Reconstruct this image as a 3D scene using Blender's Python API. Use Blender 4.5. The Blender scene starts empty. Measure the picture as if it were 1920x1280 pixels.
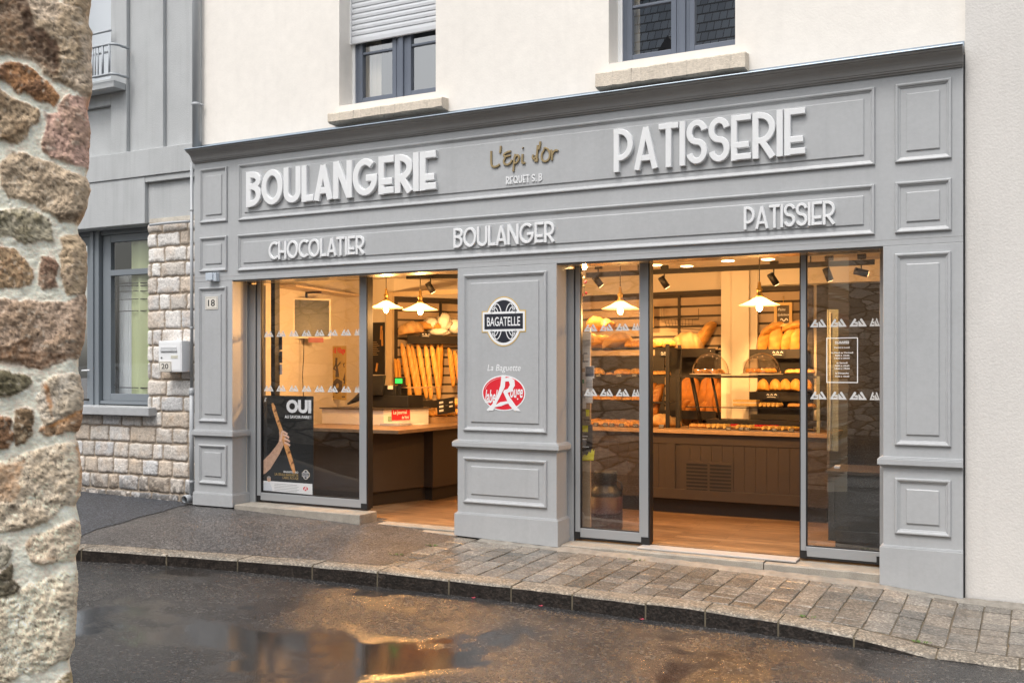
import bpy, bmesh, math, random
import numpy as np
from mathutils import Vector, Matrix
C = bpy.context.scene.collection
random.seed(7); rng = np.random.default_rng(7)
R = math.radians
# ---------------------------------------------------------------- camera, sky, sun, exposure
SCALE = 18.0
F_PX, HOR, CX = 1867.0, 687.0, 960.0          # focal length, horizon and centre of the 1920 px wide photograph
EYE = 1.557                                   # eye height over the shop floor
TH = math.atan(F_PX / 3608.0); CT, ST = math.cos(TH), math.sin(TH)
D = SCALE * ST                                # eye to shopfront plane
cam = bpy.data.cameras.new('camera'); camo = bpy.data.objects.new('camera', cam); C.objects.link(camo)
camo.location = (0, -D, EYE); camo.rotation_euler = (R(90), 0, TH)
cam.sensor_width = 36; cam.lens = 35.0; cam.shift_y = 47 / 1920.; cam.clip_end = 500; cam.clip_start = .05
bpy.context.scene.camera = camo
SUN_EL, SUN_AZ = 58, 190
w = bpy.data.worlds.new('World'); bpy.context.scene.world = w; w.use_nodes = True
nt = w.node_tree; bg = nt.nodes['Background']
sk = nt.nodes.new('ShaderNodeTexSky'); sk.sky_type = 'NISHITA'; sk.sun_disc = False
sk.sun_elevation = R(SUN_EL); sk.sun_rotation = R(SUN_AZ); sk.air_density = 1.5; sk.dust_density = 4.0
hs = nt.nodes.new('ShaderNodeHueSaturation'); hs.inputs['Saturation'].default_value = .34
nt.links.new(sk.outputs[0], hs.inputs['Color']); nt.links.new(hs.outputs[0], bg.inputs[0])
bg.inputs[1].default_value = .15
sl = bpy.data.lights.new('sun', 'SUN'); sl.energy = 1.0; sl.angle = R(20); sl.color = (1, .97, .93)
so = bpy.data.objects.new('sun', sl); C.objects.link(so)
az = R(SUN_AZ)                                # compass style: 0 = +Y, clockwise
sd = Vector((math.sin(az) * math.cos(R(SUN_EL)), math.cos(az) * math.cos(R(SUN_EL)), math.sin(R(SUN_EL))))
so.rotation_euler = sd.to_track_quat('Z', 'Y').to_euler(); so.location = (-4, -8, 14)
sc = bpy.context.scene
sc.view_settings.view_transform = 'Standard'; sc.view_settings.look = 'None'; sc.view_settings.gamma = 1
sc.view_settings.exposure = 0.58
sc.cycles.use_denoising = True
sc.cycles.max_bounces = 10; sc.cycles.transparent_max_bounces = 24; sc.cycles.glossy_bounces = 5; sc.cycles.diffuse_bounces = 4
sc.cycles.sample_clamp_indirect = 6; sc.cycles.caustics_reflective = False; sc.cycles.caustics_refractive = False

# ---------------------------------------------------------------- measuring: photo pixel -> point on a real plane
def ray(px, py):
    u = (px - CX) / F_PX; v = (HOR - py) / F_PX
    return Vector((u * CT - ST, u * ST + CT, v))
EYEP = Vector((0, -D, EYE))
def at(px, py, y=0.):
    r = ray(px, py); return EYEP + r * ((D + y) / r.y)
def ax(px, y=0.): return at(px, HOR, y).x
def az_(px, py, y=0.): return at(px, py, y).z
def atline(px, py, A, B):
    r = ray(px, py); dx, dy = B[0] - A[0], B[1] - A[1]; nx, ny = -dy, dx
    t = (nx * (A[0] - EYEP.x) + ny * (A[1] - EYEP.y)) / (nx * r.x + ny * r.y)
    return EYEP + r * t
def atz(px, py, z):
    r = ray(px, py); return EYEP + r * ((z - EYE) / r.z)

# ---------------------------------------------------------------- mesh helpers
WL = {}
def tag(o, label=None, cat=None, group=None, kind=None):
    if label: o['label'] = label
    if cat: o['category'] = cat
    if group: o['group'] = group
    if kind: o['kind'] = kind
    return o
def thing(name, label, cat, loc=(0, 0, 0), group=None):
    o = bpy.data.objects.new(name, None); C.objects.link(o); o.location = loc; o.empty_display_size = .1
    WL[o] = Vector(loc); return tag(o, label, cat, group)
class MB:
    def __init__(s): s.v = []; s.f = []; s.sm = []; s.c = None
    def add(s, v, f, smooth=False):
        n = len(s.v); s.v += [tuple(p) for p in v]; s.f += [tuple(i + n for i in q) for q in f]; s.sm += [smooth] * len(f); return s
    def box(s, x0, x1, y0, y1, z0, z1):
        x0, x1 = sorted((x0, x1)); y0, y1 = sorted((y0, y1)); z0, z1 = sorted((z0, z1))
        return s.add([(x0, y0, z0), (x1, y0, z0), (x1, y1, z0), (x0, y1, z0), (x0, y0, z1), (x1, y0, z1), (x1, y1, z1), (x0, y1, z1)],
                     [(0, 3, 2, 1), (4, 5, 6, 7), (0, 1, 5, 4), (1, 2, 6, 5), (2, 3, 7, 6), (3, 0, 4, 7)])
    def fbox(s, fr, a0, a1, b0, b1, d0, d1):
        a0, a1 = sorted((a0, a1)); b0, b1 = sorted((b0, b1)); d0, d1 = sorted((d0, d1))
        P = [fr(a, b, d) for d in (d0, d1) for a, b in ((a0, b0), (a1, b0), (a1, b1), (a0, b1))]
        return s.add(P, [(3, 2, 1, 0), (4, 5, 6, 7), (0, 1, 5, 4), (1, 2, 6, 5), (2, 3, 7, 6), (3, 0, 4, 7)])
    def prism(s, pts, lo, hi, fn):            # 2-D outline extruded between lo and hi, fn(a, b, d) -> point
        n = len(pts); v = [fn(a, b, lo) for a, b in pts] + [fn(a, b, hi) for a, b in pts]
        f = [tuple(range(n))[::-1], tuple(range(n, 2 * n))] + [(i, (i + 1) % n, n + (i + 1) % n, n + i) for i in range(n)]
        return s.add(v, f)
    def lathe(s, prof, c=(0, 0, 0), seg=20, smooth=True, cap=True):
        n = len(prof); v = []; f = []
        for j in range(seg):
            a = 2 * math.pi * j / seg
            for r, z in prof: v.append((c[0] + r * math.cos(a), c[1] + r * math.sin(a), c[2] + z))
        for j in range(seg):
            k = (j + 1) % seg
            for i in range(n - 1): f.append((j * n + i, k * n + i, k * n + i + 1, j * n + i + 1))
        if cap:
            if prof[0][0] > 1e-4: f.append(tuple(j * n for j in range(seg))[::-1])
            if prof[-1][0] > 1e-4: f.append(tuple(j * n + n - 1 for j in range(seg)))
        return s.add(v, f, smooth)
    def tube(s, pts, r, seg=8, smooth=True, closed=False):
        pts = [Vector(p) for p in pts]; n = len(pts); rings = []
        rr = r if isinstance(r, (list, tuple)) else [r] * n
        for i, p in enumerate(pts):
            t = (pts[(i + 1) % n] - pts[i - 1]) if closed else (pts[min(i + 1, n - 1)] - pts[max(i - 1, 0)])
            t.normalize(); up = Vector((0, 0, 1)) if abs(t.z) < .9 else Vector((1, 0, 0))
            a = t.cross(up).normalized(); b = a.cross(t).normalized()
            rings.append([p + (a * math.cos(2 * math.pi * k / seg) + b * math.sin(2 * math.pi * k / seg)) * rr[i] for k in range(seg)])
        v = [q for ring in rings for q in ring]; f = []
        for i in range(n if closed else n - 1):
            j = (i + 1) % n
            for k in range(seg): f.append((i * seg + k, i * seg + (k + 1) % seg, j * seg + (k + 1) % seg, j * seg + k))
        if not closed: f += [tuple(range(seg))[::-1], tuple(range((n - 1) * seg, n * seg))]
        return s.add(v, f, smooth)
    def build(s, name, mat, parent=None, loc=None, bevel=0., seg=2, local=False):
        me = bpy.data.meshes.new(name); o = bpy.data.objects.new(name, me); C.objects.link(o)
        if parent is not None:
            o.parent = parent; org = Vector((0, 0, 0)) if local else WL.get(parent, Vector((0, 0, 0))); WL[o] = org
        else:
            if local: org = Vector((0, 0, 0))
            else:
                if loc is None:
                    V = np.array(s.v); loc = ((V[:, 0].min() + V[:, 0].max()) / 2, (V[:, 1].min() + V[:, 1].max()) / 2, V[:, 2].min())
                org = Vector(loc); o.location = org
            WL[o] = org
        me.from_pydata([(p[0] - org.x, p[1] - org.y, p[2] - org.z) for p in s.v], [], s.f)
        me.polygons.foreach_set('use_smooth', s.sm); 
        if s.c is not None:
            at_ = me.attributes.new('Col', 'FLOAT_COLOR', 'POINT'); at_.data.foreach_set('color', np.asarray(s.c, dtype=np.float32).ravel())
        me.update()
        if mat is not None: me.materials.append(mat)
        if bevel:
            b = o.modifiers.new('b', 'BEVEL'); b.width = bevel; b.segments = seg; b.limit_method = 'ANGLE'; b.angle_limit = R(40)
        return o
def frame(o, ex, ez=(0, 0, 1), n=None):
    o, ex, ez = Vector(o), Vector(ex).normalized(), Vector(ez).normalized()
    n = Vector(n).normalized() if n is not None else ex.cross(ez).normalized()
    return lambda a, b, d=0.: o + ex * a + ez * b + n * d
FR = frame((0, 0, 0), (1, 0, 0), (0, 0, 1), (0, -1, 0))       # the shopfront plane: a = x, b = z, d = outwards
def frame_on(A, B):                                           # a vertical plane A -> B, facing the street side
    ex = Vector((B[0] - A[0], B[1] - A[1], 0)); return frame((A[0], A[1], 0), ex)
_T = {}
def text2d(s, bold=0., shear=0.):
    k = (s, bold, shear)
    if k not in _T:
        cu = bpy.data.curves.new('t', 'FONT'); cu.body = s; cu.resolution_u = 3; cu.offset = bold; cu.shear = shear
        o = bpy.data.objects.new('t', cu); C.objects.link(o)
        dg = bpy.context.evaluated_depsgraph_get(); dg.update()
        me = o.evaluated_get(dg).to_mesh()
        V = np.array([v.co[:2] for v in me.vertices]); Fc = [tuple(p.vertices) for p in me.polygons]
        o.evaluated_get(dg).to_mesh_clear(); bpy.data.objects.remove(o); bpy.data.curves.remove(cu)
        V[:, 0] -= V[:, 0].min(); _T[k] = (V, Fc)
    return _T[k]
def put_text(mb, fr, s, a0, a1, b0, b1, d, bold=0., shear=0., keep=True, align='c'):
    V, Fc = text2d(s, bold, shear); W = V[:, 0].max(); lo, hi = V[:, 1].min(), V[:, 1].max()
    sx = (a1 - a0) / W; sz = (b1 - b0) / (hi - lo)
    if keep:
        k = min(sx, sz); off = {'c': ((a1 - a0) - W * k) / 2, 'l': 0, 'r': (a1 - a0) - W * k}[align]; sx = sz = k
    else: off = 0
    mb.add([fr(a0 + off + x * sx, b0 + (y - lo) * sz, d) for x, y in V], Fc)
def arc(cx, cy, rx, ry, a0, a1, n=10):
    return [(cx + rx * math.cos(R(a0 + (a1 - a0) * i / n)), cy + ry * math.sin(R(a0 + (a1 - a0) * i / n))) for i in range(n + 1)]
def stroke(mb, fr, pts, hw, d0, t, closed=False, puff=True, thick=None):
    """a ribbon of half width hw along pts, standing t proud of d0, edges rounded over"""
    P = [Vector(p).to_2d() for p in pts]; n = len(P)
    prof = [(-1, 0), (-1, .78), (-.93, .92), (-.78, 1), (.78, 1), (.93, .92), (1, .78), (1, 0)] if puff else [(-1, 0), (-1, 1), (1, 1), (1, 0)]
    rings = []
    for i in range(n):
        if closed: a, b = P[i] - P[i - 1], P[(i + 1) % n] - P[i]
        else: a = P[i] - P[i - 1] if i else P[1] - P[0]; b = P[i + 1] - P[i] if i < n - 1 else a
        a = a.normalized(); b = b.normalized(); m = (a + b)
        m = m.normalized() if m.length > 1e-6 else a
        nn = Vector((-m.y, m.x)); cs = max(.35, nn.dot(Vector((-a.y, a.x))))
        rings.append([fr(P[i].x + nn.x * hw * k / cs, P[i].y + nn.y * hw * k / cs, d0 + t * q) for k, q in prof])
    m = len(prof); v = [p for r_ in rings for p in r_]; f = []
    for i in range(n if closed else n - 1):
        j = (i + 1) % n
        for k in range(m - 1): f.append((i * m + k, j * m + k, j * m + k + 1, i * m + k + 1))
    if not closed: f += [tuple(range(m)), tuple(range((n - 1) * m, n * m))[::-1]]
    mb.add(v, f)

# ---------------------------------------------------------------- materials
MATS = {}
def mat(name, col=(.5, .5, .5), rough=.5, metal=0., var=0., vscale=6., bump=0., bscale=60., emit=None, estr=0., spec=.5, var2=0., v2scale=40., attr=False, coat=0., agg=0., ascale=90., streak=0.):
    m = bpy.data.materials.new(name); m.use_nodes = True; nt = m.node_tree; N = nt.nodes; L = nt.links
    b = N['Principled BSDF']; b.inputs['Base Color'].default_value = (*col, 1); b.inputs['Roughness'].default_value = rough
    b.inputs['Metallic'].default_value = metal; b.inputs['Specular IOR Level'].default_value = spec; b.inputs['Coat Weight'].default_value = coat
    tc = N.new('ShaderNodeTexCoord'); src = None
    if attr:
        a = N.new('ShaderNodeAttribute'); a.attribute_name = 'Col'; src = a.outputs['Color']
    for vv, sc_, dt in ((var, vscale, 4), (var2, v2scale, 3)):
        if vv:
            n = N.new('ShaderNodeTexNoise'); n.inputs['Scale'].default_value = sc_; n.inputs['Detail'].default_value = dt; n.inputs['Roughness'].default_value = .6
            L.new(tc.outputs['Object'], n.inputs['Vector'])
            mr = N.new('ShaderNodeMapRange'); mr.inputs[1].default_value = .3; mr.inputs[2].default_value = .7; mr.inputs[3].default_value = 1 - vv; mr.inputs[4].default_value = 1 + vv
            L.new(n.outputs[0], mr.inputs[0])
            mx = N.new('ShaderNodeMix'); mx.data_type = 'RGBA'; mx.blend_type = 'MULTIPLY'; mx.inputs[0].default_value = 1
            if src is None: mx.inputs[6].default_value = (*col, 1)
            else: L.new(src, mx.inputs[6])
            L.new(mr.outputs[0], mx.inputs[7]); src = mx.outputs[2]
    if streak:                                 # faint vertical rain marks
        mp = N.new('ShaderNodeMapping'); mp.inputs['Scale'].default_value = (9, 9, .45); L.new(tc.outputs['Object'], mp.inputs[0]); n = N.new('ShaderNodeTexNoise'); n.inputs['Scale'].default_value = 1; n.inputs['Detail'].default_value = 5; n.inputs['Roughness'].default_value = .7; L.new(mp.outputs[0], n.inputs['Vector'])
        mr = N.new('ShaderNodeMapRange'); mr.inputs[1].default_value = .5; mr.inputs[2].default_value = .72; mr.inputs[3].default_value = 1; mr.inputs[4].default_value = 1 - streak; L.new(n.outputs[0], mr.inputs[0])
        mx = N.new('ShaderNodeMix'); mx.data_type = 'RGBA'; mx.blend_type = 'MULTIPLY'; mx.inputs[0].default_value = 1
        if src is None: mx.inputs[6].default_value = (*col, 1)
        else: L.new(src, mx.inputs[6])
        L.new(mr.outputs[0], mx.inputs[7]); src = mx.outputs[2]
    if agg:                                    # grains: each cell its own tone
        vo = N.new('ShaderNodeTexVoronoi'); vo.inputs['Scale'].default_value = ascale; L.new(tc.outputs['Object'], vo.inputs['Vector']); sp = N.new('ShaderNodeSeparateColor'); L.new(vo.outputs['Color'], sp.inputs[0])
        cr = N.new('ShaderNodeValToRGB'); cr.color_ramp.elements[0].color = (*[1 - agg] * 3, 1); cr.color_ramp.elements[1].color = (*[1 + agg * 2.2] * 3, 1); e = cr.color_ramp.elements.new(.62); e.color = (1, 1, 1, 1); L.new(sp.outputs[0], cr.inputs[0])
        mx = N.new('ShaderNodeMix'); mx.data_type = 'RGBA'; mx.blend_type = 'MULTIPLY'; mx.inputs[0].default_value = 1
        if src is None: mx.inputs[6].default_value = (*col, 1)
        else: L.new(src, mx.inputs[6])
        L.new(cr.outputs[0], mx.inputs[7]); src = mx.outputs[2]
    if src is not None: L.new(src, b.inputs['Base Color'])
    if bump:
        n = N.new('ShaderNodeTexNoise'); n.inputs['Scale'].default_value = bscale; n.inputs['Detail'].default_value = 5
        L.new(tc.outputs['Object'], n.inputs['Vector'])
        bp = N.new('ShaderNodeBump'); bp.inputs['Strength'].default_value = bump; bp.inputs['Distance'].default_value = .01
        L.new(n.outputs[0], bp.inputs['Height']); L.new(bp.outputs[0], b.inputs['Normal'])
    if emit: b.inputs['Emission Color'].default_value = (*emit, 1); b.inputs['Emission Strength'].default_value = estr
    MATS[name] = m; return m
def glassmat(name, ior=1.5, tint=(1, 1, 1), rough=0.):
    m = bpy.data.materials.new(name); m.use_nodes = True; N = m.node_tree.nodes; L = m.node_tree.links
    N.remove(N['Principled BSDF']); out = N['Material Output']
    t = N.new('ShaderNodeBsdfTransparent'); t.inputs[0].default_value = (*tint, 1)
    g = N.new('ShaderNodeBsdfGlossy'); g.inputs['Roughness'].default_value = rough
    f = N.new('ShaderNodeFresnel'); f.inputs[0].default_value = ior
    ge = N.new('ShaderNodeNewGeometry'); iv = N.new('ShaderNodeMath'); iv.operation = 'SUBTRACT'; iv.inputs[0].default_value = 1; L.new(ge.outputs['Backfacing'], iv.inputs[1]); ml = N.new('ShaderNodeMath'); ml.operation = 'MULTIPLY'; L.new(f.outputs[0], ml.inputs[0]); L.new(iv.outputs[0], ml.inputs[1])   # the sheet mirrors once, on its outer face
    mx = N.new('ShaderNodeMixShader'); L.new(ml.outputs[0], mx.inputs[0]); L.new(t.outputs[0], mx.inputs[1]); L.new(g.outputs[0], mx.inputs[2]); L.new(mx.outputs[0], out.inputs[0])
    return m
def L2(h):                                     # sRGB hex -> linear
    h = h.lstrip('#'); c = [int(h[i:i + 2], 16) / 255 for i in (0, 2, 4)]
    return tuple(x / 12.92 if x <= .04045 else ((x + .055) / 1.055) ** 2.4 for x in c)
M_paint = mat('grey_paint', (.424, .434, .444), .40, streak=.05, var=.04, vscale=2.2, bump=.10, bscale=45, var2=.03, v2scale=26)
M_paint2 = mat('grey_render', (.46, .475, .482), .75, streak=.12, var=.06, vscale=2.5, bump=.35, bscale=120)
M_cornice = mat('shaded_cornice_paint', (.31, .305, .30), .65, var=.05, vscale=5)  # grey paint darkened to carry the shade on the cornice underside
M_zinc = mat('zinc', (.36, .42, .48), .35, metal=.6, var=.12, vscale=5)
M_white = mat('white_acrylic', (.76, .77, .78), .35, var=.03, vscale=7)
M_gold = mat('gold_metal', (.33, .25, .13), .45, metal=.4)
M_alu = mat('grey_aluminium', (.36, .375, .39), .38, metal=.25)
M_black = mat('black_rubber', (.012, .012, .013), .5)
M_blackm = mat('black_metal', (.010, .009, .009), .5)
M_glass = glassmat('window_glass', 3.9)
M_glass_ground = glassmat('ground_floor_glass', 1.9)
M_glass_thin = glassmat('shop_glass', 2.2); M_glass_door = glassmat('door_glass', 3.3)
M_bluef = mat('blue_grey_frame', (.115, .135, .175), .4)
M_slateframe = mat('slate_grey_frame', (.20, .225, .25), .4)
M_plastic_w = mat('white_plastic', (.84, .85, .86), .35)
M_pvc = mat('shutter_pvc', (.62, .64, .67), .5, var=.03)
M_sill = mat('weathered_sill', (.56, .52, .45), .85, var=.18, vscale=4, bump=.5, bscale=80, var2=.12, v2scale=30)
M_pipe = mat('painted_pipe', (.42, .44, .46), .4)
M_ink = mat('black_ink', (.015, .015, .018), .5)
M_decal_w = mat('white_vinyl', (.82, .83, .84), .5)
M_red = mat('red_vinyl', (.72, .02, .035), .45)
M_yellow = mat('yellow_print', (.80, .72, .02), .5)
M_gold_v = mat('gold_vinyl', (.62, .42, .12), .5)
M_navy = mat('navy_vinyl', (.018, .02, .03), .45)
M_frost = mat('frosted_vinyl', (.60, .61, .61), .6)
M_paper = mat('paper', (.75, .74, .72), .6)
# ================================================================ THE SETTING: road, kerb, pavement
def interp(T, x):
    if x <= T[0][0]: (a, b), (c, d) = T[0], T[1]
    elif x >= T[-1][0]: (a, b), (c, d) = T[-2], T[-1]
    else:
        for (a, b), (c, d) in zip(T, T[1:]):
            if x <= c: break
    return b + (d - b) * (x - a) / (c - a)
ZF = [(-30, .3), (-9, .012), (-8.4, .0), (-7.7, .005), (-5.0, -.075), (-3.9, -.1), (-1.0, -.16), (-.4, -.213), (4, -.26), (20, -.6)]
KY = [(-14, -6.2), (-11, -4.2), (-9, -2.95), (-8.2, -2.54), (-7.478, -2.226), (-6.70, -1.907), (-6.04, -1.737), (-5.32, -1.628), (-4.71, -1.557), (-4.09, -1.48), (-3.56, -1.42), (-3.03, -1.415), (-2.5, -1.40), (-2.04, -1.37), (-1.52, -1.37), (-1.02, -1.385), (-.51, -1.43), (0, -1.42), (1.5, -1.4), (6, -1.4), (12, -1.4)]
KT = [(-14, .2), (-9, .0), (-7.43, -.05), (-6.7, -.092), (-6.02, -.108), (-5.32, -.106), (-4.71, -.110), (-4.08, -.132), (-3.55, -.146), (-3.04, -.150), (-2.5, -.157), (-2.03, -.165), (-1.52, -.187), (-1.02, -.226), (-.51, -.283), (0, -.290), (12, -.5)]
def zroad(x): return -.165 - .034 * (x + 7.4) + .0021 * (x + 7.4) ** 2 if x < 0.6 else -.3028 - .012 * (x - .6)
def ky(x): return interp(KY, x)
def kt(x): return max(interp(KT, x), zroad(x) + .012)
def pave(x, y):
    k = ky(x); t = min(1, max(0, y / k)) if y < 0 else 0
    return interp(ZF, x) * (1 - t) + kt(x) * t
# --- road: dark wet asphalt with puddles
def road_material():
    m = bpy.data.materials.new('wet_asphalt'); m.use_nodes = True; nt = m.node_tree; N = nt.nodes; L = nt.links; b = N['Principled BSDF']
    tc = N.new('ShaderNodeTexCoord')
    def noise(sc_, det=3, rough=.55, dist=0.):
        n = N.new('ShaderNodeTexNoise'); n.inputs['Scale'].default_value = sc_; n.inputs['Detail'].default_value = det; n.inputs['Roughness'].default_value = rough; n.inputs['Distortion'].default_value = dist
        L.new(tc.outputs['Object'], n.inputs['Vector']); return n.outputs[0]
    def ramp(src, a, b_, lo=0., hi=1.):
        r = N.new('ShaderNodeMapRange'); r.interpolation_type = 'SMOOTHSTEP'; r.inputs[1].default_value = a; r.inputs[2].default_value = b_; r.inputs[3].default_value = lo; r.inputs[4].default_value = hi
        L.new(src, r.inputs[0]); return r.outputs[0]
    def math_(op, a, b_):
        q = N.new('ShaderNodeMath'); q.operation = op
        for i, s_ in enumerate((a, b_)):
            if isinstance(s_, (int, float)): q.inputs[i].default_value = s_
            else: L.new(s_, q.inputs[i])
        return q.outputs[0]
    def vor(sc_):
        n = N.new('ShaderNodeTexVoronoi'); n.inputs['Scale'].default_value = sc_; L.new(tc.outputs['Object'], n.inputs['Vector']); sp = N.new('ShaderNodeSeparateColor'); L.new(n.outputs['Color'], sp.inputs[0]); return n.outputs['Distance'], sp.outputs[0]
    d1, k1 = vor(95); d2, k2 = vor(60); grit = noise(70, 4, .75)
    big = math_('ADD', noise(.75, 5, .6, .5), math_('MULTIPLY', math_('SUBTRACT', grit, .5), .20))
    puddle = ramp(big, .50, .64)
    damp = ramp(noise(1.3, 4, .6), .35, .65)
    agg = ramp(k1, .0, 1., .55, 1.3); light = math_('MULTIPLY', ramp(k2, .88, .92), .26)
    c1 = N.new('ShaderNodeMix'); c1.data_type = 'RGBA'; c1.inputs[6].default_value = (.029, .029, .030, 1); c1.inputs[7].default_value = (.052, .050, .049, 1); L.new(damp, c1.inputs[0])
    ca = N.new('ShaderNodeMix'); ca.data_type = 'RGBA'; ca.blend_type = 'MULTIPLY'; ca.inputs[0].default_value = 1; L.new(c1.outputs[2], ca.inputs[6]); L.new(agg, ca.inputs[7])
    c2 = N.new('ShaderNodeMix'); c2.data_type = 'RGBA'; L.new(ca.outputs[2], c2.inputs[6]); c2.inputs[7].default_value = (.30, .27, .245, 1); L.new(light, c2.inputs[0])
    c3 = N.new('ShaderNodeMix'); c3.data_type = 'RGBA'; L.new(c2.outputs[2], c3.inputs[6]); c3.inputs[7].default_value = (.028, .025, .023, 1); L.new(math_('MULTIPLY', puddle, .7), c3.inputs[0])
    L.new(c3.outputs[2], b.inputs['Base Color'])
    L.new(math_('ADD', math_('MULTIPLY', math_('SUBTRACT', 1, puddle), math_('ADD', .12, math_('MULTIPLY', k2, .10))), .075), b.inputs['Roughness'])
    b.inputs['Specular IOR Level'].default_value = .70
    bp = N.new('ShaderNodeBump'); bp.inputs['Distance'].default_value = .008
    L.new(math_('ADD', math_('MULTIPLY', d1, -1.3), math_('ADD', math_('MULTIPLY', d2, -.6), math_('MULTIPLY', grit, .5))), bp.inputs['Height'])
    L.new(math_('MULTIPLY', math_('SUBTRACT', 1, math_('MULTIPLY', puddle, .96)), .42), bp.inputs['Strength']); L.new(bp.outputs[0], b.inputs['Normal'])
    return m
M_road = road_material()
mb = MB(); xs = np.concatenate([np.linspace(-30, -10, 9), np.linspace(-9.5, 2, 60), np.linspace(3, 30, 8)]); ts = [0, .12, .3, .55, .8, 1]
v = [(x, ky(x) * (1 - t) + .03 * (1 - t) - 40 * t, zroad(x) + .035 * math.sin(math.pi * min(1, (t * 38) / 5))) for x in xs for t in ts]; n = len(ts)
mb.add(v, [(i * n + j, i * n + j + 1, (i + 1) * n + j + 1, (i + 1) * n + j) for i in range(len(xs) - 1) for j in range(n - 1)], True)
tag(mb.build('road', M_road, local=True), kind='structure')
mb = MB(); mb.add([(-200, -200, -1.2), (200, -200, -1.2), (200, 200, -1.2), (-200, 200, -1.2)], [(0, 1, 2, 3)])
tag(mb.build('ground', mat('far_ground', (.08, .075, .07), .8), local=True), kind='structure')
# --- kerb stones
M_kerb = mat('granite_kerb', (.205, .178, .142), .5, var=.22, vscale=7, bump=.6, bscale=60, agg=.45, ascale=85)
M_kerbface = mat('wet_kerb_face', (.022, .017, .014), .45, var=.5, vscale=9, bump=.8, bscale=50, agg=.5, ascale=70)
joints = [-8.1, -7.43, ax(313, -1.9), ax(446, -1.73), ax(586, -1.62), ax(708, -1.55), ax(841, -1.48), ax(958, -1.42), ax(1073, -1.41), ax(1210, -1.4), ax(1322, -1.37), ax(1459, -1.37), ax(1601, -1.385), ax(1755, -1.43), ax(1912, -1.42), .75, 1.45, 2.2]
joints = [-11.0, -10.4, -9.7, -8.9] + joints
KW = .21
mb = MB(); mf = MB(); mj = MB()
for a, b in zip(joints, joints[1:]):
    a2, b2 = a + .006, b - .006; xs = np.linspace(a2, b2, 5); dz = random.uniform(-.003, .003)
    top = []
    for x in xs:
        y = ky(x); z = kt(x) + dz
        top.append([(x, y + KW, z + .004), (x, y + .02, z + random.uniform(-.002, .002)), (x, y + .004, z - .012 - random.uniform(0, .008)), (x, y, zroad(x) - .05)])
    v = [p for r_ in top for p in r_]
    mb.add(v, [(i * 4 + j, i * 4 + j + 1, i * 4 + j + 5, i * 4 + j + 4) for i in range(4) for j in range(2)], True)
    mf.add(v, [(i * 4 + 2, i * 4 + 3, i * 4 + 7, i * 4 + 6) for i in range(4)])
    mb.add([top[0][0], top[0][1], top[0][2], top[0][3], (a2, ky(a2) + KW, zroad(a2) - .05)], [(0, 1, 2, 3, 4)])
    mb.add([top[-1][0], top[-1][1], top[-1][2], top[-1][3], (b2, ky(b2) + KW, zroad(b2) - .05)], [(4, 3, 2, 1, 0)])
    mj.add([(b - .007, ky(b) + .004, zroad(b) - .03), (b + .007, ky(b) + .004, zroad(b) - .03), (b + .007, ky(b) + .004, kt(b) - .006), (b - .007, ky(b) + .004, kt(b) - .006), (b - .007, ky(b) + KW, kt(b) - .002), (b + .007, ky(b) + KW, kt(b) - .002)], [(0, 1, 2, 3), (3, 2, 5, 4)])
k = tag(mb.build('kerb', M_kerb, local=True), kind='structure')
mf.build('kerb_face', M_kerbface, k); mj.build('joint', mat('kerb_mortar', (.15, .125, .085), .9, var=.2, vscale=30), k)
# --- pavement: asphalt on the left, granite setts on the right
M_asph = mat('pavement_asphalt', (.082, .078, .076), .32, var=.2, vscale=2.2, bump=1., bscale=70, agg=.75, ascale=80)
M_asph2 = mat('fresh_asphalt', (.050, .055, .065), .42, var=.15, vscale=3, bump=1., bscale=70, agg=.8, ascale=80)
def sheet(x0, x1, dz, nx=40, ny=14, y0=.45, y1=None, cut=None):
    v = []; 
    for i in range(nx + 1):
        for j in range(ny + 1):
            x = x0 + (x1 - x0) * i / nx; yk = ky(x) + KW - .01; y = y0 + (yk - y0) * j / ny; v.append((x, y, pave(x, y) + dz))
    return v, [(i * (ny + 1) + j, (i * (ny + 1)) + j + 1, (i + 1) * (ny + 1) + j + 1, (i + 1) * (ny + 1) + j) for i in range(nx) for j in range(ny)]
mb = MB(); v, f = sheet(-30, -4.78, 0, nx=120); mb.add(v, f, True); pv = tag(mb.build('pavement', M_asph, local=True), kind='structure')
mb = MB(); v = []; nr = 24
def xb(y): return -8.40 + (y - .014) * -.255 if y > -2 else -7.90 - (y + 1.8) * .3
for j in range(nr + 1):
    for i in range(13):
        t = j / nr; y = .3 + t * (ky(-8.2) + KW - .31); x1 = xb(y) + .02 * math.sin(y * 9); x = x1 - (i / 12) ** 1.5 * 20; y_ = .3 + t * (ky(x) + KW - .32)
        v.append((x, y_, pave(x, y_) + .005))
mb.add(v, [(j * 13 + i, j * 13 + i + 1, (j + 1) * 13 + i + 1, (j + 1) * 13 + i) for j in range(nr) for i in range(12)], True)
mb.build('asphalt_patch', M_asph2, pv)
mb = MB(); v, f = sheet(-4.80, 14, -.009, nx=90, ny=10); mb.add(v, f, True)
mb.build('mortar_bed', mat('sett_mortar', (.13, .105, .07), .85, var=.35, vscale=9, bump=.6, bscale=120), pv)
def sett_material():
    m = mat('granite_setts', (.2, .18, .15), .27, attr=True, var=.22, vscale=7, bump=.25, bscale=48, agg=.30, ascale=75); m.node_tree.nodes['Principled BSDF'].inputs['Specular IOR Level'].default_value = .6; return m
mb = MB(); cols = []
x = -4.86
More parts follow.
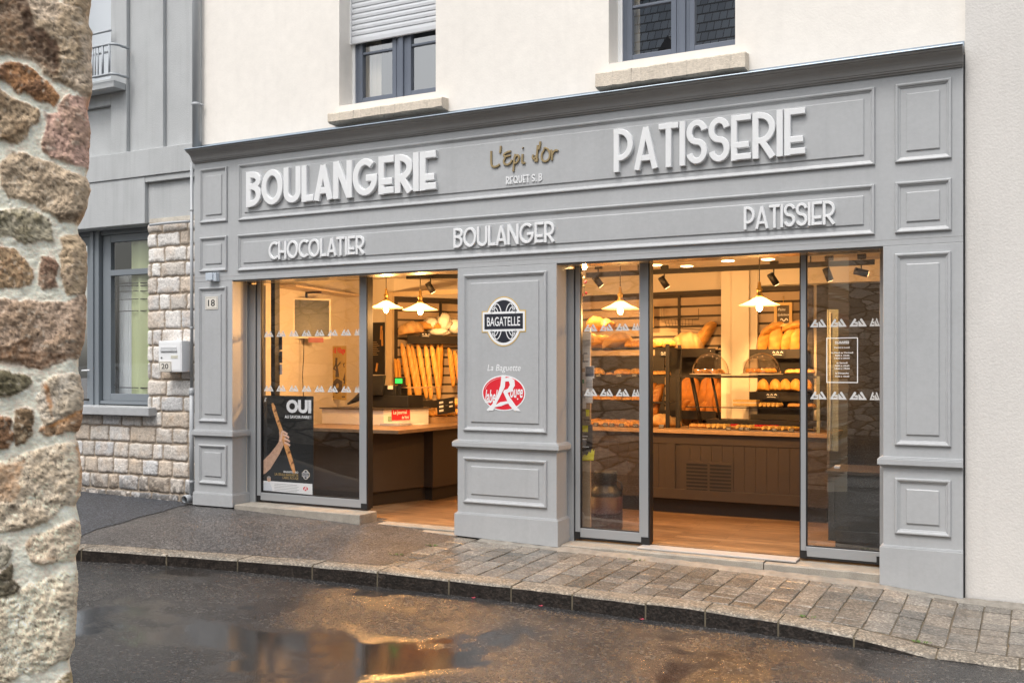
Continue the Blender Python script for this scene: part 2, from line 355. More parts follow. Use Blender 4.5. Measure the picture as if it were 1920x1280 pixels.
while x < 7:
    wcol = random.uniform(.165, .205); y = -.075 + random.uniform(-.02, .02) if x > -4.6 else -.02; skew = .035
    while True:
        ln = random.choice([.13, .16, .19, .23, .28]) * random.uniform(.92, 1.08); yend = ky(x) + KW + .008
        if y - ln < yend + .09: ln = y - yend
        g = random.uniform(.003, .0065); x0, x1, y0, y1 = x + g, x + wcol - g, y - ln + g + .001, y - g - .001
        if y1 - y0 < .03: break
        dz = random.uniform(-.0025, .003); tl = random.uniform(-.006, .006); inn = .006
        sk_ = lambda xx, yy: xx + skew * (yy + .7) * .4
        def P(xx, yy, d): return (sk_(xx, yy), yy, pave(xx, yy) + dz + d + tl * (xx - x0))
        j = lambda: random.uniform(-.003, .003)
        outer = [(x0 + j(), y0 + j()), (x1 + j(), y0 + j()), (x1 + j(), y1 + j()), (x0 + j(), y1 + j())]; inner = [(x0 + inn, y0 + inn), (x1 - inn, y0 + inn), (x1 - inn, y1 - inn), (x0 + inn, y1 - inn)]
        V = [P(a, b, -.02) for a, b in outer] + [P(a, b, -.0025) for a, b in outer] + [P(a, b, .001) for a, b in inner]
        mb.add(V, [(0, 1, 5, 4), (1, 2, 6, 5), (2, 3, 7, 6), (3, 0, 4, 7), (4, 5, 9, 8), (5, 6, 10, 9), (6, 7, 11, 10), (7, 4, 8, 11), (8, 9, 10, 11)])
        warm = random.random(); base = np.array([.215, .190, .158]) * random.uniform(.66, 1.18) * (1 - .15 * warm) + np.array([.014, .002, -.008]) * random.uniform(-.6, 1.)
        cols += [(*np.clip(base, .02, 1), 1)] * 12
        y -= ln
        if y <= yend + .02: break
    x += wcol
mb.c = cols
mb.build('setts', sett_material(), pv)
# cement fillet along the foot of the shopfront and a few leaves of weed
mb = MB(); v = []
for i in range(81):
    x = -4.6 + 5.6 * i / 80; h = .012 + .010 * random.random()
    v += [(x, .03, pave(x, 0) + h), (x, -.045 - .03 * random.random(), pave(x, 0) + h * .7), (x, -.10 - .02 * random.random(), pave(x, -.1) - .004)]
mb.add(v, [(i * 3 + j, i * 3 + j + 1, i * 3 + j + 4, i * 3 + j + 3) for i in range(80) for j in range(2)], True)
mb.build('cement_fillet', mat('cement', (.27, .245, .21), .7, var=.25, vscale=12, bump=.6, bscale=90), pv)
M_weed = mat('weed_leaf', (.07, .13, .025), .6)
mb = MB()
for wx, wy in ((-1.36, -1.17), (-.63, -1.23), (-4.9, -.98), (-4.83, -.5), (-3.0, -.12)):
    for q in range(14):
        a = random.uniform(0, 6.3); r_ = random.uniform(.01, .05); L_ = random.uniform(.012, .03); p = Vector((wx + r_ * math.cos(a) * 1.5, wy + r_ * math.sin(a) * .4, pave(wx, wy)))
        d = Vector((math.cos(a), math.sin(a), 0)) * L_; s_ = Vector((-d.y, d.x, 0)) * .35
        mb.add([p, p + d * .5 + s_ + Vector((0, 0, .010)), p + d + Vector((0, 0, .014)), p + d * .5 - s_ + Vector((0, 0, .010))], [(0, 1, 2, 3)])
tag(mb.build('weeds', M_weed, local=True), kind='stuff', label='small green weeds in the joints of the stone paving', cat='weeds')
# petals lying in the gutter
for i, (px, py) in enumerate(((887, 1118), (1013, 1137), (1202, 1167))):
    p = at(px, py, ky(ax(px, -1.42)) - .02); p.z = zroad(p.x) + .004
    mb = MB(); mb.add([p + Vector((math.cos(a) * .018 * (1 + .4 * math.sin(3 * a)), math.sin(a) * .012, .003 + .004 * math.sin(2 * a))) for a in [k * .628 for k in range(10)]], [tuple(range(10))])
    mb.add([p + Vector((.004 + math.cos(a) * .01, math.sin(a) * .012, .006 + .004 * math.sin(2 * a))) for a in [k * .628 for k in range(10)]], [tuple(range(10))])
    tag(mb.build('petal', MATS.setdefault('petal', mat('pink_petal', (.6, .1, .14), .5))), ['pink petal in the gutter below the central pillar', 'pink petal in the gutter below the left sliding door', 'pink petal in the gutter below the open doorway'][i], 'petal', 'petals in the gutter')

# ================================================================ noise and relief walls
def vnoise(x, y, seed=0):
    xi = np.floor(x).astype(np.int64); yi = np.floor(y).astype(np.int64); fx = x - xi; fy = y - yi; fx = fx * fx * (3 - 2 * fx); fy = fy * fy * (3 - 2 * fy)
    def h(a, b):
        n = (a * 374761393 + b * 668265263 + seed * 974634777) & 0xffffffff; n = ((n ^ (n >> 13)) * 1274126177) & 0xffffffff; return ((n ^ (n >> 16)) & 0xffff) / 65535.
    return (h(xi, yi) * (1 - fx) + h(xi + 1, yi) * fx) * (1 - fy) + (h(xi, yi + 1) * (1 - fx) + h(xi + 1, yi + 1) * fx) * fy
def fbm(x, y, seed=0, o=4, g=.5):
    s = 0; a = 1; t = 0
    for i in range(o): s = s + a * vnoise(x * 2 ** i, y * 2 ** i, seed + i); t += a; a *= g
    return s / t - .5
def polysdf(px, py, poly):
    P = np.array(poly, float); d = np.full(px.shape, 1e9); ins = np.zeros(px.shape, bool); n = len(P)
    for i in range(n):
        a, b = P[i], P[(i + 1) % n]; e = b - a; wx = px - a[0]; wy = py - a[1]; t = np.clip((wx * e[0] + wy * e[1]) / (e @ e + 1e-9), 0, 1)
        d = np.minimum(d, np.hypot(wx - t * e[0], wy - t * e[1]))
        c = ((a[1] > py) != (b[1] > py)); xc = a[0] + (py - a[1]) * e[0] / (e[1] if abs(e[1]) > 1e-9 else 1e-9); ins ^= c & (px < xc)
    return np.where(ins, d, -d)
def sm(a, b, x): t = np.clip((x - a) / (b - a), 0, 1); return t * t * (3 - 2 * t)
def srgb(c): c = np.asarray(c, float) / 255; return np.where(c <= .04045, c / 12.92, ((c + .055) / 1.055) ** 2.4)
def rubble_material(name, scale, base=(.50, .44, .365)):
    m = bpy.data.materials.new(name); m.use_nodes = True; nt = m.node_tree; N = nt.nodes; L = nt.links; b = N['Principled BSDF']; b.inputs['Roughness'].default_value = .85
    tc = N.new('ShaderNodeTexCoord'); mp = N.new('ShaderNodeMapping'); mp.inputs['Scale'].default_value = (scale, scale, scale * 2.9); L.new(tc.outputs['Object'], mp.inputs[0])
    nz = N.new('ShaderNodeTexNoise'); nz.inputs['Scale'].default_value = 1.6; L.new(mp.outputs[0], nz.inputs['Vector'])
    ad = N.new('ShaderNodeMix'); ad.data_type = 'VECTOR'; ad.inputs[0].default_value = .30; L.new(mp.outputs[0], ad.inputs[4]); L.new(nz.outputs['Color'], ad.inputs[5])
    v1 = N.new('ShaderNodeTexVoronoi'); v1.feature = 'DISTANCE_TO_EDGE'; v1.inputs['Scale'].default_value = 1; L.new(ad.outputs[1], v1.inputs['Vector'])
    v2 = N.new('ShaderNodeTexVoronoi'); v2.inputs['Scale'].default_value = 1; L.new(ad.outputs[1], v2.inputs['Vector'])
    r = N.new('ShaderNodeMapRange'); r.interpolation_type = 'SMOOTHSTEP'; r.inputs[1].default_value = -.01; r.inputs[2].default_value = .085; L.new(v1.outputs[0], r.inputs[0])
    hs_ = N.new('ShaderNodeMix'); hs_.data_type = 'RGBA'; hs_.inputs[6].default_value = (*[c * .55 for c in base], 1); hs_.inputs[7].default_value = (*[c * 1.5 for c in base], 1)
    sp = N.new('ShaderNodeSeparateColor'); L.new(v2.outputs['Color'], sp.inputs[0]); L.new(sp.outputs[0], hs_.inputs[0])
    n2 = N.new('ShaderNodeTexNoise'); n2.inputs['Scale'].default_value = 5; n2.inputs['Detail'].default_value = 6; n2.inputs['Roughness'].default_value = .7; L.new(mp.outputs[0], n2.inputs['Vector']); nr = N.new('ShaderNodeMapRange'); nr.inputs[1].default_value = .3; nr.inputs[2].default_value = .7; nr.inputs[3].default_value = .5; nr.inputs[4].default_value = 1.35; L.new(n2.outputs[0], nr.inputs[0])
    nm = N.new('ShaderNodeMix'); nm.data_type = 'RGBA'; nm.blend_type = 'MULTIPLY'; nm.inputs[0].default_value = 1; L.new(hs_.outputs[2], nm.inputs[6]); L.new(nr.outputs[0], nm.inputs[7])
    mx = N.new('ShaderNodeMix'); mx.data_type = 'RGBA'; mx.inputs[6].default_value = (.17, .145, .12, 1); L.new(nm.outputs[2], mx.inputs[7]); L.new(r.outputs[0], mx.inputs[0]); L.new(mx.outputs[2], b.inputs['Base Color'])
    bp = N.new('ShaderNodeBump'); bp.inputs['Strength'].default_value = .9; bp.inputs['Distance'].default_value = .05; L.new(r.outputs[0], bp.inputs['Height']); L.new(bp.outputs[0], b.inputs['Normal'])
    return m
M_rubble = rubble_material('rubble_stone', 2.2)
# --- the rubble stone corner close to the viewer (stones traced from the photograph onto the wall's own plane)
def stone_corner():
    u = (157 - CX) / F_PX; Zc = 2.75; C0 = EYEP + ray(157, HOR) * Zc; C0.z = 0
    nrm = Vector((.80, -.60, 0)); fdir = Vector((-.60, -.80, 0)); fdir.normalize(); back = -nrm      # fdir: along the face, away from the corner
    ST_ = [  # outline, main colour, second colour
        ([(-60, -60), (98, -20), (108, 5), (128, 14), (150, 22), (160, 32), (166, 45), (178, 58), (182, 80), (182, 150), (180, 172), (163, 180), (150, 170), (138, 165), (120, 155), (100, 148), (90, 140), (80, 128), (66, 115), (50, 104), (35, 104), (20, 102), (10, 100), (-10, 96), (-60, 90)], (176, 154, 128), (150, 128, 98)),
        ([(118, -60), (185, -60), (180, 15), (168, 28), (158, 22), (150, 12), (135, 8), (122, 3)], (168, 144, 112), (140, 116, 84)),
        ([(-40, 128), (10, 122), (32, 120), (45, 124), (62, 135), (80, 150), (95, 162), (107, 180), (103, 197), (90, 188), (78, 190), (62, 180), (48, 170), (35, 172), (20, 158), (5, 150), (-40, 140)], (156, 106, 54), (108, 72, 40)),
        ([(-60, 165), (0, 170), (20, 185), (40, 196), (60, 203), (70, 207), (72, 218), (70, 228), (55, 238), (48, 255), (32, 268), (20, 265), (8, 258), (-10, 258), (-60, 262)], (164, 138, 104), (120, 96, 66)),
        ([(122, 188), (130, 182), (150, 182), (175, 190), (180, 205), (180, 305), (168, 316), (150, 308), (130, 302), (113, 296), (97, 294), (95, 288), (83, 282), (81, 268), (83, 255), (88, 235), (92, 215), (108, 215), (112, 200)], (182, 142, 122), (150, 118, 96)),
        ([(2, 318), (8, 302), (25, 289), (48, 289), (65, 297), (75, 304), (88, 306), (105, 312), (122, 322), (140, 325), (155, 332), (172, 340), (185, 352), (180, 368), (174, 385), (168, 400), (156, 412), (140, 416), (115, 412), (110, 405), (98, 400), (90, 396), (75, 388), (55, 378), (35, 370), (18, 368), (10, 355), (3, 345)], (178, 154, 122), (152, 130, 102)),
        ([(-60, 395), (0, 398), (40, 393), (62, 400), (72, 403), (88, 412), (93, 430), (98, 450), (80, 450), (60, 453), (48, 453), (35, 446), (25, 440), (15, 438), (5, 440), (-60, 425)], (152, 142, 116), (122, 112, 84)),
        ([(-60, 462), (10, 465), (22, 468), (38, 480), (50, 495), (56, 507), (60, 520), (55, 530), (45, 535), (25, 535), (0, 537), (-60, 535)], (160, 128, 88), (126, 92, 56)),
        ([(80, 485), (92, 483), (102, 488), (107, 498), (104, 512), (100, 525), (103, 538), (80, 540), (76, 530), (77, 512), (76, 495)], (148, 118, 92), (112, 80, 58)),
        ([(118, 448), (125, 442), (145, 442), (158, 450), (172, 463), (178, 480), (176, 515), (172, 545), (150, 550), (135, 550), (124, 548), (120, 535), (117, 515), (116, 480)], (170, 144, 108), (140, 118, 92)),
        ([(-60, 560), (10, 563), (25, 565), (40, 570), (55, 565), (80, 568), (100, 568), (125, 570), (145, 560), (155, 553), (178, 560), (178, 600), (174, 630), (164, 648), (152, 662), (140, 668), (125, 671), (115, 678), (105, 680), (97, 677), (90, 685), (78, 690), (65, 686), (50, 686), (40, 675), (25, 676), (10, 672), (-60, 675)], (168, 140, 114), (146, 118, 90)),
        ([(-60, 700), (15, 697), (22, 703), (40, 703), (55, 708), (60, 717), (50, 725), (40, 730), (30, 735), (18, 740), (-60, 740)], (122, 112, 82), (82, 74, 48)),
        ([(95, 712), (110, 705), (130, 703), (150, 706), (168, 725), (172, 745), (172, 762), (140, 771), (125, 777), (110, 787), (92, 797), (85, 796), (80, 780), (73, 765), (70, 748), (78, 735), (82, 720)], (186, 172, 152), (166, 148, 122)),
        ([(92, 800), (110, 789), (130, 779), (172, 765), (172, 790), (160, 805), (130, 808), (110, 810), (85, 813), (75, 808), (78, 803)], (172, 136, 96), (146, 106, 66)),
        ([(-60, 785), (15, 782), (20, 790), (15, 800), (24, 815), (14, 838), (-60, 842)], (142, 100, 58), (110, 76, 44)),
        ([(30, 772), (45, 765), (60, 768), (58, 790), (55, 815), (45, 830), (30, 832), (28, 810), (30, 790)], (156, 136, 104), (108, 84, 54)),
        ([(-60, 872), (0, 872), (15, 866), (35, 855), (60, 850), (85, 842), (110, 835), (146, 830), (162, 845), (166, 870), (168, 910), (164, 930), (146, 944), (125, 945), (110, 950), (102, 963), (85, 975), (60, 985), (40, 988), (20, 992), (-10, 998), (-60, 1000)], (182, 164, 138), (166, 146, 118)),
        ([(52, 1020), (58, 1008), (75, 1003), (115, 985), (140, 975), (164, 985), (168, 1005), (164, 1025), (146, 1045), (125, 1050), (105, 1052), (80, 1055), (60, 1050), (55, 1040)], (184, 164, 136), (168, 146, 120)),
        ([(-60, 1025), (10, 1022), (20, 1030), (15, 1045), (5, 1060), (-60, 1065)], (150, 142, 122), (120, 112, 92)),
        ([(-60, 1085), (10, 1070), (20, 1058), (22, 1068), (20, 1085), (33, 1100), (28, 1112), (10, 1125), (-60, 1135)], (120, 112, 90), (84, 74, 54)),
        ([(-60, 1140), (20, 1120), (60, 1095), (90, 1085), (120, 1075), (162, 1070), (162, 1100), (158, 1150), (155, 1200), (140, 1225), (110, 1238), (80, 1255), (45, 1262), (10, 1275), (-60, 1285)], (194, 178, 150), (176, 158, 130)),
        ([(108, 1282), (125, 1264), (136, 1262), (152, 1280), (152, 1380), (100, 1380)], (160, 140, 90), (120, 104, 70)),
        ([(-60, 1320), (60, 1300), (90, 1310), (90, 1400), (-60, 1420)], (170, 150, 120), (150, 128, 98)),
        ([(-60, 1450), (60, 1440), (150, 1430), (155, 1560), (40, 1570), (-60, 1580)], (170, 150, 120), (150, 128, 98)),
        ([(-60, 1610), (50, 1600), (150, 1590), (155, 1720), (40, 1740), (-60, 1740)], (160, 140, 110), (140, 118, 88))]
    STAIN = [([(-60, -60), (45, -20), (52, 0), (58, 15), (60, 35), (66, 52), (80, 55), (90, 62), (95, 73), (108, 75), (110, 90), (113, 110), (113, 130), (108, 142), (100, 147), (85, 130), (70, 118), (50, 104), (25, 100), (-60, 92)], (104, 76, 52), .92),
             ([(24, -40), (48, -20), (52, 0), (58, 18), (60, 34), (66, 54), (80, 55), (95, 73), (108, 77), (110, 110), (111, 130), (100, 132), (84, 112), (62, 92), (46, 62), (34, 22)], (58, 38, 28), .8),
             ([(138, 70), (148, 75), (155, 95), (152, 102), (143, 92)], (92, 74, 54), .7), ([(110, 145), (140, 152), (150, 168), (132, 163), (112, 156)], (110, 92, 66), .8),
             ([(98, 400), (112, 400), (142, 400), (150, 406), (140, 416), (115, 413)], (74, 58, 42), .9), ([(-60, 650), (20, 648), (50, 632), (62, 640), (60, 655), (95, 660), (115, 662), (145, 660), (140, 668), (97, 677), (78, 692), (50, 688), (-60, 678)], (112, 80, 52), .85),
             ([(86, 718), (92, 720), (97, 745), (97, 785), (90, 765), (80, 725)], (164, 114, 70), .9), ([(92, 799), (110, 787), (130, 777), (160, 765), (160, 770), (130, 783), (100, 802)], (176, 118, 58), .9),
             ([(-60, 880), (20, 868), (50, 860), (34, 905), (38, 925), (20, 940), (-60, 945)], (178, 138, 102), .8), ([(18, 948), (30, 942), (36, 952), (28, 962), (16, 956)], (82, 70, 56), .9),
             ([(141, 832), (150, 842), (152, 900), (142, 932), (146, 880)], (186, 134, 86), .8), ([(26, 800), (34, 798), (33, 830), (45, 833), (30, 836), (24, 826)], (72, 54, 36), .9),
             ([(82, 210), (94, 214), (92, 240), (82, 264), (80, 250), (88, 236)], (84, 62, 60), .9), ([(0, 250), (18, 252), (30, 262), (24, 270), (0, 262)], (88, 66, 40), .8), ([(92, 668), (112, 662), (118, 672), (104, 682), (96, 678)], (84, 60, 42), .9), ([(50, 1012), (60, 1014), (60, 1026), (52, 1024)], (120, 86, 56), .8), ([(88, 1040), (104, 1042), (104, 1050), (90, 1048)], (128, 96, 66), .8),
             ([(5, 1075), (20, 1060), (21, 1080), (10, 1090)], (70, 60, 44), .8), ([(12, 995), (40, 985), (55, 980), (50, 990), (20, 998)], (84, 72, 56), .8), ([(88, 974), (88, 968), (82, 978), (66, 984), (64, 980)], (90, 78, 62), .8)]
    EDGE = [(-400, 170), (0, 171), (18, 170), (28, 163.5), (34, 164), (45, 168), (55, 172), (80, 172.5), (150, 173), (170, 171), (177, 166), (183, 161), (195, 160), (203, 163), (210, 166), (235, 168), (300, 167.5), (312, 167), (320, 163), (330, 163), (340, 168), (352, 169.5), (365, 166), (385, 163), (395, 157), (401, 151), (413, 146), (425, 147), (440, 149), (447, 155), (455, 160), (465, 162.5), (480, 163.5), (520, 162), (545, 159), (560, 161), (600, 161), (640, 157), (650, 152), (665, 149), (690, 147.5), (720, 151), (740, 155), (765, 155.5), (790, 152), (800, 149), (815, 143.5), (825, 144), (832, 147.5), (845, 150), (880, 152.5), (910, 153), (930, 149.5), (945, 142), (952, 143), (960, 147), (980, 151), (1005, 152.5), (1020, 150.5), (1038, 144), (1047, 140), (1053, 141), (1062, 145.5), (1075, 147), (1110, 144), (1150, 141.5), (1190, 140), (1215, 138.5), (1228, 133), (1240, 128), (1250, 129), (1262, 133), (1275, 136), (1400, 137), (1900, 137)]
    ez, ex_ = np.array([e[0] for e in EDGE], float), np.array([e[1] for e in EDGE], float)
    zb, zt = -.35, 3.69; nz = 1120; zs = np.linspace(zt, zb, nz)
    cs = np.concatenate([np.linspace(1.44, .40, 130)[:-1], np.linspace(.40, .035, 125)]); rad = .035; angs = np.linspace(0, 90, 12)[1:]
    ncol = len(cs) + len(angs) + 3; V = np.zeros((nz, ncol, 3)); Nn = np.zeros((nz, ncol, 3)); S = np.zeros((nz, ncol)); 
    f2 = np.array(fdir); n2 = np.array(nrm); c0 = np.array(C0)
    def proj(P):
        q = P - np.array(EYEP); Xc = q[..., 0] * CT + q[..., 1] * ST; Zc_ = -q[..., 0] * ST + q[..., 1] * CT
        return CX + F_PX * Xc / Zc_, HOR - F_PX * q[..., 2] / Zc_
    # depth of the corner edge is fixed, so a pixel row maps straight to z there
    Zedge = (c0 - np.array(EYEP))[0] * -ST + (c0 - np.array(EYEP))[1] * CT
    pyrow = HOR - F_PX * (zs - EYE) / Zedge; epx = np.interp(pyrow, ez, ex_)
    def s_of(px):                                   # distance along fdir at which the face shows pixel column px
        k = (px - CX) / F_PX; q = c0 - np.array(EYEP); X0 = q[0] * CT + q[1] * ST; Z0 = -q[0] * ST + q[1] * CT; fx = f2[0] * CT + f2[1] * ST; fz = -f2[0] * ST + f2[1] * CT
        return (k * Z0 - X0) / (fx - k * fz)
    se = s_of(epx)
    for i in range(nz):
        j = 0
        for c in cs: V[i, j] = c0 + f2 * (se[i] * min(1, max(0, (.4 - c) / .3 + .1)) + c); Nn[i, j] = n2; j += 1
        for a in angs:
            sa, ca = math.sin(R(a)), math.cos(R(a)); V[i, j] = c0 + f2 * (se[i] + rad * (1 - sa)) - n2 * rad * (1 - ca); Nn[i, j] = n2 * ca - f2 * sa; j += 1
        for q in (.06, .15, .3): V[i, j] = c0 + f2 * se[i] - n2 * (rad + q); Nn[i, j] = -f2; j += 1
    V[:, :, 2] = zs[:, None]
    px, py = proj(V); px[:, len(cs):] = np.minimum(px[:, len(cs):], 400)
    px[:, len(cs) + len(angs):] = px[:, [len(cs) + len(angs) - 1]] + np.array([0., 0, 0])
    wx = px + 9 * fbm(px / 16, py / 16, 3) + 4 * fbm(px / 5, py / 5, 8); wy = py + 9 * fbm(px / 16, py / 16, 5) + 4 * fbm(px / 5, py / 5, 9)
    tt = np.arctan2(1, 1) * 0
    H = 8 * fbm(px / 30, py / 30, 11) + 5 * fbm(px / 8, py / 5, 12) + 3 * fbm(px / 2.6, py / 2.6, 13); H = H - 2
    mort = srgb((224, 210, 193))[None, None] * (1 + .22 * fbm(px / 20, py / 14, 14)[..., None] + .40 * fbm(px / 3.4, py / 2.2, 15)[..., None])
    col = mort.copy(); inside = np.full(px.shape, -1e9); top = np.zeros(px.shape)
    rs = np.random.default_rng(21); auto = []; y = -840.
    TONES = [((176, 154, 128), (150, 128, 98)), ((168, 140, 114), (146, 118, 90)), ((186, 172, 152), (166, 148, 122)), ((160, 128, 88), (126, 92, 56)), ((152, 142, 116), (122, 112, 84)), ((178, 148, 130), (150, 122, 102))]
    while y < 1900:                                # more stones of the same kind further along the wall and above
        hh = rs.uniform(60, 150); x = 175. if y + hh < -75 else -88.
        while x > -1150:
            ww = hh * rs.uniform(1.0, 2.4); g = rs.uniform(9, 16); n_ = 11; cx_, cy_ = x - ww / 2, y + hh / 2 + rs.uniform(-8, 8); P_ = []
            for q in range(n_):
                a = 2 * math.pi * q / n_; sx_ = abs(math.cos(a)) ** .55 * math.copysign(1, math.cos(a)); sy_ = abs(math.sin(a)) ** .55 * math.copysign(1, math.sin(a)); f_ = rs.uniform(.84, 1.04); P_.append((cx_ + sx_ * (ww / 2 - g) * f_, cy_ + sy_ * (hh / 2 - g) * f_))
            t_ = TONES[rs.integers(6)]; auto.append((P_, t_[0], t_[1])); x -= ww
        y += hh
    ST_ = [([(p_[0] - (30 + 23 * (k % 3) if p_[0] < -30 else 0), p_[1]) for p_ in s_[0]], s_[1], s_[2]) for k, s_ in enumerate(ST_)]
    PX_, PY_, WX_, WY_, H_all, C_all = px, py, wx, wy, H, col
    for k, (poly, c1, c2) in enumerate(auto + ST_):
        A_p = np.array(poly); bb = (PX_ > A_p[:, 0].min() - 22) & (PX_ < A_p[:, 0].max() + 22) & (PY_ > A_p[:, 1].min() - 22) & (PY_ < A_p[:, 1].max() + 22)
        if k < len(auto) and A_p[:, 1].max() > -75: bb &= PX_ < -92
        if not bb.any(): continue
        px, py, wx, wy, H, col = PX_[bb], PY_[bb], WX_[bb], WY_[bb], H_all[bb], C_all[bb]
        d = polysdf(wx, wy, poly) + 4.0; m = sm(-1.2, 2.4, d)
        grain = fbm(px / 24, py / 24, 20 + k); fine = fbm(px / 6, py / 6, 50 + k, 4, .65); vf = fbm(px / 2.2, py / 2.2, 80 + k, 2); tilt = (vnoise(np.array([k * 1.7]), np.array([3.3]), 5)[0] - .5)
        h = 6 * (1 - np.exp(-np.maximum(d, 0) / 4)) + 22 * grain + 6 * fine + 2.2 * vf + np.abs(fbm(px / 13, py / 13, 130 + k)) * -16 + 3
        H = H * (1 - m) + h * m
        mixc = sm(-.12, .16, grain + .5 * fine)[..., None]; cc = srgb(c1)[None] * (1 - mixc) + srgb(c2)[None] * mixc
        pit = sm(.14, .27, fbm(px / 5, py / 5, 160 + k, 3)); cc = cc * (1.08 + 1.0 * fine[..., None] + 1.1 * vf[..., None]) * (1 - .55 * pit[..., None]); H -= 2.2 * pit * m
        lt = sm(.12, .30, fbm(px / 9, py / 9, 190 + k, 4))[..., None]; cc = cc * (1 - .5 * lt) + srgb((206, 190, 166))[None] * .5 * lt; lum = cc.mean(-1, keepdims=True); cc = (cc * .76 + lum * .24) * (1.28 if A_p[:, 1].min() > 825 and A_p[:, 0].max() > 60 else 1.10)
        col = col * (1 - m[..., None]) + cc * m[..., None]
        H_all[bb] = H; C_all[bb] = col
    px, py, wx, wy, H, col = PX_, PY_, WX_, WY_, H_all, C_all
    for poly, c, a in STAIN:
        d = polysdf(wx, wy, poly); m = (sm(-3, 4, d) * a * (.75 + .8 * fbm(px / 6, py / 6, 99)))[..., None]; m = np.clip(m, 0, 1); g = (1 + .9 * fbm(px / 5, py / 5, 97, 4, .6) + .5 * fbm(px / 14, py / 14, 98))[..., None]
        col = col * (1 - m) + srgb(c)[None, None] * g * m
    fade = np.ones((1, ncol)); fade[0, len(cs):] = np.linspace(.75, .3, ncol - len(cs))
    V = V + Nn * (H * fade * .00085)[..., None]
    col = np.clip(col * 1.30, .01, .86)
    # plain block behind it
    t = thing('stone_wall', 'rough fieldstone wall corner with pale mortar close to the viewer', 'stone wall', tuple(C0))
    mb = MB(); idx = np.arange(nz * ncol).reshape(nz, ncol); mb.v = [tuple(p) for p in V.reshape(-1, 3)]
    mb.f = [(int(idx[i, j]), int(idx[i + 1, j]), int(idx[i + 1, j + 1]), int(idx[i, j + 1])) for i in range(nz - 1) for j in range(ncol - 1)]; mb.sm = [True] * len(mb.f)
    mb.c = np.concatenate([col.reshape(-1, 3), np.ones((nz * ncol, 1))], 1)
    m = mat('fieldstone', (.4, .35, .3), .9, attr=True, bump=.2, bscale=220, var=.10, vscale=170)
    mb.build('rubble_face', m, t)
    mb = MB(); fd = Vector(fdir); A = C0 + fd * .07 - nrm * .03; B = C0 + fd * 1.45 - nrm * .03; Cc = Vector((-15, B.y, 0)); Dd = Vector((-15, A.y, 0))
    mb.prism([(A.x, A.y), (B.x, B.y), (Cc.x, Cc.y), (Dd.x, Dd.y)][::-1], -.4, 3.7, lambda a, b, d: (a, b, d))
    mb.build('wall_body', M_rubble, t)
    mb = MB(); mb.prism([(A.x + .06, A.y + .06), (B.x + .06, B.y - .06), (-15, B.y - .06), (-15, A.y + .06)][::-1], 3.7, 3.82, lambda a, b, d: (a, b, d)); mb.build('coping', mat('coping_stone', (.3, .27, .22), .85, var=.2), t)
stone_corner()
# --- the stone house at the back of the lane, seen mirrored in the shop glass
M_slate = None
def slate_mat():
    m = mat('roof_slate', (.10, .115, .135), .45, var=.12, vscale=8); nt = m.node_tree; N = nt.nodes; L = nt.links; b = N['Principled BSDF']
    tc = N.new('ShaderNodeTexCoord'); br = N.new('ShaderNodeTexBrick'); br.inputs['Scale'].default_value = 1; br.inputs['Brick Width'].default_value = .24; br.inputs['Row Height'].default_value = .125; br.inputs['Mortar Size'].default_value = .012
    br.inputs['Color1'].default_value = (.30, .345, .40, 1); br.inputs['Color2'].default_value = (.19, .225, .27, 1); br.inputs['Mortar'].default_value = (.02, .022, .026, 1)
    mp = N.new('ShaderNodeMapping'); L.new(tc.outputs['Object'], mp.inputs[0]); mp.inputs['Rotation'].default_value = (R(-48), 0, 0); L.new(mp.outputs[0], br.inputs['Vector']); L.new(br.outputs[0], b.inputs['Base Color'])
    bp = N.new('ShaderNodeBump'); bp.inputs['Strength'].default_value = .6; bp.inputs['Distance'].default_value = .02; bp.invert = True; L.new(br.outputs['Fac'], bp.inputs['Height']); L.new(bp.outputs[0], b.inputs['Normal'])
    return m
M_slate = slate_mat()
t = thing('stone_house', 'stone house with a slate roof across the lane, mirrored in the shop glass', 'house', (-6, -22, -.3))
hx0, hx1, hy0, hy1, he, hr = -15.0, 2.5, -19.0, -25.5, 8.0, 13.7
mb = MB(); mb.box(hx0, hx1, hy1, hy0, -.6, he); ym = (hy0 + hy1) / 2
for x in (hx0, hx1): mb.add([(x, hy0, he), (x, hy1, he), (x, ym, hr - .2)], [(0, 1, 2) if x < 0 else (0, 2, 1)])
mb.build('wall', rubble_material('coursed_rubble', 3.0), t)
mb = MB(); dx = .25
for s_ in (1, -1):
    e = Vector((0, (hy0 - ym + .3) * s_, he - .35 - hr)); u0 = Vector((hx0 - dx, ym, hr)); u1 = Vector((hx1 + dx, ym, hr)); up = Vector((0, 0, .1))
    mb.add([u0, u1, u1 + e, u0 + e, u0 - up, u1 - up, u1 + e - up, u0 + e - up], [(0, 1, 2, 3), (7, 6, 5, 4), (3, 2, 6, 7), (0, 3, 7, 4), (1, 5, 6, 2)])
rf = mb.build('roof', M_slate, t)
mb = MB(); mb.tube([(hx0 - .2 + .45 * k, ym, hr + .03 + .05 * (k % 2)) for k in range(40)], .13, 8); mb.build('ridge', mat('ridge_tile', (.28, .25, .23), .7), rf)
mb = MB(); mb.box(-10.2, -8.9, -21.6, -19.6, 8.4, 10.0); mb.prism([(-10.5, 10.0), (-8.6, 10.0), (-9.5, 11.4)], -22.0, -19.4, lambda a, b, d: (a, d, b)); mb.build('dormer', mat('dark_dormer', (.02, .022, .026), .6), rf)
for wx in (-12, -7.5, -3): mb = MB(); mb.box(wx, wx + 1.1, hy0 - .02, hy0 + .05, 4.6, 6.2); mb.build('window', MATS.setdefault('dark_window', mat('dark_window', (.02, .024, .03), .1)), t)
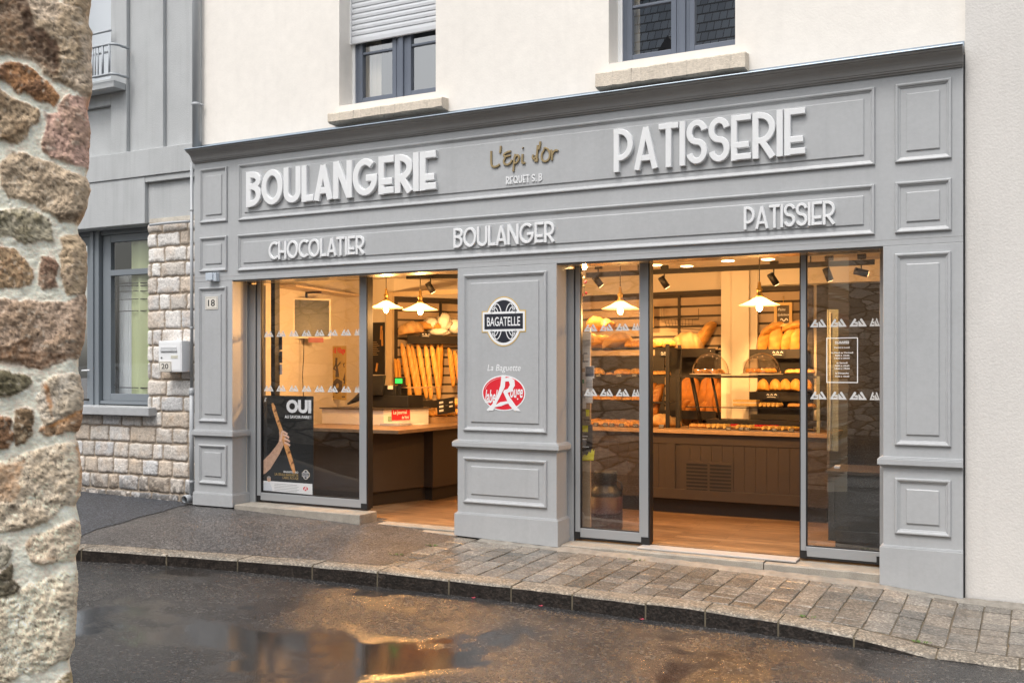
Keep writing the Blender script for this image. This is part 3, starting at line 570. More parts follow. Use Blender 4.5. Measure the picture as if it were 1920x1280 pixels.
# ================================================================ CREAM BUILDING (upper floor and right-hand wall)
YW = .10                                         # the cream wall plane behind the shopfront
PL0, PL1, PM0, PM1, PR0, PR1 = ax(364.5), ax(435.5), ax(858), ax(1043.5), ax(1656), ax(1806)
M_cream = mat('cream_render', (.83, .79, .735), .9, streak=.03, var=.03, vscale=1.1, bump=.12, bscale=55, var2=.03, v2scale=9)
M_rough = mat('rough_render', (.66, .635, .605), .95, streak=.05, var=.04, vscale=1.6, bump=.32, bscale=60, var2=.03, v2scale=60)
W1 = dict(x0=ax(636, YW), x1=ax(817, YW), zb=az_(667, 205, .35)); W2 = dict(x0=ax(1141.4, YW), x1=ax(1378.5, YW), zb=az_(1168, 128, .35))
XL, XR, ZT = ax(378, YW), 9.0, 9.0
bld = thing('cream_building', 'cream rendered town building above the grey bakery shopfront', 'building', (-2, 1, -.3))
mb = MB(); WH = 1.75
xs = [XL, W1['x0'], W1['x1'], W2['x0'], W2['x1'], PR1 + .012]
for a, b, zl in ((xs[0], xs[1], 3.6), (xs[2], xs[3], 3.6), (xs[4], xs[5], 3.6)): mb.box(a, b, YW, .75, zl, ZT)
for W, a, b in ((W1, xs[1], xs[2]), (W2, xs[3], xs[4])):
    mb.box(a, b, YW, .75, 3.6, W['zb'] - .02); mb.box(a, b, YW, .75, W['zb'] + WH, ZT)
mb.build('wall', M_cream, bld)
mb = MB(); mb.box(PR1 + .012, XR, YW - .045, .7, -.9, ZT - .05); mb.build('side_wall', M_rough, bld)
mb = MB(); mb.box(PL0, PR1 - .01, YW + .02, .3, 2.75, 3.59); mb.build('lintel', M_cream, bld)
def pane_mat_room(): return M_black
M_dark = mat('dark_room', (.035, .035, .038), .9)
M_curt = mat('net_curtain', (.52, .47, .38), .9)
def wrect(mb, x0, x1, z0, z1, y0, y1, t, tb=None, tt=None):   # rectangular frame of bar width t
    tb = tb or t; tt = tt or t
    mb.box(x0, x0 + t, y0, y1, z0, z1); mb.box(x1 - t, x1, y0, y1, z0, z1); mb.box(x0 + t, x1 - t, y0 + .002, y1, z0, z0 + tb); mb.box(x0 + t, x1 - t, y0 + .002, y1, z1 - tt, z1)
def casement(W, wd, pxs, bar_px, shutter=None):
    x0, x1, zb = W['x0'], W['x1'], W['zb']; Y = .35; zt = zb + WH - .03
    win = thing('window', None, None, ((x0 + x1) / 2, Y, zb)); win.parent = bld; win.location = Vector(win.location) - WL[bld]; 
    # a window is a part of the building: its own pieces are sub-parts
    xf0, xm0, xm1 = ax(pxs[0], Y), ax(pxs[1], Y), ax(pxs[2], Y); xf1 = x1 + .06
    mb = MB(); wrect(mb, xf0, xf1, zb, zt, Y, Y + .07, .045)
    for a, b in ((xf0 + .045, xm0), (xm1, xf1 - .045)):
        wrect(mb, a, b, zb + .045, zt - .045, Y - .012, Y + .05, .05, .06)
        zz = az_(bar_px[0], bar_px[1], Y); mb.box(a + .05, b - .05, Y - .004, Y + .045, zz - .012, zz + .012)
    xm = (xm0 + xm1) / 2; mb.box(xm - .028, xm + .028, Y - .03, Y + .02, zb + .03, zt - .03)
    mb.box(xm0 + .001, xm1 - .001, Y - .008, Y + .04, zb + .046, zt - .046)
    mb.build('frame', M_bluef, win, bevel=.004)
    mb = MB()
    for a, b in ((xf0 + .09, xm0 - .045), (xm1 + .045, xf1 - .09)): mb.box(a, b, Y + .02, Y + .026, zb + .1, zt - .1)
    mb.build('pane', M_glass, win)
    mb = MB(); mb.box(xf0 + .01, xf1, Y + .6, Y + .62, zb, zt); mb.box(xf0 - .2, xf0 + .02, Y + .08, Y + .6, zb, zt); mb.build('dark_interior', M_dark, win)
    mb = MB(); n = 10
    v = []; cw = .20 if wd == 1 else .07
    for i in range(n + 1):
        x = xf0 + .06 + cw * i / n; y = Y + .1 + .012 * math.sin(i * 2.2); v += [(x, y, zb + .05), (x, y, zt)]
    mb.add(v, [(2 * i, 2 * i + 2, 2 * i + 3, 2 * i + 1) for i in range(n)], True); mb.build('curtain', M_curt, win)
    mb = MB(); mb.box(ax(pxs[3], Y), xf0 + .001, Y - .02, Y + .06, zb, zt); mb.box(xf0, xf1, Y - .018, Y + .06, zb - .045, zb - .001); mb.build('white_trim', M_plastic_w, win)
    return win, xf0, xf1, Y, zb, zt
w1, a0, a1, Y, zb, zt = casement(W1, 1, (667, 744, 764, 662), (690, 100))
tag(w1, 'upper window half covered by a white roller shutter')
zs0 = az_(667, 83, .30); sh = MB(); sl_h = .058; z = zs0; k = 0
while z < zt + .05:
    hh = .085 if k == 0 else sl_h; prof = [(0, 0), (-.008, .006), (-.011, hh * .5), (-.008, hh - .010), (.002, hh - .003)]
    v = [(x, .30 + d, z + q) for x in (a0 - .01, W1['x1'] + .03) for d, q in prof]; n = len(prof)
    sh.add(v, [(i, n + i, n + i + 1, i + 1) for i in range(n - 1)], False); z += hh; k += 1
sh.box(a0 - .01, W1['x1'] + .03, .304, .312, zs0, zt + .05)
sh.build('roller_shutter', M_pvc, w1)
sh = MB(); sh.box(a0 - .035, a0 - .011, .28, .33, zs0 - .0, zt); sh.build('shutter_rail', M_plastic_w, w1)
w2, *_ = casement(W2, 2, (1168, 1269, 1293, 1160), (1220, 8)); tag(w2, 'upper window with bare panes mirroring a slate roof')
def sill(px0, px1, pyt, pyb, win):
    Yf = -.03; x0, x1 = ax(px0, Yf), ax(px1, Yf); zt_, zb_ = az_(px0, pyt, Yf), az_(px0, pyb, Yf); mb = MB(); n = 24; v = []
    for i in range(n + 1):
        x = x0 + (x1 - x0) * i / n; r = lambda s_: random.uniform(-s_, s_)
        v += [(x, YW + .25, zt_ + .045), (x, Yf + .006 + r(.002), zt_ + r(.003)), (x, Yf + r(.002), zt_ - .010 + r(.003)), (x, Yf + r(.003), zb_ + .012 + r(.004)), (x, Yf + .03, zb_ + r(.006)), (x, YW + .02, zb_ - .005)]
    mb.add(v, [(i * 6 + j, (i + 1) * 6 + j, (i + 1) * 6 + j + 1, i * 6 + j + 1) for i in range(n) for j in range(5)] + [(0, 1, 2, 3, 4, 5), tuple(n * 6 + j for j in range(5, -1, -1))])
    mb.build('sill', M_sillst, win)
def streak_mat():
    m = mat('stained_stone_sill', (.66, .58, .48), .9, var=.10, vscale=5, bump=.5, bscale=90, var2=.1, v2scale=40); nt = m.node_tree; N = nt.nodes; L = nt.links; b = N['Principled BSDF']
    tc = N.new('ShaderNodeTexCoord'); mp = N.new('ShaderNodeMapping'); mp.inputs['Scale'].default_value = (34, 34, .6); L.new(tc.outputs['Object'], mp.inputs[0]); n = N.new('ShaderNodeTexNoise'); n.inputs['Scale'].default_value = 1; n.inputs['Detail'].default_value = 4; n.inputs['Roughness'].default_value = .7; L.new(mp.outputs[0], n.inputs['Vector'])
    r = N.new('ShaderNodeMapRange'); r.inputs[1].default_value = .58; r.inputs[2].default_value = .68; r.inputs[3].default_value = 1; r.inputs[4].default_value = .34; L.new(n.outputs[0], r.inputs[0])
    old = b.inputs['Base Color'].links[0].from_socket; mx = N.new('ShaderNodeMix'); mx.data_type = 'RGBA'; mx.blend_type = 'MULTIPLY'; mx.inputs[0].default_value = 1; L.new(old, mx.inputs[6]); L.new(r.outputs[0], mx.inputs[7]); L.new(mx.outputs[2], b.inputs['Base Color']); return m
M_sillst = streak_mat()
sill(614, 828, 213, 231, w1); sill(1116, 1397, 137.5, 166, w2)
# ================================================================ SHOPFRONT
ZO, ZC = 2.5, 3.825
shop = thing('shopfront', 'grey painted panelled timber bakery shopfront with cornice and three pillars', 'shopfront', (-4.3, 0, -.2))
def panel(mb, x0, x1, z0, z1, mw=.040, inset=.083, field=True, rise=.022):
    def ring(ins, d): return [(x0 + ins, -d, z0 + ins), (x1 - ins, -d, z0 + ins), (x1 - ins, -d, z1 - ins), (x0 + ins, -d, z1 - ins)]
    P = [(0, -.002), (.0, rise * .55), (.005, rise * .95), (.012, rise), (.021, rise * .85), (.027, rise * .4), (mw - .004, rise * .25), (mw, -.002)]
    v = [p for q in P for p in ring(*q)]
    mb.add(v, [(4 * i + j, 4 * i + (j + 1) % 4, 4 * i + 4 + (j + 1) % 4, 4 * i + 4 + j) for i in range(len(P) - 1) for j in range(4)])
    if field:
        P = [(inset, -.002), (inset + .001, .008), (inset + .006, .011)]; v = [p for q in P for p in ring(*q)]
        mb.add(v, [(4 * i + j, 4 * i + (j + 1) % 4, 4 * i + 4 + (j + 1) % 4, 4 * i + 4 + j) for i in range(2) for j in range(4)] + [(8, 9, 10, 11)])
def pillar(x0, x1, px0, px1, lbl):
    mb = MB(); zb = min(pave(x0, 0), pave(x1, 0)) + .1; mb.box(x0, x1, 0, .30, zb, ZO - .001)
    p = mb.build('pillar', M_paint, shop, bevel=.003); tag(p, lbl)
    mb = MB(); o = .024
    for oo, za, zb_ in ((.024, None, .150), (.015, .150, .158), (.007, .158, .164)):
        for_x0, for_x1 = (x0 - oo if x0 > PL0 + .1 else x0 - .004, x1 + oo if x1 < PR1 - .1 else x1 + .001)
        if za is None:
            A = [(for_x0, -oo), (for_x1, -oo), (for_x1, .27), (for_x0, .27)]
            mb.add([(a, b, pave(a, min(b, 0)) + .014) for a, b in A] + [(a, b, zb_) for a, b in A], [(3, 2, 1, 0), (4, 5, 6, 7), (0, 1, 5, 4), (1, 2, 6, 5), (2, 3, 7, 6), (3, 0, 4, 7)])
        else: mb.box(for_x0, for_x1, -oo, .27, za, zb_)
    mb.build('plinth', M_paint, p, bevel=.003)
    mb = MB()
    for oo, za, zb_ in ((.012, .772, .784), (.028, .784, .793), (.040, .793, .838), (.030, .838, .848), (.016, .848, .856)):
        mb.box(x0 - oo if x0 > PL0 + .1 else x0 - .004, x1 + oo if x1 < PR1 - .1 else x1 + .001, -oo, .262, za, zb_)
    mb.build('rail', M_paint, p, bevel=.003)
    mb = MB(); a, b = ax(px0), ax(px1); panel(mb, a, b, .945, 2.435); mb.build('upper_panel', M_paint, p)
    mb = MB(); panel(mb, a, b, .258, .692); mb.build('lower_panel', M_paint, p)
    mb = MB(); A = [(x0 + .002, .0), (x1 - .002, 0.), (x1 - .002, .26), (x0 + .002, .26)]
    mb.add([(a, b, pave(a, 0) - .05) for a, b in A] + [(a, b, pave(a, 0) + .10) for a, b in A], [(3, 2, 1, 0), (4, 5, 6, 7), (0, 1, 5, 4), (1, 2, 6, 5), (2, 3, 7, 6), (3, 0, 4, 7)]); mb.build('gap_shadow_block', M_black, p)  # black block standing in for the shadow in the gap under the plinth
    return p
pil_l = pillar(PL0, PL1, 373.5, 426, 'left pillar carrying the house number plate')
pil_m = pillar(PM0, PM1, 869.5, 1026, 'broad central pillar carrying two round emblems')
pil_r = pillar(PR0, PR1, 1678, 1783.5, 'right pillar beside the rough wall')
mb = MB(); mb.box(PL0, PR1, 0, .30, ZO, ZC + .02); fas = mb.build('fascia', M_paint, shop, bevel=.003)
for (pa, pb, za, zb_) in ((448, 1641, 3.142, 3.753), (446.3, 1640.5, 2.594, 2.990), (375.8, 427, 3.150, 3.753), (375.3, 426.5, 2.608, 2.992), (1678.5, 1784.5, 3.142, 3.753), (1678.5, 1784.5, 2.594, 2.990)):
    mb = MB(); panel(mb, ax(pa), ax(pb), za, zb_); mb.build('fascia_panel', M_paint, fas)
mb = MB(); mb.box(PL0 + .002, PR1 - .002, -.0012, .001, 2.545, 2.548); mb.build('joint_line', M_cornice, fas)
prof = [(-.01, ZC), (.016, ZC), (.020, ZC + .012), (.034, ZC + .016), (.036, ZC + .026), (.044, ZC + .030), (.048, ZC + .045), (.056, ZC + .062), (.072, ZC + .082), (.098, ZC + .098), (.118, ZC + .104), (.120, ZC + .112), (.138, ZC + .116), (.140, ZC + .132), (-.01, ZC + .134)]
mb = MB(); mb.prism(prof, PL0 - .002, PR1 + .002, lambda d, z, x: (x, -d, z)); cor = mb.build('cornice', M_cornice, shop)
prof = [(.150, ZC + .128), (.154, ZC + .133), (.150, ZC + .140), (-.09, ZC + .175), (-.092, ZC + .225), (-.098, ZC + .225), (-.098, ZC + .135), (.150, ZC + .134)]
mb = MB(); mb.prism(prof, PL0 - .006, PR1 + .004, lambda d, z, x: (x, -d, z)); mb.build('zinc_flashing', M_zinc, cor)
mb = MB(); mb.box(PR1 + .001, PR1 + .010, .02, .06, -.3, ZC + .1); mb.build('gap_strip', M_black, shop)  # thin black strip along the gap between right pillar and wall
# granite doorsteps
M_step = mat('granite_step', (.33, .30, .255), .6, var=.15, vscale=8, bump=.5, bscale=130, var2=.25, v2scale=180)
mb = MB(); mb.box(PL1 + .03, ax(675, 0), -.005, .30, -.25, .052); mb.build('window_step', M_step, shop, bevel=.008)
def stepbox(x0, x1, yf, zt):
    mb = MB(); n = 8; v = []
    for i in range(n + 1):
        x = x0 + (x1 - x0) * i / n; q = lambda: random.uniform(-.003, .003); v += [(x, .34, zt), (x, yf + .008, zt - .004 + q()), (x, yf + q(), zt - .014), (x, yf + q(), -.5)]
    mb.add(v, [(4 * i + j, 4 * i + j + 1, 4 * i + j + 5, 4 * i + j + 4) for i in range(n) for j in range(3)] + [(0, 3, 2, 1), (4 * n, 4 * n + 1, 4 * n + 2, 4 * n + 3)]); return mb
stepbox(ax(675, 0) + .005, PM0 - .03, .03, -.064).build('doorstep', M_step, shop)
stepbox(PM1 + .03, -1.95, .035, -.066).build('doorstep', M_step, shop); stepbox(-1.94, PR0 - .026, .032, -.070).build('doorstep', M_step, shop)
# dark soffit track over the openings
M_soffit = mat('soffit_metal', (.26, .25, .24), .22, metal=.6)
mb = MB()
for a, b in ((PL1, PM0), (PM1, PR0)): mb.box(a + .002, b - .002, .02, .255, ZO - .016, ZO - .002)
mb.build('soffit', M_soffit, shop)
mb = MB()
for a, b in ((PL1, PM0), (PM1, PR0)): mb.box(a + .002, b - .002, .315, .36, ZO + .004, ZO + .24)
mb.build('door_header', M_blackm, shop)

# ================================================================ GLASS: fixed window and sliding doors
YG = .26
def motif(mb, fr, a, b, w_, h, d):               # a pair of mirrored notched triangles
    for s_ in (0, 1):
        m = (lambda t: a + t * w_) if not s_ else (lambda t: a + (2.08 - t) * w_)
        for poly in ([(0, 0), (.60, 1), (.78, .94), (.82, .80), (.40, .22), (1, .22), (1, 0)], [(.62, .34), (.62, .56), (1, .56), (1, .225), (.86, .225), (.86, .34)] if not s_ else [(.56, .225), (.92, .70), (1, .70), (1, .225)]):
            P = [fr(m(x), b + y * h, d) for x, y in poly]; mb.add(P if not s_ else P[::-1], [tuple(range(len(P)))])
def leaf(name, label, cat, pl, pr, pst_l, pst_r, zb, zt, rail=.09, right_edge=True, frieze=(1.285, 1.885), period=.158, group=None, glass=None):
    x0, x1 = ax(pl, YG), ax(pr, YG); g0, g1 = ax(pst_l, YG), ax(pst_r, YG)
    t = thing(name, label, cat, ((x0 + x1) / 2, YG, zb), group)
    mb = MB(); mb.box(x0 + .006, g0, YG, YG + .05, zb + .006, zt); mb.box(g1, x1 - .008, YG, YG + .05, zb + .006, zt); mb.box(g0, g1, YG + .003, YG + .047, zb + .006, zb + rail); mb.box(g0, g1, YG + .003, YG + .047, zt - .012, zt)
    mb.build('frame', M_alu, t, bevel=.003)
    mb = MB(); mb.box(x1 - .008, x1 + .004, YG + .004, YG + .10, zb, zt); mb.box(x0 - .004, x0 + .006, YG + .004, YG + .06, zb, zt); mb.box(x0, x0 + .055, YG - .004, YG + .05, zb - .012, zb + .055); mb.box(x1 - .075, x1 + .006, YG - .004, YG + .06, zb - .012, zb + .055); mb.box(x0 + .05, x1 - .05, YG + .006, YG + .045, zb - .012, zb + .006)
    mb.box(g0, g0 + .008, YG + .008, YG + .04, zb + rail, zt - .012); mb.box(g0, g1, YG + .009, YG + .04, zb + rail, zb + rail + .008)
    mb.build('seal', M_black, t)
    mb = MB(); mb.box(g0, g1, YG + .022, YG + .030, zb + rail, zt - .012); mb.build('pane', glass or M_glass_thin, t)
    fr = frame((0, YG + .022, 0), (1, 0, 0), (0, 0, 1), (0, -1, 0)); mb = MB()
    for zf in frieze:
        a = g0 + .03
        while a + .14 < g1 + .08:
            w_ = min(.066, (g1 - a) / 2.1)
            if w_ > .03: motif(mb, fr, a, zf, w_, .066, .0015)
            a += period
    mb.build('frieze', M_frost, t)
    return t, g0, g1
winl, wl0, wl1 = leaf('shop_window', 'fixed shop window left of the doorway with a black poster in its lower corner', 'shop window', 481, 688, 488.5, 673.5, .072, ZO - .004, period=.176)
dra, da0, da1 = leaf('sliding_door', 'glass sliding door leaf beside the central pillar, milk churn behind it', 'sliding door', 1077.5, 1217, 1087.5, 1198.5, -.036, ZO - .004, glass=M_glass_door, group='glass sliding doors')
drb, db0, db1 = leaf('sliding_door', 'glass sliding door leaf beside the right pillar, with opening hours on it', 'sliding door', 1500, 1662, 1511, 1649.5, -.036, ZO - .004, glass=M_glass_door, group='glass sliding doors')
# outer frame jambs
for a, b in ((PL1 + .001, ax(480, YG)), (PM1 + .001, ax(1076.5, YG)), (ax(1657, YG) + .09, PR0 + .25)): mb = MB(); mb.box(a, b, YG - .012, YG + .16, -.1, ZO - .03); mb.build('door_jamb', M_alu, shop, bevel=.003)
mb = MB(); mb.box(ax(1200, .2), ax(1496, .2), .12, .30, -.066, -.050); mb.build('threshold', mat('pale_threshold', (.46, .44, .42), .45), shop, bevel=.004)
mb = MB(); mb.box(ax(692, .2), PM0, .14, .32, -.064, -.048); mb.build('threshold', M_step, shop, bevel=.004)
# inner black post behind the left window
mb = MB(); mb.box(ax(508, .42), ax(515.5, .42), .42, .5, -.04, 2.7); mb.build('inner_post', M_blackm, shop)

# ================================================================ LETTERING on the fascia
def glyph(ch, hw):
    h = hw; T = 1 - h; out = []
    if ch == 'B':
        W = .56; out = [([(h, 0), (h, 1)], 0), ([(h, T)] + arc(W - h - .235, .74, .235, .26 - h, 90, -90, 8) + [(h, .48 + h)], 0), ([(h, .48 + h)] + arc(W - h - .265, (.48 + 2 * h) / 2, .265, (.48 + 2 * h) / 2 - h, 90, -90, 10) + [(h, h)], 0)]
    elif ch == 'P': W = .54; out = [([(h, 0), (h, 1)], 0), ([(h, T)] + arc(W - h - .30, .62, .30, .38 - h, 90, -90, 12) + [(h, .24 + h)], 0)]
    elif ch == 'R': W = .56; out = [([(h, 0), (h, 1)], 0), ([(h, T)] + arc(W - h - .30, .65, .30, .35 - h, 90, -90, 12) + [(h, .30 + h)], 0), ([(.24, .36), (W - h * .9, 0)], 0)]
    elif ch == 'O' or ch == 'Q':
        W = .78; out = [(arc(W / 2, .5, W / 2 - h, .5 - h, 0, 360, 32)[:-1], 1)]
        if ch == 'Q': out.append(([(W * .55, .30), (W - h * .3, .02)], 0))
    elif ch == 'C': W = .66; out = [(arc(.40, .5, .40 - h, .5 - h, 50, 310, 24), 0)]
    elif ch == 'G': W = .74; out = [(arc(.41, .5, .41 - h, .5 - h, 48, 360, 26), 0), ([(W + .06, .47), (.44, .47)], 0)]; W = .82
    elif ch == 'U': W = .62; out = [([(h, 1)] + arc(W / 2, W / 2, W / 2 - h, W / 2 - h, 180, 360, 14) + [(W - h, 1)], 0)]
    elif ch == 'L': W = .42; out = [([(h, 1), (h, 0)], 0), ([(h, h), (W, h)], 0)]
    elif ch == 'A': W = .64; out = [([(h * .95, 0), (W / 2, 1 - h * .55)], 0), ([(W - h * .95, 0), (W / 2, 1 - h * .55)], 0), ([(W * .24, .26), (W * .76, .26)], 0)]
    elif ch == 'N': W = .64; out = [([(h, 0), (h, 1)], 0), ([(W - h, 0), (W - h, 1)], 0), ([(h * 1.05, 1 - h * .2), (W - h * 1.05, h * .2)], 0)]
    elif ch == 'E': W = .50; out = [([(h, 0), (h, 1)], 0), ([(h, T), (W, T)], 0), ([(h, h), (W, h)], 0), ([(h, .33), (W - .05, .33)], 0)]
    elif ch == 'I': W = 2 * h; out = [([(h, 0), (h, 1)], 0)]
    elif ch == 'T': W = .52; out = [([(W / 2, 0), (W / 2, 1)], 0), ([(0, T), (W, T)], 0)]
    elif ch == 'H': W = .58; out = [([(h, 0), (h, 1)], 0), ([(W - h, 0), (W - h, 1)], 0), ([(h, .40), (W - h, .40)], 0)]
    elif ch == 'S':
        W = .54; r = W / 2 - h; u = (.5 - h) / 2; up = arc(W / 2, T - u, r, u, 12, 270, 16); lo = arc(W / 2, h + u, r, u, 90, -168, 16); out = [(up + lo[1:], 0)]
    elif ch == '.': W = .16; out = [([(h, 0), (h, h * 2)], 0)]
    elif ch == ' ': W = .16
    return out, W
def word(name, label, s, px0, px1, pyt, pyb, hw, gap, t, d0=.011, m=None, z=None, cat='sign'):
    a0, a1 = ax(px0, -.02), ax(px1, -.02); z0, z1 = z if z else (az_(px0, pyb, -.02), az_(px0, pyt, -.02)); H = z1 - z0
    tot = sum(glyph(c, hw)[1] for c in s) + gap * (len(s) - 1); kx = (a1 - a0) / (tot * H); x = 0; mb = MB(); q = 0
    for c in s:
        out, W = glyph(c, hw)
        for pts, cl in out:
            P = [(a0 + (x + p[0]) * H * kx, z0 + p[1] * H) for p in pts]; q += 1
            stroke(mb, FR, P, hw * H * (.5 + .5 * kx), d0, t + .0005 * (q % 5), bool(cl))
        x += W + gap
    o = mb.build(name, m or M_white); tag(o, label, cat, 'words on the fascia'); return o
ZB = (3.272, 3.652); ZS = (2.694, 2.884)
word('sign_lettering', 'large white raised word BOULANGERIE on the left of the grey fascia', 'BOULANGERIE', 464, 820, 0, 0, .095, .018, .038, z=ZB)
word('sign_lettering', 'large white raised word PATISSERIE on the right of the grey fascia', 'PATISSERIE', 1152.5, 1511, 0, 0, .075, .035, .038, z=ZB)
word('sign_lettering', 'small white raised word CHOCOLATIER at the left end of the lower fascia panel', 'CHOCOLATIER', 504.3, 683.8, 0, 0, .072, .022, .020, z=ZS)
word('sign_lettering', 'small white raised word BOULANGER in the middle of the lower fascia panel', 'BOULANGER', 850.7, 1040, 0, 0, .070, .03, .020, z=ZS)
word('sign_lettering', 'small white raised word PATISSIER at the right end of the lower fascia panel', 'PATISSIER', 1395, 1566, 0, 0, .065, .03, .020, z=ZS)
word('sign_lettering', 'tiny white capitals REQUET S. B under the golden handwriting', 'REQUET S. B', 948.5, 1016, 331.5, 346, .088, .11, .008)
def q5(x, y): p = at(860 + x / 4.921, 220 + y / 4.921, -.02); return (p.x, p.z)
hand = [[(300, 312), (300, 400), (306, 446), (330, 458), (358, 450), (378, 432)], [(388, 265), (386, 300), (380, 330)], [(482, 315), (450, 322), (418, 345), (432, 362), (480, 350)], [(436, 362), (418, 400), (422, 428), (450, 438), (478, 420), (494, 392)],
        [(522, 340), (512, 400), (504, 500)], [(516, 372), (540, 350), (556, 362), (552, 394), (534, 418), (512, 424)], [(590, 340), (586, 400), (592, 424), (614, 418)], [(590, 281), (594, 285)],
        [(690, 345), (684, 372), (694, 386), (716, 360), (724, 335)], [(730, 258), (724, 330), (720, 396)], [(700, 400), (722, 404), (728, 376)], [(752, 225), (750, 262), (738, 300)],
        [(790, 300), (768, 340), (770, 390), (796, 408), (828, 390), (842, 345), (826, 300), (800, 284), (786, 292)], [(852, 300), (862, 340), (860, 396)], [(862, 350), (878, 318), (900, 304), (914, 312)]]
mb = MB()
for i, p in enumerate(hand):
    P = [q5(*k) for k in p]; Q = []
    for k in range(len(P) - 1):                    # smooth the hand
        p0, p1, p2, p3 = P[max(k - 1, 0)], P[k], P[k + 1], P[min(k + 2, len(P) - 1)]
        for t in (0, .25, .5, .75): Q.append(tuple(.5 * (2 * p1[j] + (p2[j] - p0[j]) * t + (2 * p0[j] - 5 * p1[j] + 4 * p2[j] - p3[j]) * t * t + (3 * p1[j] - p0[j] - 3 * p2[j] + p3[j]) * t ** 3) for j in (0, 1)))
    Q.append(P[-1]); stroke(mb, FR, Q, .0095, .012, .014 + .0006 * (i % 4), False)
tag(mb.build('sign_lettering', M_gold), "golden handwritten lettering L'Epi d'Or in the middle of the fascia", 'sign', 'words on the fascia')

# ================================================================ EMBLEMS on the central pillar
def ell(cx, cz, rx, rz, n=48): return [(cx + rx * math.cos(2 * math.pi * i / n), cz + rz * math.sin(2 * math.pi * i / n)) for i in range(n)]
def flat(mb, fr, pts, d, th=.0012): mb.prism(pts, d - th, d, fr)
def bagatelle(fr, cx, cz, k, d, parent_label=None, parent=None):
    """black oval with a banner; k = half height of the oval. Layers are thin vinyl sheets"""
    rx = k * .80; bw, bh = k * 1.02, k * .36
    def base(g): return ell(cx, cz, rx + g, k + g), [(cx - bw - g, cz - bh - g), (cx + bw + g, cz - bh - g), (cx + bw + g, cz + bh + g), (cx - bw - g, cz + bh + g)]
    g = MB(); flat(g, fr, base(k * .17)[0], d); flat(g, fr, base(k * .15)[1], d + .0003)
    wv = MB(); flat(wv, fr, base(k * .12)[0], d + .0012); flat(wv, fr, base(k * .10)[1], d + .0022)
    bk = MB(); flat(bk, fr, base(0)[0], d + .0018); flat(bk, fr, base(0)[1], d + .0034)
    lw = MB()
    for sx in (-1, 1):
        for sz in (-1, 1):
            for (ex, ez, rx2, rz2, tl) in ((.30, .44, .17, .40, 12), (.44, .34, .17, .34, 10), (.52, .30, .12, .26, 6)):
                P = []
                for i in range(24):
                    a = 2 * math.pi * i / 24; x, z = rx2 * k * math.cos(a), rz2 * k * math.sin(a); c_, s_ = math.cos(R(tl)), math.sin(R(tl)); P.append((cx + sx * (ex * k + x * c_ - z * s_ * -1), cz + sz * (ez * k + z * c_ - x * s_)))
                stroke(lw, fr, P, k * .022, d + .0019, .0006, True, False)
    put_text(lw, fr, 'BAGATELLE', cx - bw * .86, cx + bw * .86, cz - bh * .60, cz + bh * .60, d + .0042, bold=.012, keep=False)
    return g, wv, bk, lw
c = at(947, 602.5); kz = (az_(947, 556.5) - az_(947, 650)) / 2 / 1.17
g, wv, bk, lw = bagatelle(FR, at(945.5, 602.5).x, c.z, kz, .0135)
em = bk.build('emblem', M_navy); tag(em, 'black oval emblem with a BAGATELLE banner on the central pillar', 'emblem')
g.build('gold_border', M_gold_v, em); wv.build('white_border', M_decal_w, em); lw.build('lettering', M_decal_w, em)
mb = MB(); put_text(mb, FR, 'La Baguette', ax(915), ax(977.5), az_(945, 699), az_(945, 683), .0130, bold=.006, shear=.22, keep=False); tag(mb.build('wall_lettering', M_decal_w), 'small white italic words La Baguette between the two emblems', 'lettering')
def q4(x, y): p = at(860 + x / 4.268, 500 + y / 4.268); return (p.x, p.z)
cx, cz = q4(364, 1010); rx = (q4(528, 1010)[0] - q4(200, 1010)[0]) / 2; rz = (q4(364, 878)[1] - q4(364, 1142)[1]) / 2
wb = MB(); flat(wb, FR, ell(cx, cz, rx + .012, rz + .012), .0130)
rd = MB(); flat(rd, FR, ell(cx, cz, rx, rz), .0142)
wt = MB()
stroke(wt, FR, [q4(*p) for p in ((368, 866), (354, 940), (322, 1030), (286, 1100), (236, 1150))], .012, .0145, .0008, False, False)
flat(wt, FR, [q4(*p) for p in ((350, 866), (382, 866), (376, 960), (336, 1040), (300, 1110), (282, 1150), (232, 1150), (270, 1105), (310, 1040), (340, 950))], .0160)
flat(wt, FR, [q4(*p) for p in ((376, 890), (420, 884), (452, 905), (456, 950), (432, 990), (398, 1010), (420, 1050), (470, 1120), (502, 1155), (450, 1150), (410, 1105), (380, 1040), (362, 1000), (372, 985), (400, 975), (416, 945), (408, 915), (376, 918))][::-1], .0157)
flat(wt, FR, [q4(*p) for p in ((300, 1105), (340, 1082), (395, 1074), (410, 1092), (380, 1098), (350, 1112), (318, 1118), (285, 1125))][::-1], .0163)
put_text(wt, FR, 'label', q4(216, 0)[0], q4(318, 0)[0], q4(0, 1085)[1], q4(0, 980)[1], .0155, bold=.02, shear=.3, keep=False)
put_text(wt, FR, 'ouge', q4(418, 0)[0], q4(520, 0)[0], q4(0, 1070)[1], q4(0, 972)[1], .0155, bold=.02, shear=.3, keep=False)
for i in range(20):
    a = R(165 - i * 3.6); p = (cx + (rx - .014) * math.cos(a), cz + (rz - .014) * math.sin(a)); flat(wt, FR, [(p[0] - .002, p[1] - .003), (p[0] + .002, p[1] - .003), (p[0] + .002, p[1] + .003), (p[0] - .002, p[1] + .003)], .0150)
e2 = rd.build('emblem', M_red); tag(e2, 'red oval label Rouge emblem with a big white R below the words La Baguette', 'emblem'); wb.build('white_border', M_decal_w, e2); wt.build('lettering', M_decal_w, e2)
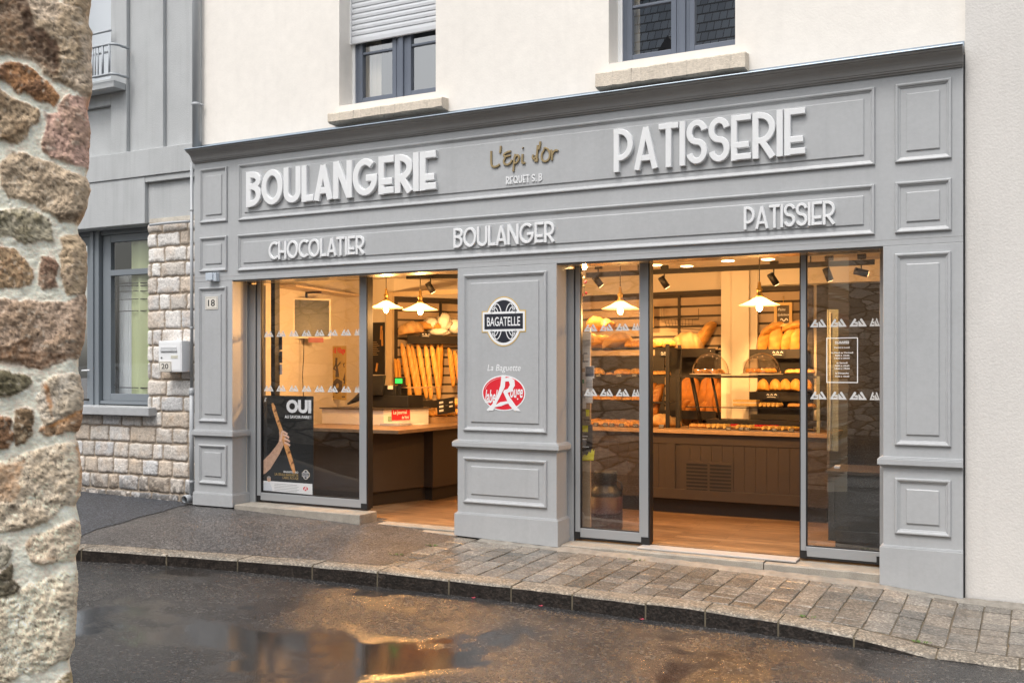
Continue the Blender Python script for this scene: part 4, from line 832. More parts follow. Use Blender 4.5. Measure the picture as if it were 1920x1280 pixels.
# ================================================================ GREY NEIGHBOUR HOUSE
YN = .12
nb = thing('neighbour_house', 'grey painted house with a stone ground floor and tall windows beside the bakery', 'house', (-10, .6, 0))
N_ = lambda px, y=YN: ax(px, y)
zb0 = az_(168, 295.6, YN); zb1 = az_(168, 344, YN); zl = az_(240, 422, YN); xr = XL - .002
mb = MB()
wx1 = N_(207); zwb = az_(190, 150, YN); 
mb.box(wx1, xr, YN + .05, .8, zb0, 9)                      # wall right of the balcony window
mb.box(-16, wx1 - 1.2, YN + .05, .8, zb0, 9); mb.box(wx1 - 1.2, wx1, YN + .05, .8, zb0, zwb)
for a, b, za, zc in ((N_(207.6), N_(237), zb0 + .001, 9), (N_(290), N_(305.5), zb0 + .001, 9), (N_(355), xr - .001, zb0 + .001, 9), (wx1 - 1.2, N_(207.6) - .001, az_(190, 200, YN), zwb - .001)): mb.box(a, b, YN, YN + .049, za, zc)
mb.build('upper_wall', M_paint2, nb, bevel=.006)
mb = MB(); mb.box(-16, xr, YN - .03, .8, zb1, zb0 - .001); mb.build('band', M_paint2, nb, bevel=.006)
mb = MB(); xo = N_(273); mb.box(-16, xo, YN - .015, .8, zl + .0, zb1 - .001); mb.box(xo + .001, xr, YN + .035, .8, az_(320, 413, YN), zb1 - .001); mb.box(xo + .002, xr, YN - .012, YN + .034, az_(320, 337, YN), zb1 - .002); mb.build('lintel', M_paint2, nb, bevel=.006)
# --- coursed granite blocks, modelled as relief
def ashlar():
    x0, x1 = -10.6, xr - .0; zt = az_(320, 414, YN); jx = N_(276.5); zsill = az_(240, 779, YN); res = .0065
    xs = np.arange(x0, x1, res); zs = np.arange(-.12, zt, res); X, Z = np.meshgrid(xs, zs)
    rows = [az_(332, v, YN) for v in (955, 926, 895.5, 864, 833, 802.5, 772, 743, 712, 679, 647, 616, 581, 550, 518, 490, 461, 433.5, 414)]
    r2 = np.random.default_rng(5); H = 2.0 * fbm(X / .05, Z / .05, 3) + 1.5 * fbm(X / .012, Z / .012, 4) - 7
    tw = sm(-.1, .35, fbm(X / .3, Z / .3, 44)); col = srgb((158, 144, 128)) * np.ones(X.shape + (1,)) * (1 + .4 * fbm(X / .02, Z / .02, 6)[..., None])
    wxx = X + .026 * fbm(X / .06, Z / .06, 7) + .008 * fbm(X / .015, Z / .015, 17); wz = Z + .024 * fbm(X / .07, Z / .07, 8) + .008 * fbm(X / .015, Z / .015, 18)
    for a, b in zip(rows, rows[1:]):
        x = x1 + r2.uniform(.0, .12)
        while x > x0 - .4:
            ln = r2.choice([.16, .24, .3, .34, .40]) * r2.uniform(.9, 1.1); xa, xb = x - ln, x; g = .0085 + r2.uniform(0, .004)
            ddx = np.minimum(wxx - xa - g, xb - g - wxx); ddz = np.minimum(wz - a - g, b - g - wz); d = np.minimum(ddx, ddz); rr = .02; cor = np.minimum(ddx, rr) ; 
            d = np.where((ddx < rr) & (ddz < rr), rr - np.hypot(rr - ddx, rr - ddz), d)
            m = sm(-.002, .004, d); k = r2.integers(1000)
            base = [srgb((216, 210, 202)), srgb((214, 200, 184)), srgb((206, 204, 203)), srgb((208, 186, 160)), srgb((220, 213, 205)), srgb((204, 192, 178))][r2.integers(6)] * r2.uniform(.85, 1.1)
            sel = (m > 0)
            if sel.any():
                xi, zi = X[sel], Z[sel]; gn = fbm(xi / .06, zi / .06, k); fn = fbm(xi / .016, zi / .016, k + 1, 4, .6); h = 13 * (1 - np.exp(-np.maximum(d[sel], 0) / .014)) + 9 * gn + 8 * fn
                mm = m[sel]; H[sel] = H[sel] * (1 - mm) + h * mm
                tint = sm(-.05, .25, fbm(xi / .12, zi / .12, k + 2))[:, None]; bl = base * .62 + base.mean() * .38; c = bl[None] * (1 - .25 * tint) + srgb((200, 168, 132))[None] * .25 * tint
                low = sm(.55, -.1, zi)[:, None]; drt = sm(.02, .25, fbm(xi / .05, zi / .05, k + 3) + .30 * low[:, 0] - .05)[:, None]
                c = c * (1 - .78 * drt * low) * (1 - .25 * low) * (1 + .7 * fn[:, None] + .45 * fbm(xi / .006, zi / .006, k + 4, 2)[:, None])
                col[sel] = col[sel] * (1 - mm[:, None]) + c * mm[:, None]
            x = xa
    keep = (X > jx) | (Z < zsill)
    Y = YN - H * .0011; Y = np.where((X > jx) & (X < jx + .03) & (Z > zsill), Y + .02 * (1 - (X - jx) / .03) ** 2, Y)
    nz_, nx_ = X.shape; idx = np.arange(nz_ * nx_).reshape(nz_, nx_); kq = keep[:-1, :-1] & keep[1:, 1:] & keep[1:, :-1] & keep[:-1, 1:]
    ii, jj = np.nonzero(kq); mb = MB(); mb.v = list(zip(X.ravel().tolist(), Y.ravel().tolist(), Z.ravel().tolist()))
    mb.f = list(zip(idx[ii, jj].tolist(), idx[ii, jj + 1].tolist(), idx[ii + 1, jj + 1].tolist(), idx[ii + 1, jj].tolist())); mb.sm = [True] * len(mb.f)
    mb.c = np.concatenate([np.clip(col.reshape(-1, 3), .01, .85) * 1.04, np.ones((nz_ * nx_, 1))], 1)
    mb.build('stone_wall_face', mat('granite_blocks', (.4, .38, .34), .85, attr=True, bump=.3, bscale=220), nb)
    mb = MB(); mb.box(jx, xr, YN + .03, .75, -.4, zt + .05); mb.box(-16, jx - .002, YN + .03, .75, -.4, zsill); mb.build('stone_wall_body', M_sill, nb)
    return jx, zsill
jx, zsill = ashlar()
YV = .34
nw = MB(); V_ = lambda px: ax(px, YV)
zt_ = zl + .02; zsl = az_(240, 758, YV)
nw.box(V_(174), V_(191), YV - .05, YV + .06, 0, zt_); nw.box(V_(178), V_(183), YV - .07, YV - .049, 0, zt_ - .03)
x0w, x1w = V_(193), jx + .25
wrect(nw, x0w, x1w, zsl + .04, zt_ - .08, YV, YV + .07, V_(207.5) - x0w, .09, .09); ztr = az_(240, 510, YV); nw.box(V_(207), x1w, YV - .006, YV + .065, ztr - .035, ztr + .035)
nw.box(x0w - .03, x1w, YV - .03, YV + .07, zsl, zsl + .039)
nw.box(-11, x1w, YV - .02, YV + .08, zt_ - .079, zt_ + .2)
wn = tag(nw.build('window', M_slateframe, nb, bevel=.004), 'tall ground floor window with a lime green curtain')
mb = MB(); mb.box(V_(207.5), x1w - .1, YV + .03, YV + .036, zsl + .1, ztr - .036); mb.box(V_(207.5), x1w - .1, YV + .03, YV + .036, ztr + .036, zt_ - .16); mb.build('pane', M_glass_ground, wn)
mb = MB(); mb.box(ax(150, .0) - 1.2, ax(279, .0), -.005, YV - .02, az_(240, 779, 0), az_(240, 763, 0)); mb.build('sill', mat('painted_sill', (.43, .44, .45), .6, var=.1, bump=.3), wn, bevel=.008)
def curtain(mb, x0, x1, z0, z1, y, n, amp):
    v = []
    for i in range(n * 6 + 1):
        t = i / (n * 6); x = x0 + (x1 - x0) * t; yy = y + amp * math.sin(2 * math.pi * n * t) + amp * .4 * math.sin(5.3 * math.pi * n * t); v += [(x, yy, z0), (x, yy, z1)]
    m = len(v) // 2; mb.add(v, [(2 * i, 2 * i + 2, 2 * i + 3, 2 * i + 1) for i in range(m - 1)], True)
mb = MB(); curtain(mb, ax(246, YV + .07), jx + .3, zsl + .05, zt_ - .1, YV + .075, 4, .022); mb.build('green_curtain', mat('lime_curtain', (.50, .56, .33), .8), wn)
mb = MB(); curtain(mb, ax(222, YV + .15), ax(252, YV + .15), zsl + .05, ztr - .02, YV + .16, 5, .02); mb.build('net_curtain', mat('white_voile', (.66, .70, .72), .9), wn)
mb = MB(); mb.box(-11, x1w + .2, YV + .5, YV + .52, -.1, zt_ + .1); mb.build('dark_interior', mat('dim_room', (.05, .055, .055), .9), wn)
mb = MB(); G = lambda px, py: at(px, py, YV + .06)
for px in (213.5, 219): mb.tube([G(px, 524), G(px, 728)], .006, 6)
for py in (531, 536, 546, 561, 583): mb.tube([G(211, py + 1), G(276, py - 1)], .0055, 6)
mb.tube([G(219, 726), G(280, 727)], .006, 6)
mb.tube([G(217 + (1 + .55 * k) * math.cos(k * .7 + 1.5), 722 + (1 + .55 * k) * math.sin(k * .7 + 1.5)) for k in range(14)], .005, 6)
mb.build('iron_grille', M_blackm, wn)
# door at the far left
mb = MB(); xd0, xd1 = V_(100), V_(172); zd0 = .02
wrect(mb, xd0, xd1, zd0, zt_ - .08, YV + .0, YV + .06, .085, az_(160, 752, YV) - zd0, .1); zt2 = az_(160, 508, YV); mb.box(xd0 + .085, xd1 - .085, YV + .004, YV + .056, zt2 - .04, zt2 + .04)
dr = tag(mb.build('door', M_slateframe, nb, bevel=.004), 'grey glazed front door with a white lever handle')
mb = MB(); mb.box(xd0 + .085, xd1 - .085, YV + .03, YV + .036, az_(160, 752, YV), zt2 - .041); mb.box(xd0 + .085, xd1 - .085, YV + .03, YV + .036, zt2 + .041, zt_ - .18); mb.build('pane', M_glass_ground, dr)
mb = MB(); h = at(169.5, 694, YV - .03); mb.box(h.x - .012, h.x + .012, YV - .012, YV - .0005, az_(170, 720, YV), az_(170, 677, YV)); mb.tube([(h.x, YV - .01, h.z), (h.x, YV - .05, h.z), (h.x - .13, YV - .05, h.z - .003)], .010, 8); mb.build('handle', M_plastic_w, dr)
mb = MB(); s_ = at(160, 749, YV - .02); mb.box(s_.x - .07, s_.x + .045, YV - .006, YV - .0005, s_.z - .012, s_.z + .012); mb.build('letter_slot', M_blackm, dr)
# balcony window upstairs
YB = .30; wb_ = thing('balcony_window', None, None, (N_(190), YB, zwb)); wb_.parent = nb; wb_.location = Vector(wb_.location) - WL[nb]; tag(wb_, 'upstairs window behind a small grey railing')
mb = MB(); wrect(mb, wx1 - 1.25, wx1 + .05, zwb - .02, 9, YB, YB + .06, .06); mb.build('frame', M_plastic_w, wb_)
mb = MB(); mb.box(wx1 - 1.19, wx1 - .01, YB + .03, YB + .036, zwb + .04, 8.9); mb.build('pane', glassmat('bright_pane', 6.0), wb_)
mb = MB(); mb.box(wx1 - 1.2, wx1, YB + .5, YB + .52, zwb, 9); mb.build('blind', mat('pale_blind', (.62, .66, .70), .9), wb_)
mb = MB(); mb.box(wx1 - 1.3, ax(213, -.06), -.06, YN - .004, az_(200, 165, -.06), az_(200, 152, -.06)); mb.build('sill', M_paint2, wb_, bevel=.006)
mb = MB(); yr = -.10; rx = ax(213, yr); zr_ = az_(205, 83, yr); zlo = az_(205, 139, yr); zr2 = az_(190, 61, .05)
for z in (zr_, zlo): mb.tube([(-10.8, yr, z), (rx - .05, yr, z), (rx, yr + .05, z), (rx, YN, z)], .016, 8)
mb.tube([(-10.8, .05, zr2), (ax(208, .05), .05, zr2)], .014, 8)
for px in (174, 178.5, 184, 192.5, 205): x = ax(px, yr); mb.tube([(x, yr, zlo), (x, yr, zr_)], .008 if px not in (192.5, 205) else .014, 6)
mb.build('railing', mat('railing_paint', (.38, .41, .44), .4), wb_)

# ================================================================ PIPES, BOXES, PLATES
def ring(mb, x, y, z, r, h=.03): mb.lathe([(r * .9, 0), (r, .004), (r, h - .004), (r * .9, h)], (x, y, z), 14)
yb = .03; xp = ax(368, yb); mb = MB(); mb.tube([(xp, yb, az_(368, 273, yb) - .15), (xp, yb, 9)], .044, 16); ring(mb, xp, yb, az_(368, 199, yb), .052, .035)
o = mb.build('downpipe', M_pipe); tag(o, 'thick grey downpipe beside the cream wall, ending above the cornice', 'downpipe')
mb = MB(); mb.tube([(xp + .05, yb + .01, az_(368, 197, yb)), (xp + .075, yb + .03, az_(368, 197, yb))], .012, 6); mb.build('bracket', M_pipe, o)
yb = .05; xp = ax(359.5, yb); z1 = az_(359, 306, yb); mb = MB(); mb.tube([(xp, yb, az_(359, 728, yb)), (xp, yb, z1)], .019, 12); ring(mb, xp, yb, az_(359, 616, yb), .023, .02); ring(mb, xp, yb, az_(359, 396, yb), .023, .02)
o = mb.build('drain_pipe', M_pipe); tag(o, 'slim grey rain pipe running down the left edge of the shopfront', 'pipe')
mb = MB(); mb.tube([(xp, yb, az_(359, 925, yb)), (xp, yb, az_(359, 727, yb))], .026, 12); ring(mb, xp, yb, az_(359, 740, yb), .031, .06); ring(mb, xp, yb, az_(359, 905, yb), .031, .03); mb.build('lower_pipe', M_pipe, o)
for z in (az_(359, 306, yb), az_(359, 748, yb), az_(359, 898, yb)): mb = MB(); mb.tube([(xp - .06, YN - .01, z), (xp - .02, yb - .005, z)], .010, 6); mb.build('bracket', M_pipe, o)
p = at(350.5, 935, .0); mb = MB(); mb.lathe([(.040, 0), (.048, .01), (.048, .12), (.036, .12), (.036, .0)], (0, 0, 0), 18, cap=False); mb.v = [(p.x + a, p.y - .04 + c_, p.z + b) for a, b, c_ in mb.v]; el = mb.build('drain_outlet', M_pipe); tag(el, 'short open end of a grey drain at the foot of the rain pipe', 'drain')
mb = MB(); mb.lathe([(.037, .10), (0, .10)], (0, 0, 0), 16); mb.v = [(p.x + a, p.y - .04 + c_, p.z + b) for a, b, c_ in mb.v]; mb.build('dark_bore', M_black, el)
mb = MB(); pts = [at(px, py, .05) for px, py in ((281, 422), (300, 419.5), (325, 417), (356, 415))]; mb.tube(pts, .016, 10); tag(mb.build('cable_conduit', M_pipe), 'horizontal grey conduit under the lintel above the stone wall', 'conduit')
# mailbox
yf = -.06; x0, x1 = ax(297, yf), ax(340.5, yf); z0, z1 = az_(300, 697, yf), az_(300, 639, yf)
mbx = thing('mailbox', 'white metal mailbox with the number 20 on the coursed stone wall', 'mailbox', ((x0 + x1) / 2, .02, z0))
mb = MB(); mb.box(x0, x1, yf, YN - .012, z0, z1); mb.build('body', M_plastic_w, mbx, bevel=.006)
frm = frame((x0, yf, z0), (1, 0, 0), (0, 0, 1), (0, -1, 0)); W_, H_ = x1 - x0, z1 - z0
mb = MB(); mb.fbox(frm, .02, W_ - .02, .02, H_ - .02, .001, .004); mb.build('door', M_plastic_w, mbx)
mb = MB(); mb.fbox(frm, .045, W_ - .07, H_ * .70, H_ * .80, .0045, .012); mb.fbox(frm, .04, W_ - .065, H_ * .66, H_ * .70, .0045, .018); mb.build('letter_flap', mat('flap_grey', (.55, .56, .57), .4), mbx, bevel=.002)
mb = MB(); mb.fbox(frm, W_ * .56, W_ * .84, H_ * .44, H_ * .53, .0045, .008); mb.build('name_card', mat('name_card', (.62, .60, .50), .6), mbx)
mb = MB(); mb.tube([frm(.055, H_ * .46, .004), frm(.055, H_ * .46, .011)], .010, 10); mb.build('lock', mat('lock_steel', (.3, .3, .3), .3, metal=.8), mbx)
def plate(label, num, fr, a0, a1, b0, b1, d):
    t = MB(); t.fbox(fr, a0, a1, b0, b1, d, d + .006); o = t.build('number_plate', mat('enamel_cream', (.74, .70, .63), .3)); tag(o, label, 'number plate', 'house number plates')
    w_, h_ = a1 - a0, b1 - b0; e = MB(); g = .010; q = .0028
    for (p0, p1, r0, r1) in ((g, w_ - g, g, g + q), (g, w_ - g, h_ - g - q, h_ - g), (g, g + q, g + q, h_ - g - q), (w_ - g - q, w_ - g, g + q, h_ - g - q)): e.fbox(fr, a0 + p0, a0 + p1, b0 + r0, b0 + r1, d + .0055, d + .0068)
    e.build('rim_line', M_ink, o); e = MB(); put_text(e, fr, num, a0 + w_ * .22, a1 - w_ * .22, b0 + h_ * .24, b1 - h_ * .24, d + .0070, bold=.012, keep=False); e.build('digits', M_ink, o)
    return o
plate('cream enamel number plate reading 18 on the left pillar', '18', FR, ax(387), ax(410), az_(398, 580), az_(398, 556), .011)
xa, xb2 = ax(299, yf), ax(322, yf)
plate('cream enamel number plate reading 20 on the white mailbox', '20', frame((0, yf, 0), (1, 0, 0), (0, 0, 1), (0, -1, 0)), xa, xb2, az_(310, 696, yf), az_(310, 677, yf), .0046)
# grey sensor box
q0, q1 = at(386, 526, -.06), at(399, 511, -.06)
sb = thing('sensor_box', 'small pale blue-grey box on the left pillar above plate 18', 'sensor', (q0.x, 0, q0.z)); M_sb = mat('sensor_plastic', (.50, .56, .63), .4)
mb = MB(); mb.box(q0.x, q1.x, -.07, -.03, q0.z, q1.z); mb.build('housing', M_sb, sb, bevel=.005)
mb = MB(); mb.box(q1.x - .02, q1.x + .04, -.055, -.0, q0.z - .01, q1.z - .005); mb.build('bracket', M_sb, sb, bevel=.004)
# red mark painted low on the near wall is only a sliver in the photo: a reflector strip
# ================================================================ SHOP INTERIOR
FZ, CZ = -.046, 2.74
def wood_floor():
    m = mat('oak_floor', (.35, .22, .12), .38); nt = m.node_tree; N = nt.nodes; L = nt.links; b = N['Principled BSDF']
    tc = N.new('ShaderNodeTexCoord'); br = N.new('ShaderNodeTexBrick'); br.inputs['Scale'].default_value = 1; br.inputs['Brick Width'].default_value = 1.25; br.inputs['Row Height'].default_value = .125; br.inputs['Mortar Size'].default_value = .003; br.offset = .37
    br.inputs['Color1'].default_value = (.34, .205, .105, 1); br.inputs['Color2'].default_value = (.20, .115, .057, 1); br.inputs['Mortar'].default_value = (.09, .05, .03, 1); L.new(tc.outputs['Object'], br.inputs['Vector'])
    mp = N.new('ShaderNodeMapping'); mp.inputs['Scale'].default_value = (1.6, 14, 1); L.new(tc.outputs['Object'], mp.inputs[0]); n = N.new('ShaderNodeTexNoise'); n.inputs['Scale'].default_value = 1.7; n.inputs['Detail'].default_value = 6; n.inputs['Roughness'].default_value = .65; n.inputs['Distortion'].default_value = .6; L.new(mp.outputs[0], n.inputs['Vector'])
    r = N.new('ShaderNodeMapRange'); r.inputs[1].default_value = .32; r.inputs[2].default_value = .68; r.inputs[3].default_value = .5; r.inputs[4].default_value = 1.35; L.new(n.outputs[0], r.inputs[0])
    mx = N.new('ShaderNodeMix'); mx.data_type = 'RGBA'; mx.blend_type = 'MULTIPLY'; mx.inputs[0].default_value = 1; L.new(br.outputs[0], mx.inputs[6]); L.new(r.outputs[0], mx.inputs[7]); L.new(mx.outputs[2], b.inputs['Base Color']); return m
M_wall = mat('cream_wall', (.72, .66, .56), .85, var=.02, vscale=2)
M_ceil = mat('ceiling_paint', (.72, .67, .60), .9)
M_taupe = mat('taupe_panel', (.055, .041, .031), .5, var=.05, vscale=3)
M_taupe_d = mat('taupe_plinth', (.03, .024, .02), .5)
M_oak = mat('oak_edge', (.42, .27, .14), .45, var=.15, vscale=14)
M_slat = mat('slat_board', (.42, .32, .22), .6, var=.06, vscale=5)
M_slatgap = mat('slat_groove', (.06, .045, .032), .7)
M_slatframe2 = mat('slat_frame', (.035, .026, .019), .6)
M_tray = mat('dark_tray', (.012, .009, .007), .5)
M_clear = glassmat('clear_glass', 1.32)
M_dome = glassmat('dome_acrylic', 1.75, (.98, .95, .92))
L0, L1, A_, B_, C_, E_ = (-7.95, .3), (-8.42, 2.95), (-7.57, 2.9), (-6.60, 4.42), (-5.3, 4.1), (-3.25, 3.8)
Fp, Gp, Hp = (-3.25, 3.45), (-.62, 3.45), (-.62, .3)
mb = MB(); mb.box(-8.6, -.5, .325, 4.6, FZ - .12, FZ); fl = tag(mb.build('floor', wood_floor(), local=True), kind='structure')
mb = MB(); mb.box(-8.6, -.5, .36, 4.6, CZ, CZ + .12); tag(mb.build('ceiling', M_ceil, local=True), kind='structure')
path = [(-7.72, .3), L0, L1, A_, B_, C_, E_, Fp, Gp, Hp]
mb = MB()
for a, b in zip(path, path[1:]):
    d = Vector((b[0] - a[0], b[1] - a[1], 0)); n = Vector((-d.y, d.x, 0)).normalized() * .08
    mb.add([(a[0], a[1], FZ - .05), (b[0], b[1], FZ - .05), (b[0], b[1], CZ + .05), (a[0], a[1], CZ + .05)], [(0, 3, 2, 1)])
    mb.add([(a[0] + n.x, a[1] + n.y, FZ - .05), (b[0] + n.x, b[1] + n.y, FZ - .05), (b[0] + n.x, b[1] + n.y, CZ + .05), (a[0] + n.x, a[1] + n.y, CZ + .05)], [(0, 1, 2, 3)])
tag(mb.build('interior_wall', M_wall, local=True), kind='structure')
mb = MB(); mb.box(-8.4, -.5, .36, .44, CZ - .001, 3.4); mb.box(PM0 + .04, PM1 - .04, .30, .46, FZ, CZ); tag(mb.build('inner_front_wall', M_wall, local=True), kind='structure')
mb = MB(); y = 3.30; mb.box(ax(1372, y), ax(1404, y), y, 3.8, FZ, CZ); mb.box(ax(1404, y) + .001, ax(1418, y), y + .05, 3.5, FZ, CZ); mb.box(ax(1404, y) + .002, -.63, y + .06, 3.5, az_(1460, 533, y), CZ - .002); tag(mb.build('interior_pillar', M_wall, local=True), kind='structure')
# ---- slat walls
def slatwall(label, A, B, px_l, px_r, zt, zb, pitch=.125, cols=None):
    a = atline(px_l, HOR, A, B); b = atline(px_r, HOR, A, B); fr = frame_on((a.x, a.y), (b.x, b.y)); Wd = (Vector((b.x, b.y, 0)) - Vector((a.x, a.y, 0))).length
    t = thing('slat_wall', label, 'slat wall', ((a.x + b.x) / 2, (a.y + b.y) / 2, zb), 'slat walls behind the counters')
    m = MB(); m.fbox(fr, .0, Wd, zb, zt, .005, .02); m.build('backing', M_slatgap, t)
    m = MB(); z = zb
    while z < zt - .02: m.fbox(fr, .03, Wd - .03, z, min(z + pitch - .028, zt), .020, .032); z += pitch
    m.build('boards', M_slat, t)
    m = MB(); m.fbox(fr, -.02, .03, zb, zt + .05, .0, .05); m.fbox(fr, Wd - .03, Wd + .02, zb, zt + .05, .0, .05); m.fbox(fr, .03, Wd - .03, zt, zt + .05, .002, .05)
    for c in cols or []:
        q = atline(c, HOR, A, B); s_ = (Vector((q.x, q.y, 0)) - Vector((a.x, a.y, 0))).length; m.fbox(fr, s_ - .018, s_ + .018, zb, zt, .033, .045)
    m.build('rail', M_slatframe2, t); return fr, Wd
zs1 = atline(790, 565, A_, B_).z; slatwall('slatted wall behind the upright baguettes', A_, B_, 739, 925, zs1, .2)
zs2 = atline(1300, 553, C_, E_).z; slatwall('wide slatted wall with a wire basket behind the bread rack', C_, E_, 1078, 1366, zs2, .2, cols=[1276])
zs3 = az_(1460, 545, 3.42); slatwall('slatted wall carrying the chalkboard, right of the cream pillar', (-3.2, 3.45), (-.7, 3.45), 1419, 1522, zs3, .2)
mb = MB(); y = 3.36; mb.box(ax(1531, y), -.64, y, 3.44, FZ, az_(1560, 533, y)); o = mb.build('dark_panel', mat('dark_wall_panel', (.010, .009, .008), .6)); tag(o, 'dark brown wall panel behind the right door leaf', 'wall panel')
mb = MB(); mb.box(-.70, -.63, .45, 3.3, FZ, 2.2); tag(mb.build('dark_panel', MATS['dark_wall_panel']), 'dark side panel on the wall beside the right pillar', 'wall panel')
# cream frame post at the start of the baguette wall
p = atline(733, HOR, A_, B_); mb = MB(); mb.box(ax(727.5, 2.85), ax(738.5, 2.85), 2.8, 2.88, FZ, atline(733, 548, A_, B_).z); mb.box(ax(738.5, 2.85), ax(860, 2.85) + .5, 2.83, 2.87, atline(733, 556, A_, B_).z, atline(733, 548, A_, B_).z); tag(mb.build('timber_frame', mat('pale_timber', (.58, .46, .30), .6)), 'pale timber frame around the baguette alcove', 'frame')
# ---- counters
def plan(mb, pts, z0, z1): mb.prism(pts, z0, z1, lambda a, b, d: (a, b, d))
cr = thing('counter', 'long taupe panelled counter with an oak edge facing the open doorway', 'counter', (-3, 2.3, FZ)); X0, X1, YF = -5.0, ax(1556, 2.18), 2.18; ZTOP = .875
mb = MB(); mb.box(X0, X1, YF + .012, 2.85, .12, ZTOP - .04); mb.build('body', M_taupe, cr)
mb = MB(); zr0, zr1 = az_(1258, 915, YF), az_(1258, 831, YF)
st = [(X0, ax(1105, YF)), (ax(1249, YF), ax(1266, YF)), (ax(1522, YF), X1)]
mb.box(X0, X1, YF - .008, YF + .011, zr1, ZTOP - .042); mb.box(X0, X1, YF - .008, YF + .011, .12, zr0)
for a, b in st: mb.box(a, b, YF - .007, YF + .011, zr0 + .0005, zr1 - .0005)
mb.build('rails', M_taupe, cr, bevel=.003)
mb = MB(); x = st[0][1]
while x < st[2][0]:
    if not (st[1][0] - .05 < x < st[1][1] + .02): mb.box(x, x + .1152, YF + .002, YF + .011, zr0 + .001, zr1 - .001)
    x += .118
mb.build('boards', M_taupe, cr)
mb = MB(); mb.box(X0, X1 - .05, YF + .10, 2.8, FZ, .119); mb.build('kick_board', M_taupe_d, cr)
mb = MB(); mb.box(X0, X1 + .02, YF - .06, 2.88, ZTOP - .04, ZTOP); mb.build('top', M_oak, cr, bevel=.004)
v0, v1 = at(1284, 922, YF), at(1375, 866, YF); mb = MB(); xm = (v0.x + v1.x) / 2
mb.box(v0.x, v1.x, YF - .006, YF + .001, v0.z, v1.z); gv = mb.build('vent', M_taupe, cr); mb = MB()
for i in range(8):
    z = v0.z + .022 + (v1.z - v0.z - .04) * i / 8
    for a, b in ((v0.x + .02, xm - .012), (xm + .012, v1.x - .02)): mb.box(a, b, YF - .0075, YF - .002, z, z + (v1.z - v0.z) * .062)
mb.build('slots', M_black, gv)
cl = thing('counter', 'dark taupe till counter with an oak top on the left inside the shop', 'counter', (-6.9, 1.5, FZ))
mb = MB(); plan(mb, [(-7.62, 1.05), (-6.66, 1.05), (-6.42, 1.84), (-6.27, 1.80), (-6.16, 3.3), (-7.4, 3.3)], .12, .815); mb.build('body', M_taupe, cl)
mb = MB(); plan(mb, [(-7.62, 1.12), (-6.72, 1.12), (-6.44, 1.90), (-6.33, 1.88), (-6.22, 3.3), (-7.4, 3.3)], FZ, .119); mb.build('kick_board', M_taupe_d, cl)
mb = MB(); plan(mb, [(-7.75, .82), (-6.13, .86), (-6.09, 1.7), (-6.05, 3.3), (-7.5, 3.3)], .816, .856); mb.build('top', mat('walnut_top', (.24, .155, .09), .35, var=.15, vscale=10), cl, bevel=.004)
# dark cabinet close behind the right door leaf
yc = .55; c0 = ax(1553, yc); cb = thing('cabinet', 'low dark grey panelled cabinet behind the right door leaf', 'cabinet', (c0 + .5, yc, FZ)); zt = az_(1560, 888, yc)
M_cab = mat('dark_grey_paint', (.035, .036, .034), .5)
mb = MB(); mb.box(c0, -.72, yc, 1.15, .07, zt); mb.build('body', M_cab, cb); mb = MB(); mb.box(c0 + .05, -.72, yc + .05, 1.1, FZ, .069); mb.build('kick_board', M_taupe_d, cb)
mb = MB(); a, b = ax(1565, yc), -.74; wrect(mb, c0 + .002, b, .072, zt - .002, yc - .014, yc - .001, a - c0, .09, .10); mb.build('panel_frame', M_cab, cb, bevel=.002)
mb = MB(); mb.box(c0 - .02, -.72, yc - .03, 1.17, zt + .001, zt + .028); mb.build('top', M_taupe, cb)
mb = MB(); mb.box(ax(1566, .8), ax(1576, .8), .75, .82, zt + .03, zt + .05); tag(mb.build('paper_stack', M_paper), 'small white paper stack on the low dark cabinet', 'papers')
# ---- glass display on the counter
dc = thing('display_case', 'glass pastry display case in a dark frame on the long counter', 'display case', (-2.7, 2.4, ZTOP)); zt1 = az_(1400, 703, 2.36); zm1 = az_(1400, 762, 2.36); xd0, xd1 = ax(1290, 2.36), ax(1536, 2.36)
mb = MB(); mb.box(xd0 - .1, xd1, 2.34, 2.38, zt1 - .030, zt1 - .010); mb.box(xd0 - .1, xd1, 2.70, 2.74, zt1 - .03, zt1 - .01)
for px in (1303, 1341): mb.tube([(ax(px - 6, 2.55), 2.55, zt1 - .03), (ax(px + 12, 2.55), 2.55, ZTOP + .02)], .022 if px == 1303 else .014, 8)
mb.box(xd0 - .05, xd1, 2.42, 2.44, zm1 - .022, zm1 - .012); mb.box(ax(1325, 2.5), xd1, 2.5, 2.78, ZTOP + .05, ZTOP + .10); mb.build('frame', M_tray, dc)
mb = MB(); mb.box(xd0 - .12, xd1, 2.30, 2.76, zt1 - .009, zt1 - .001); mb.box(xd0 - .02, xd1, 2.40, 2.74, zm1 - .011, zm1 - .003); mb.build('shelf', M_clear, dc)
mb = MB(); mb.box(xd0 - .1, xd1, 2.285, 2.291, ZTOP + .01, zt1 - .04); mb.build('pane', M_clear, dc)
mb = MB(); mb.box(ax(1290, 2.3), xd1 - .02, 2.24, 2.34, ZTOP + .001, ZTOP + .012); mb.build('chrome_strip', mat('chrome', (.6, .6, .6), .15, metal=1), dc)
def frosty():
    m = mat('greenish_frosted_screen', (.42, .46, .37), .15); N = m.node_tree.nodes; L = m.node_tree.links; t = N.new('ShaderNodeBsdfTransparent'); mx = N.new('ShaderNodeMixShader'); mx.inputs[0].default_value = .62; L.new(N['Principled BSDF'].outputs[0], mx.inputs[1]); L.new(t.outputs[0], mx.inputs[2]); L.new(mx.outputs[0], N['Material Output'].inputs[0]); return m
M_gr = mat('greenish_glass_edge', (.34, .37, .30), .12); 
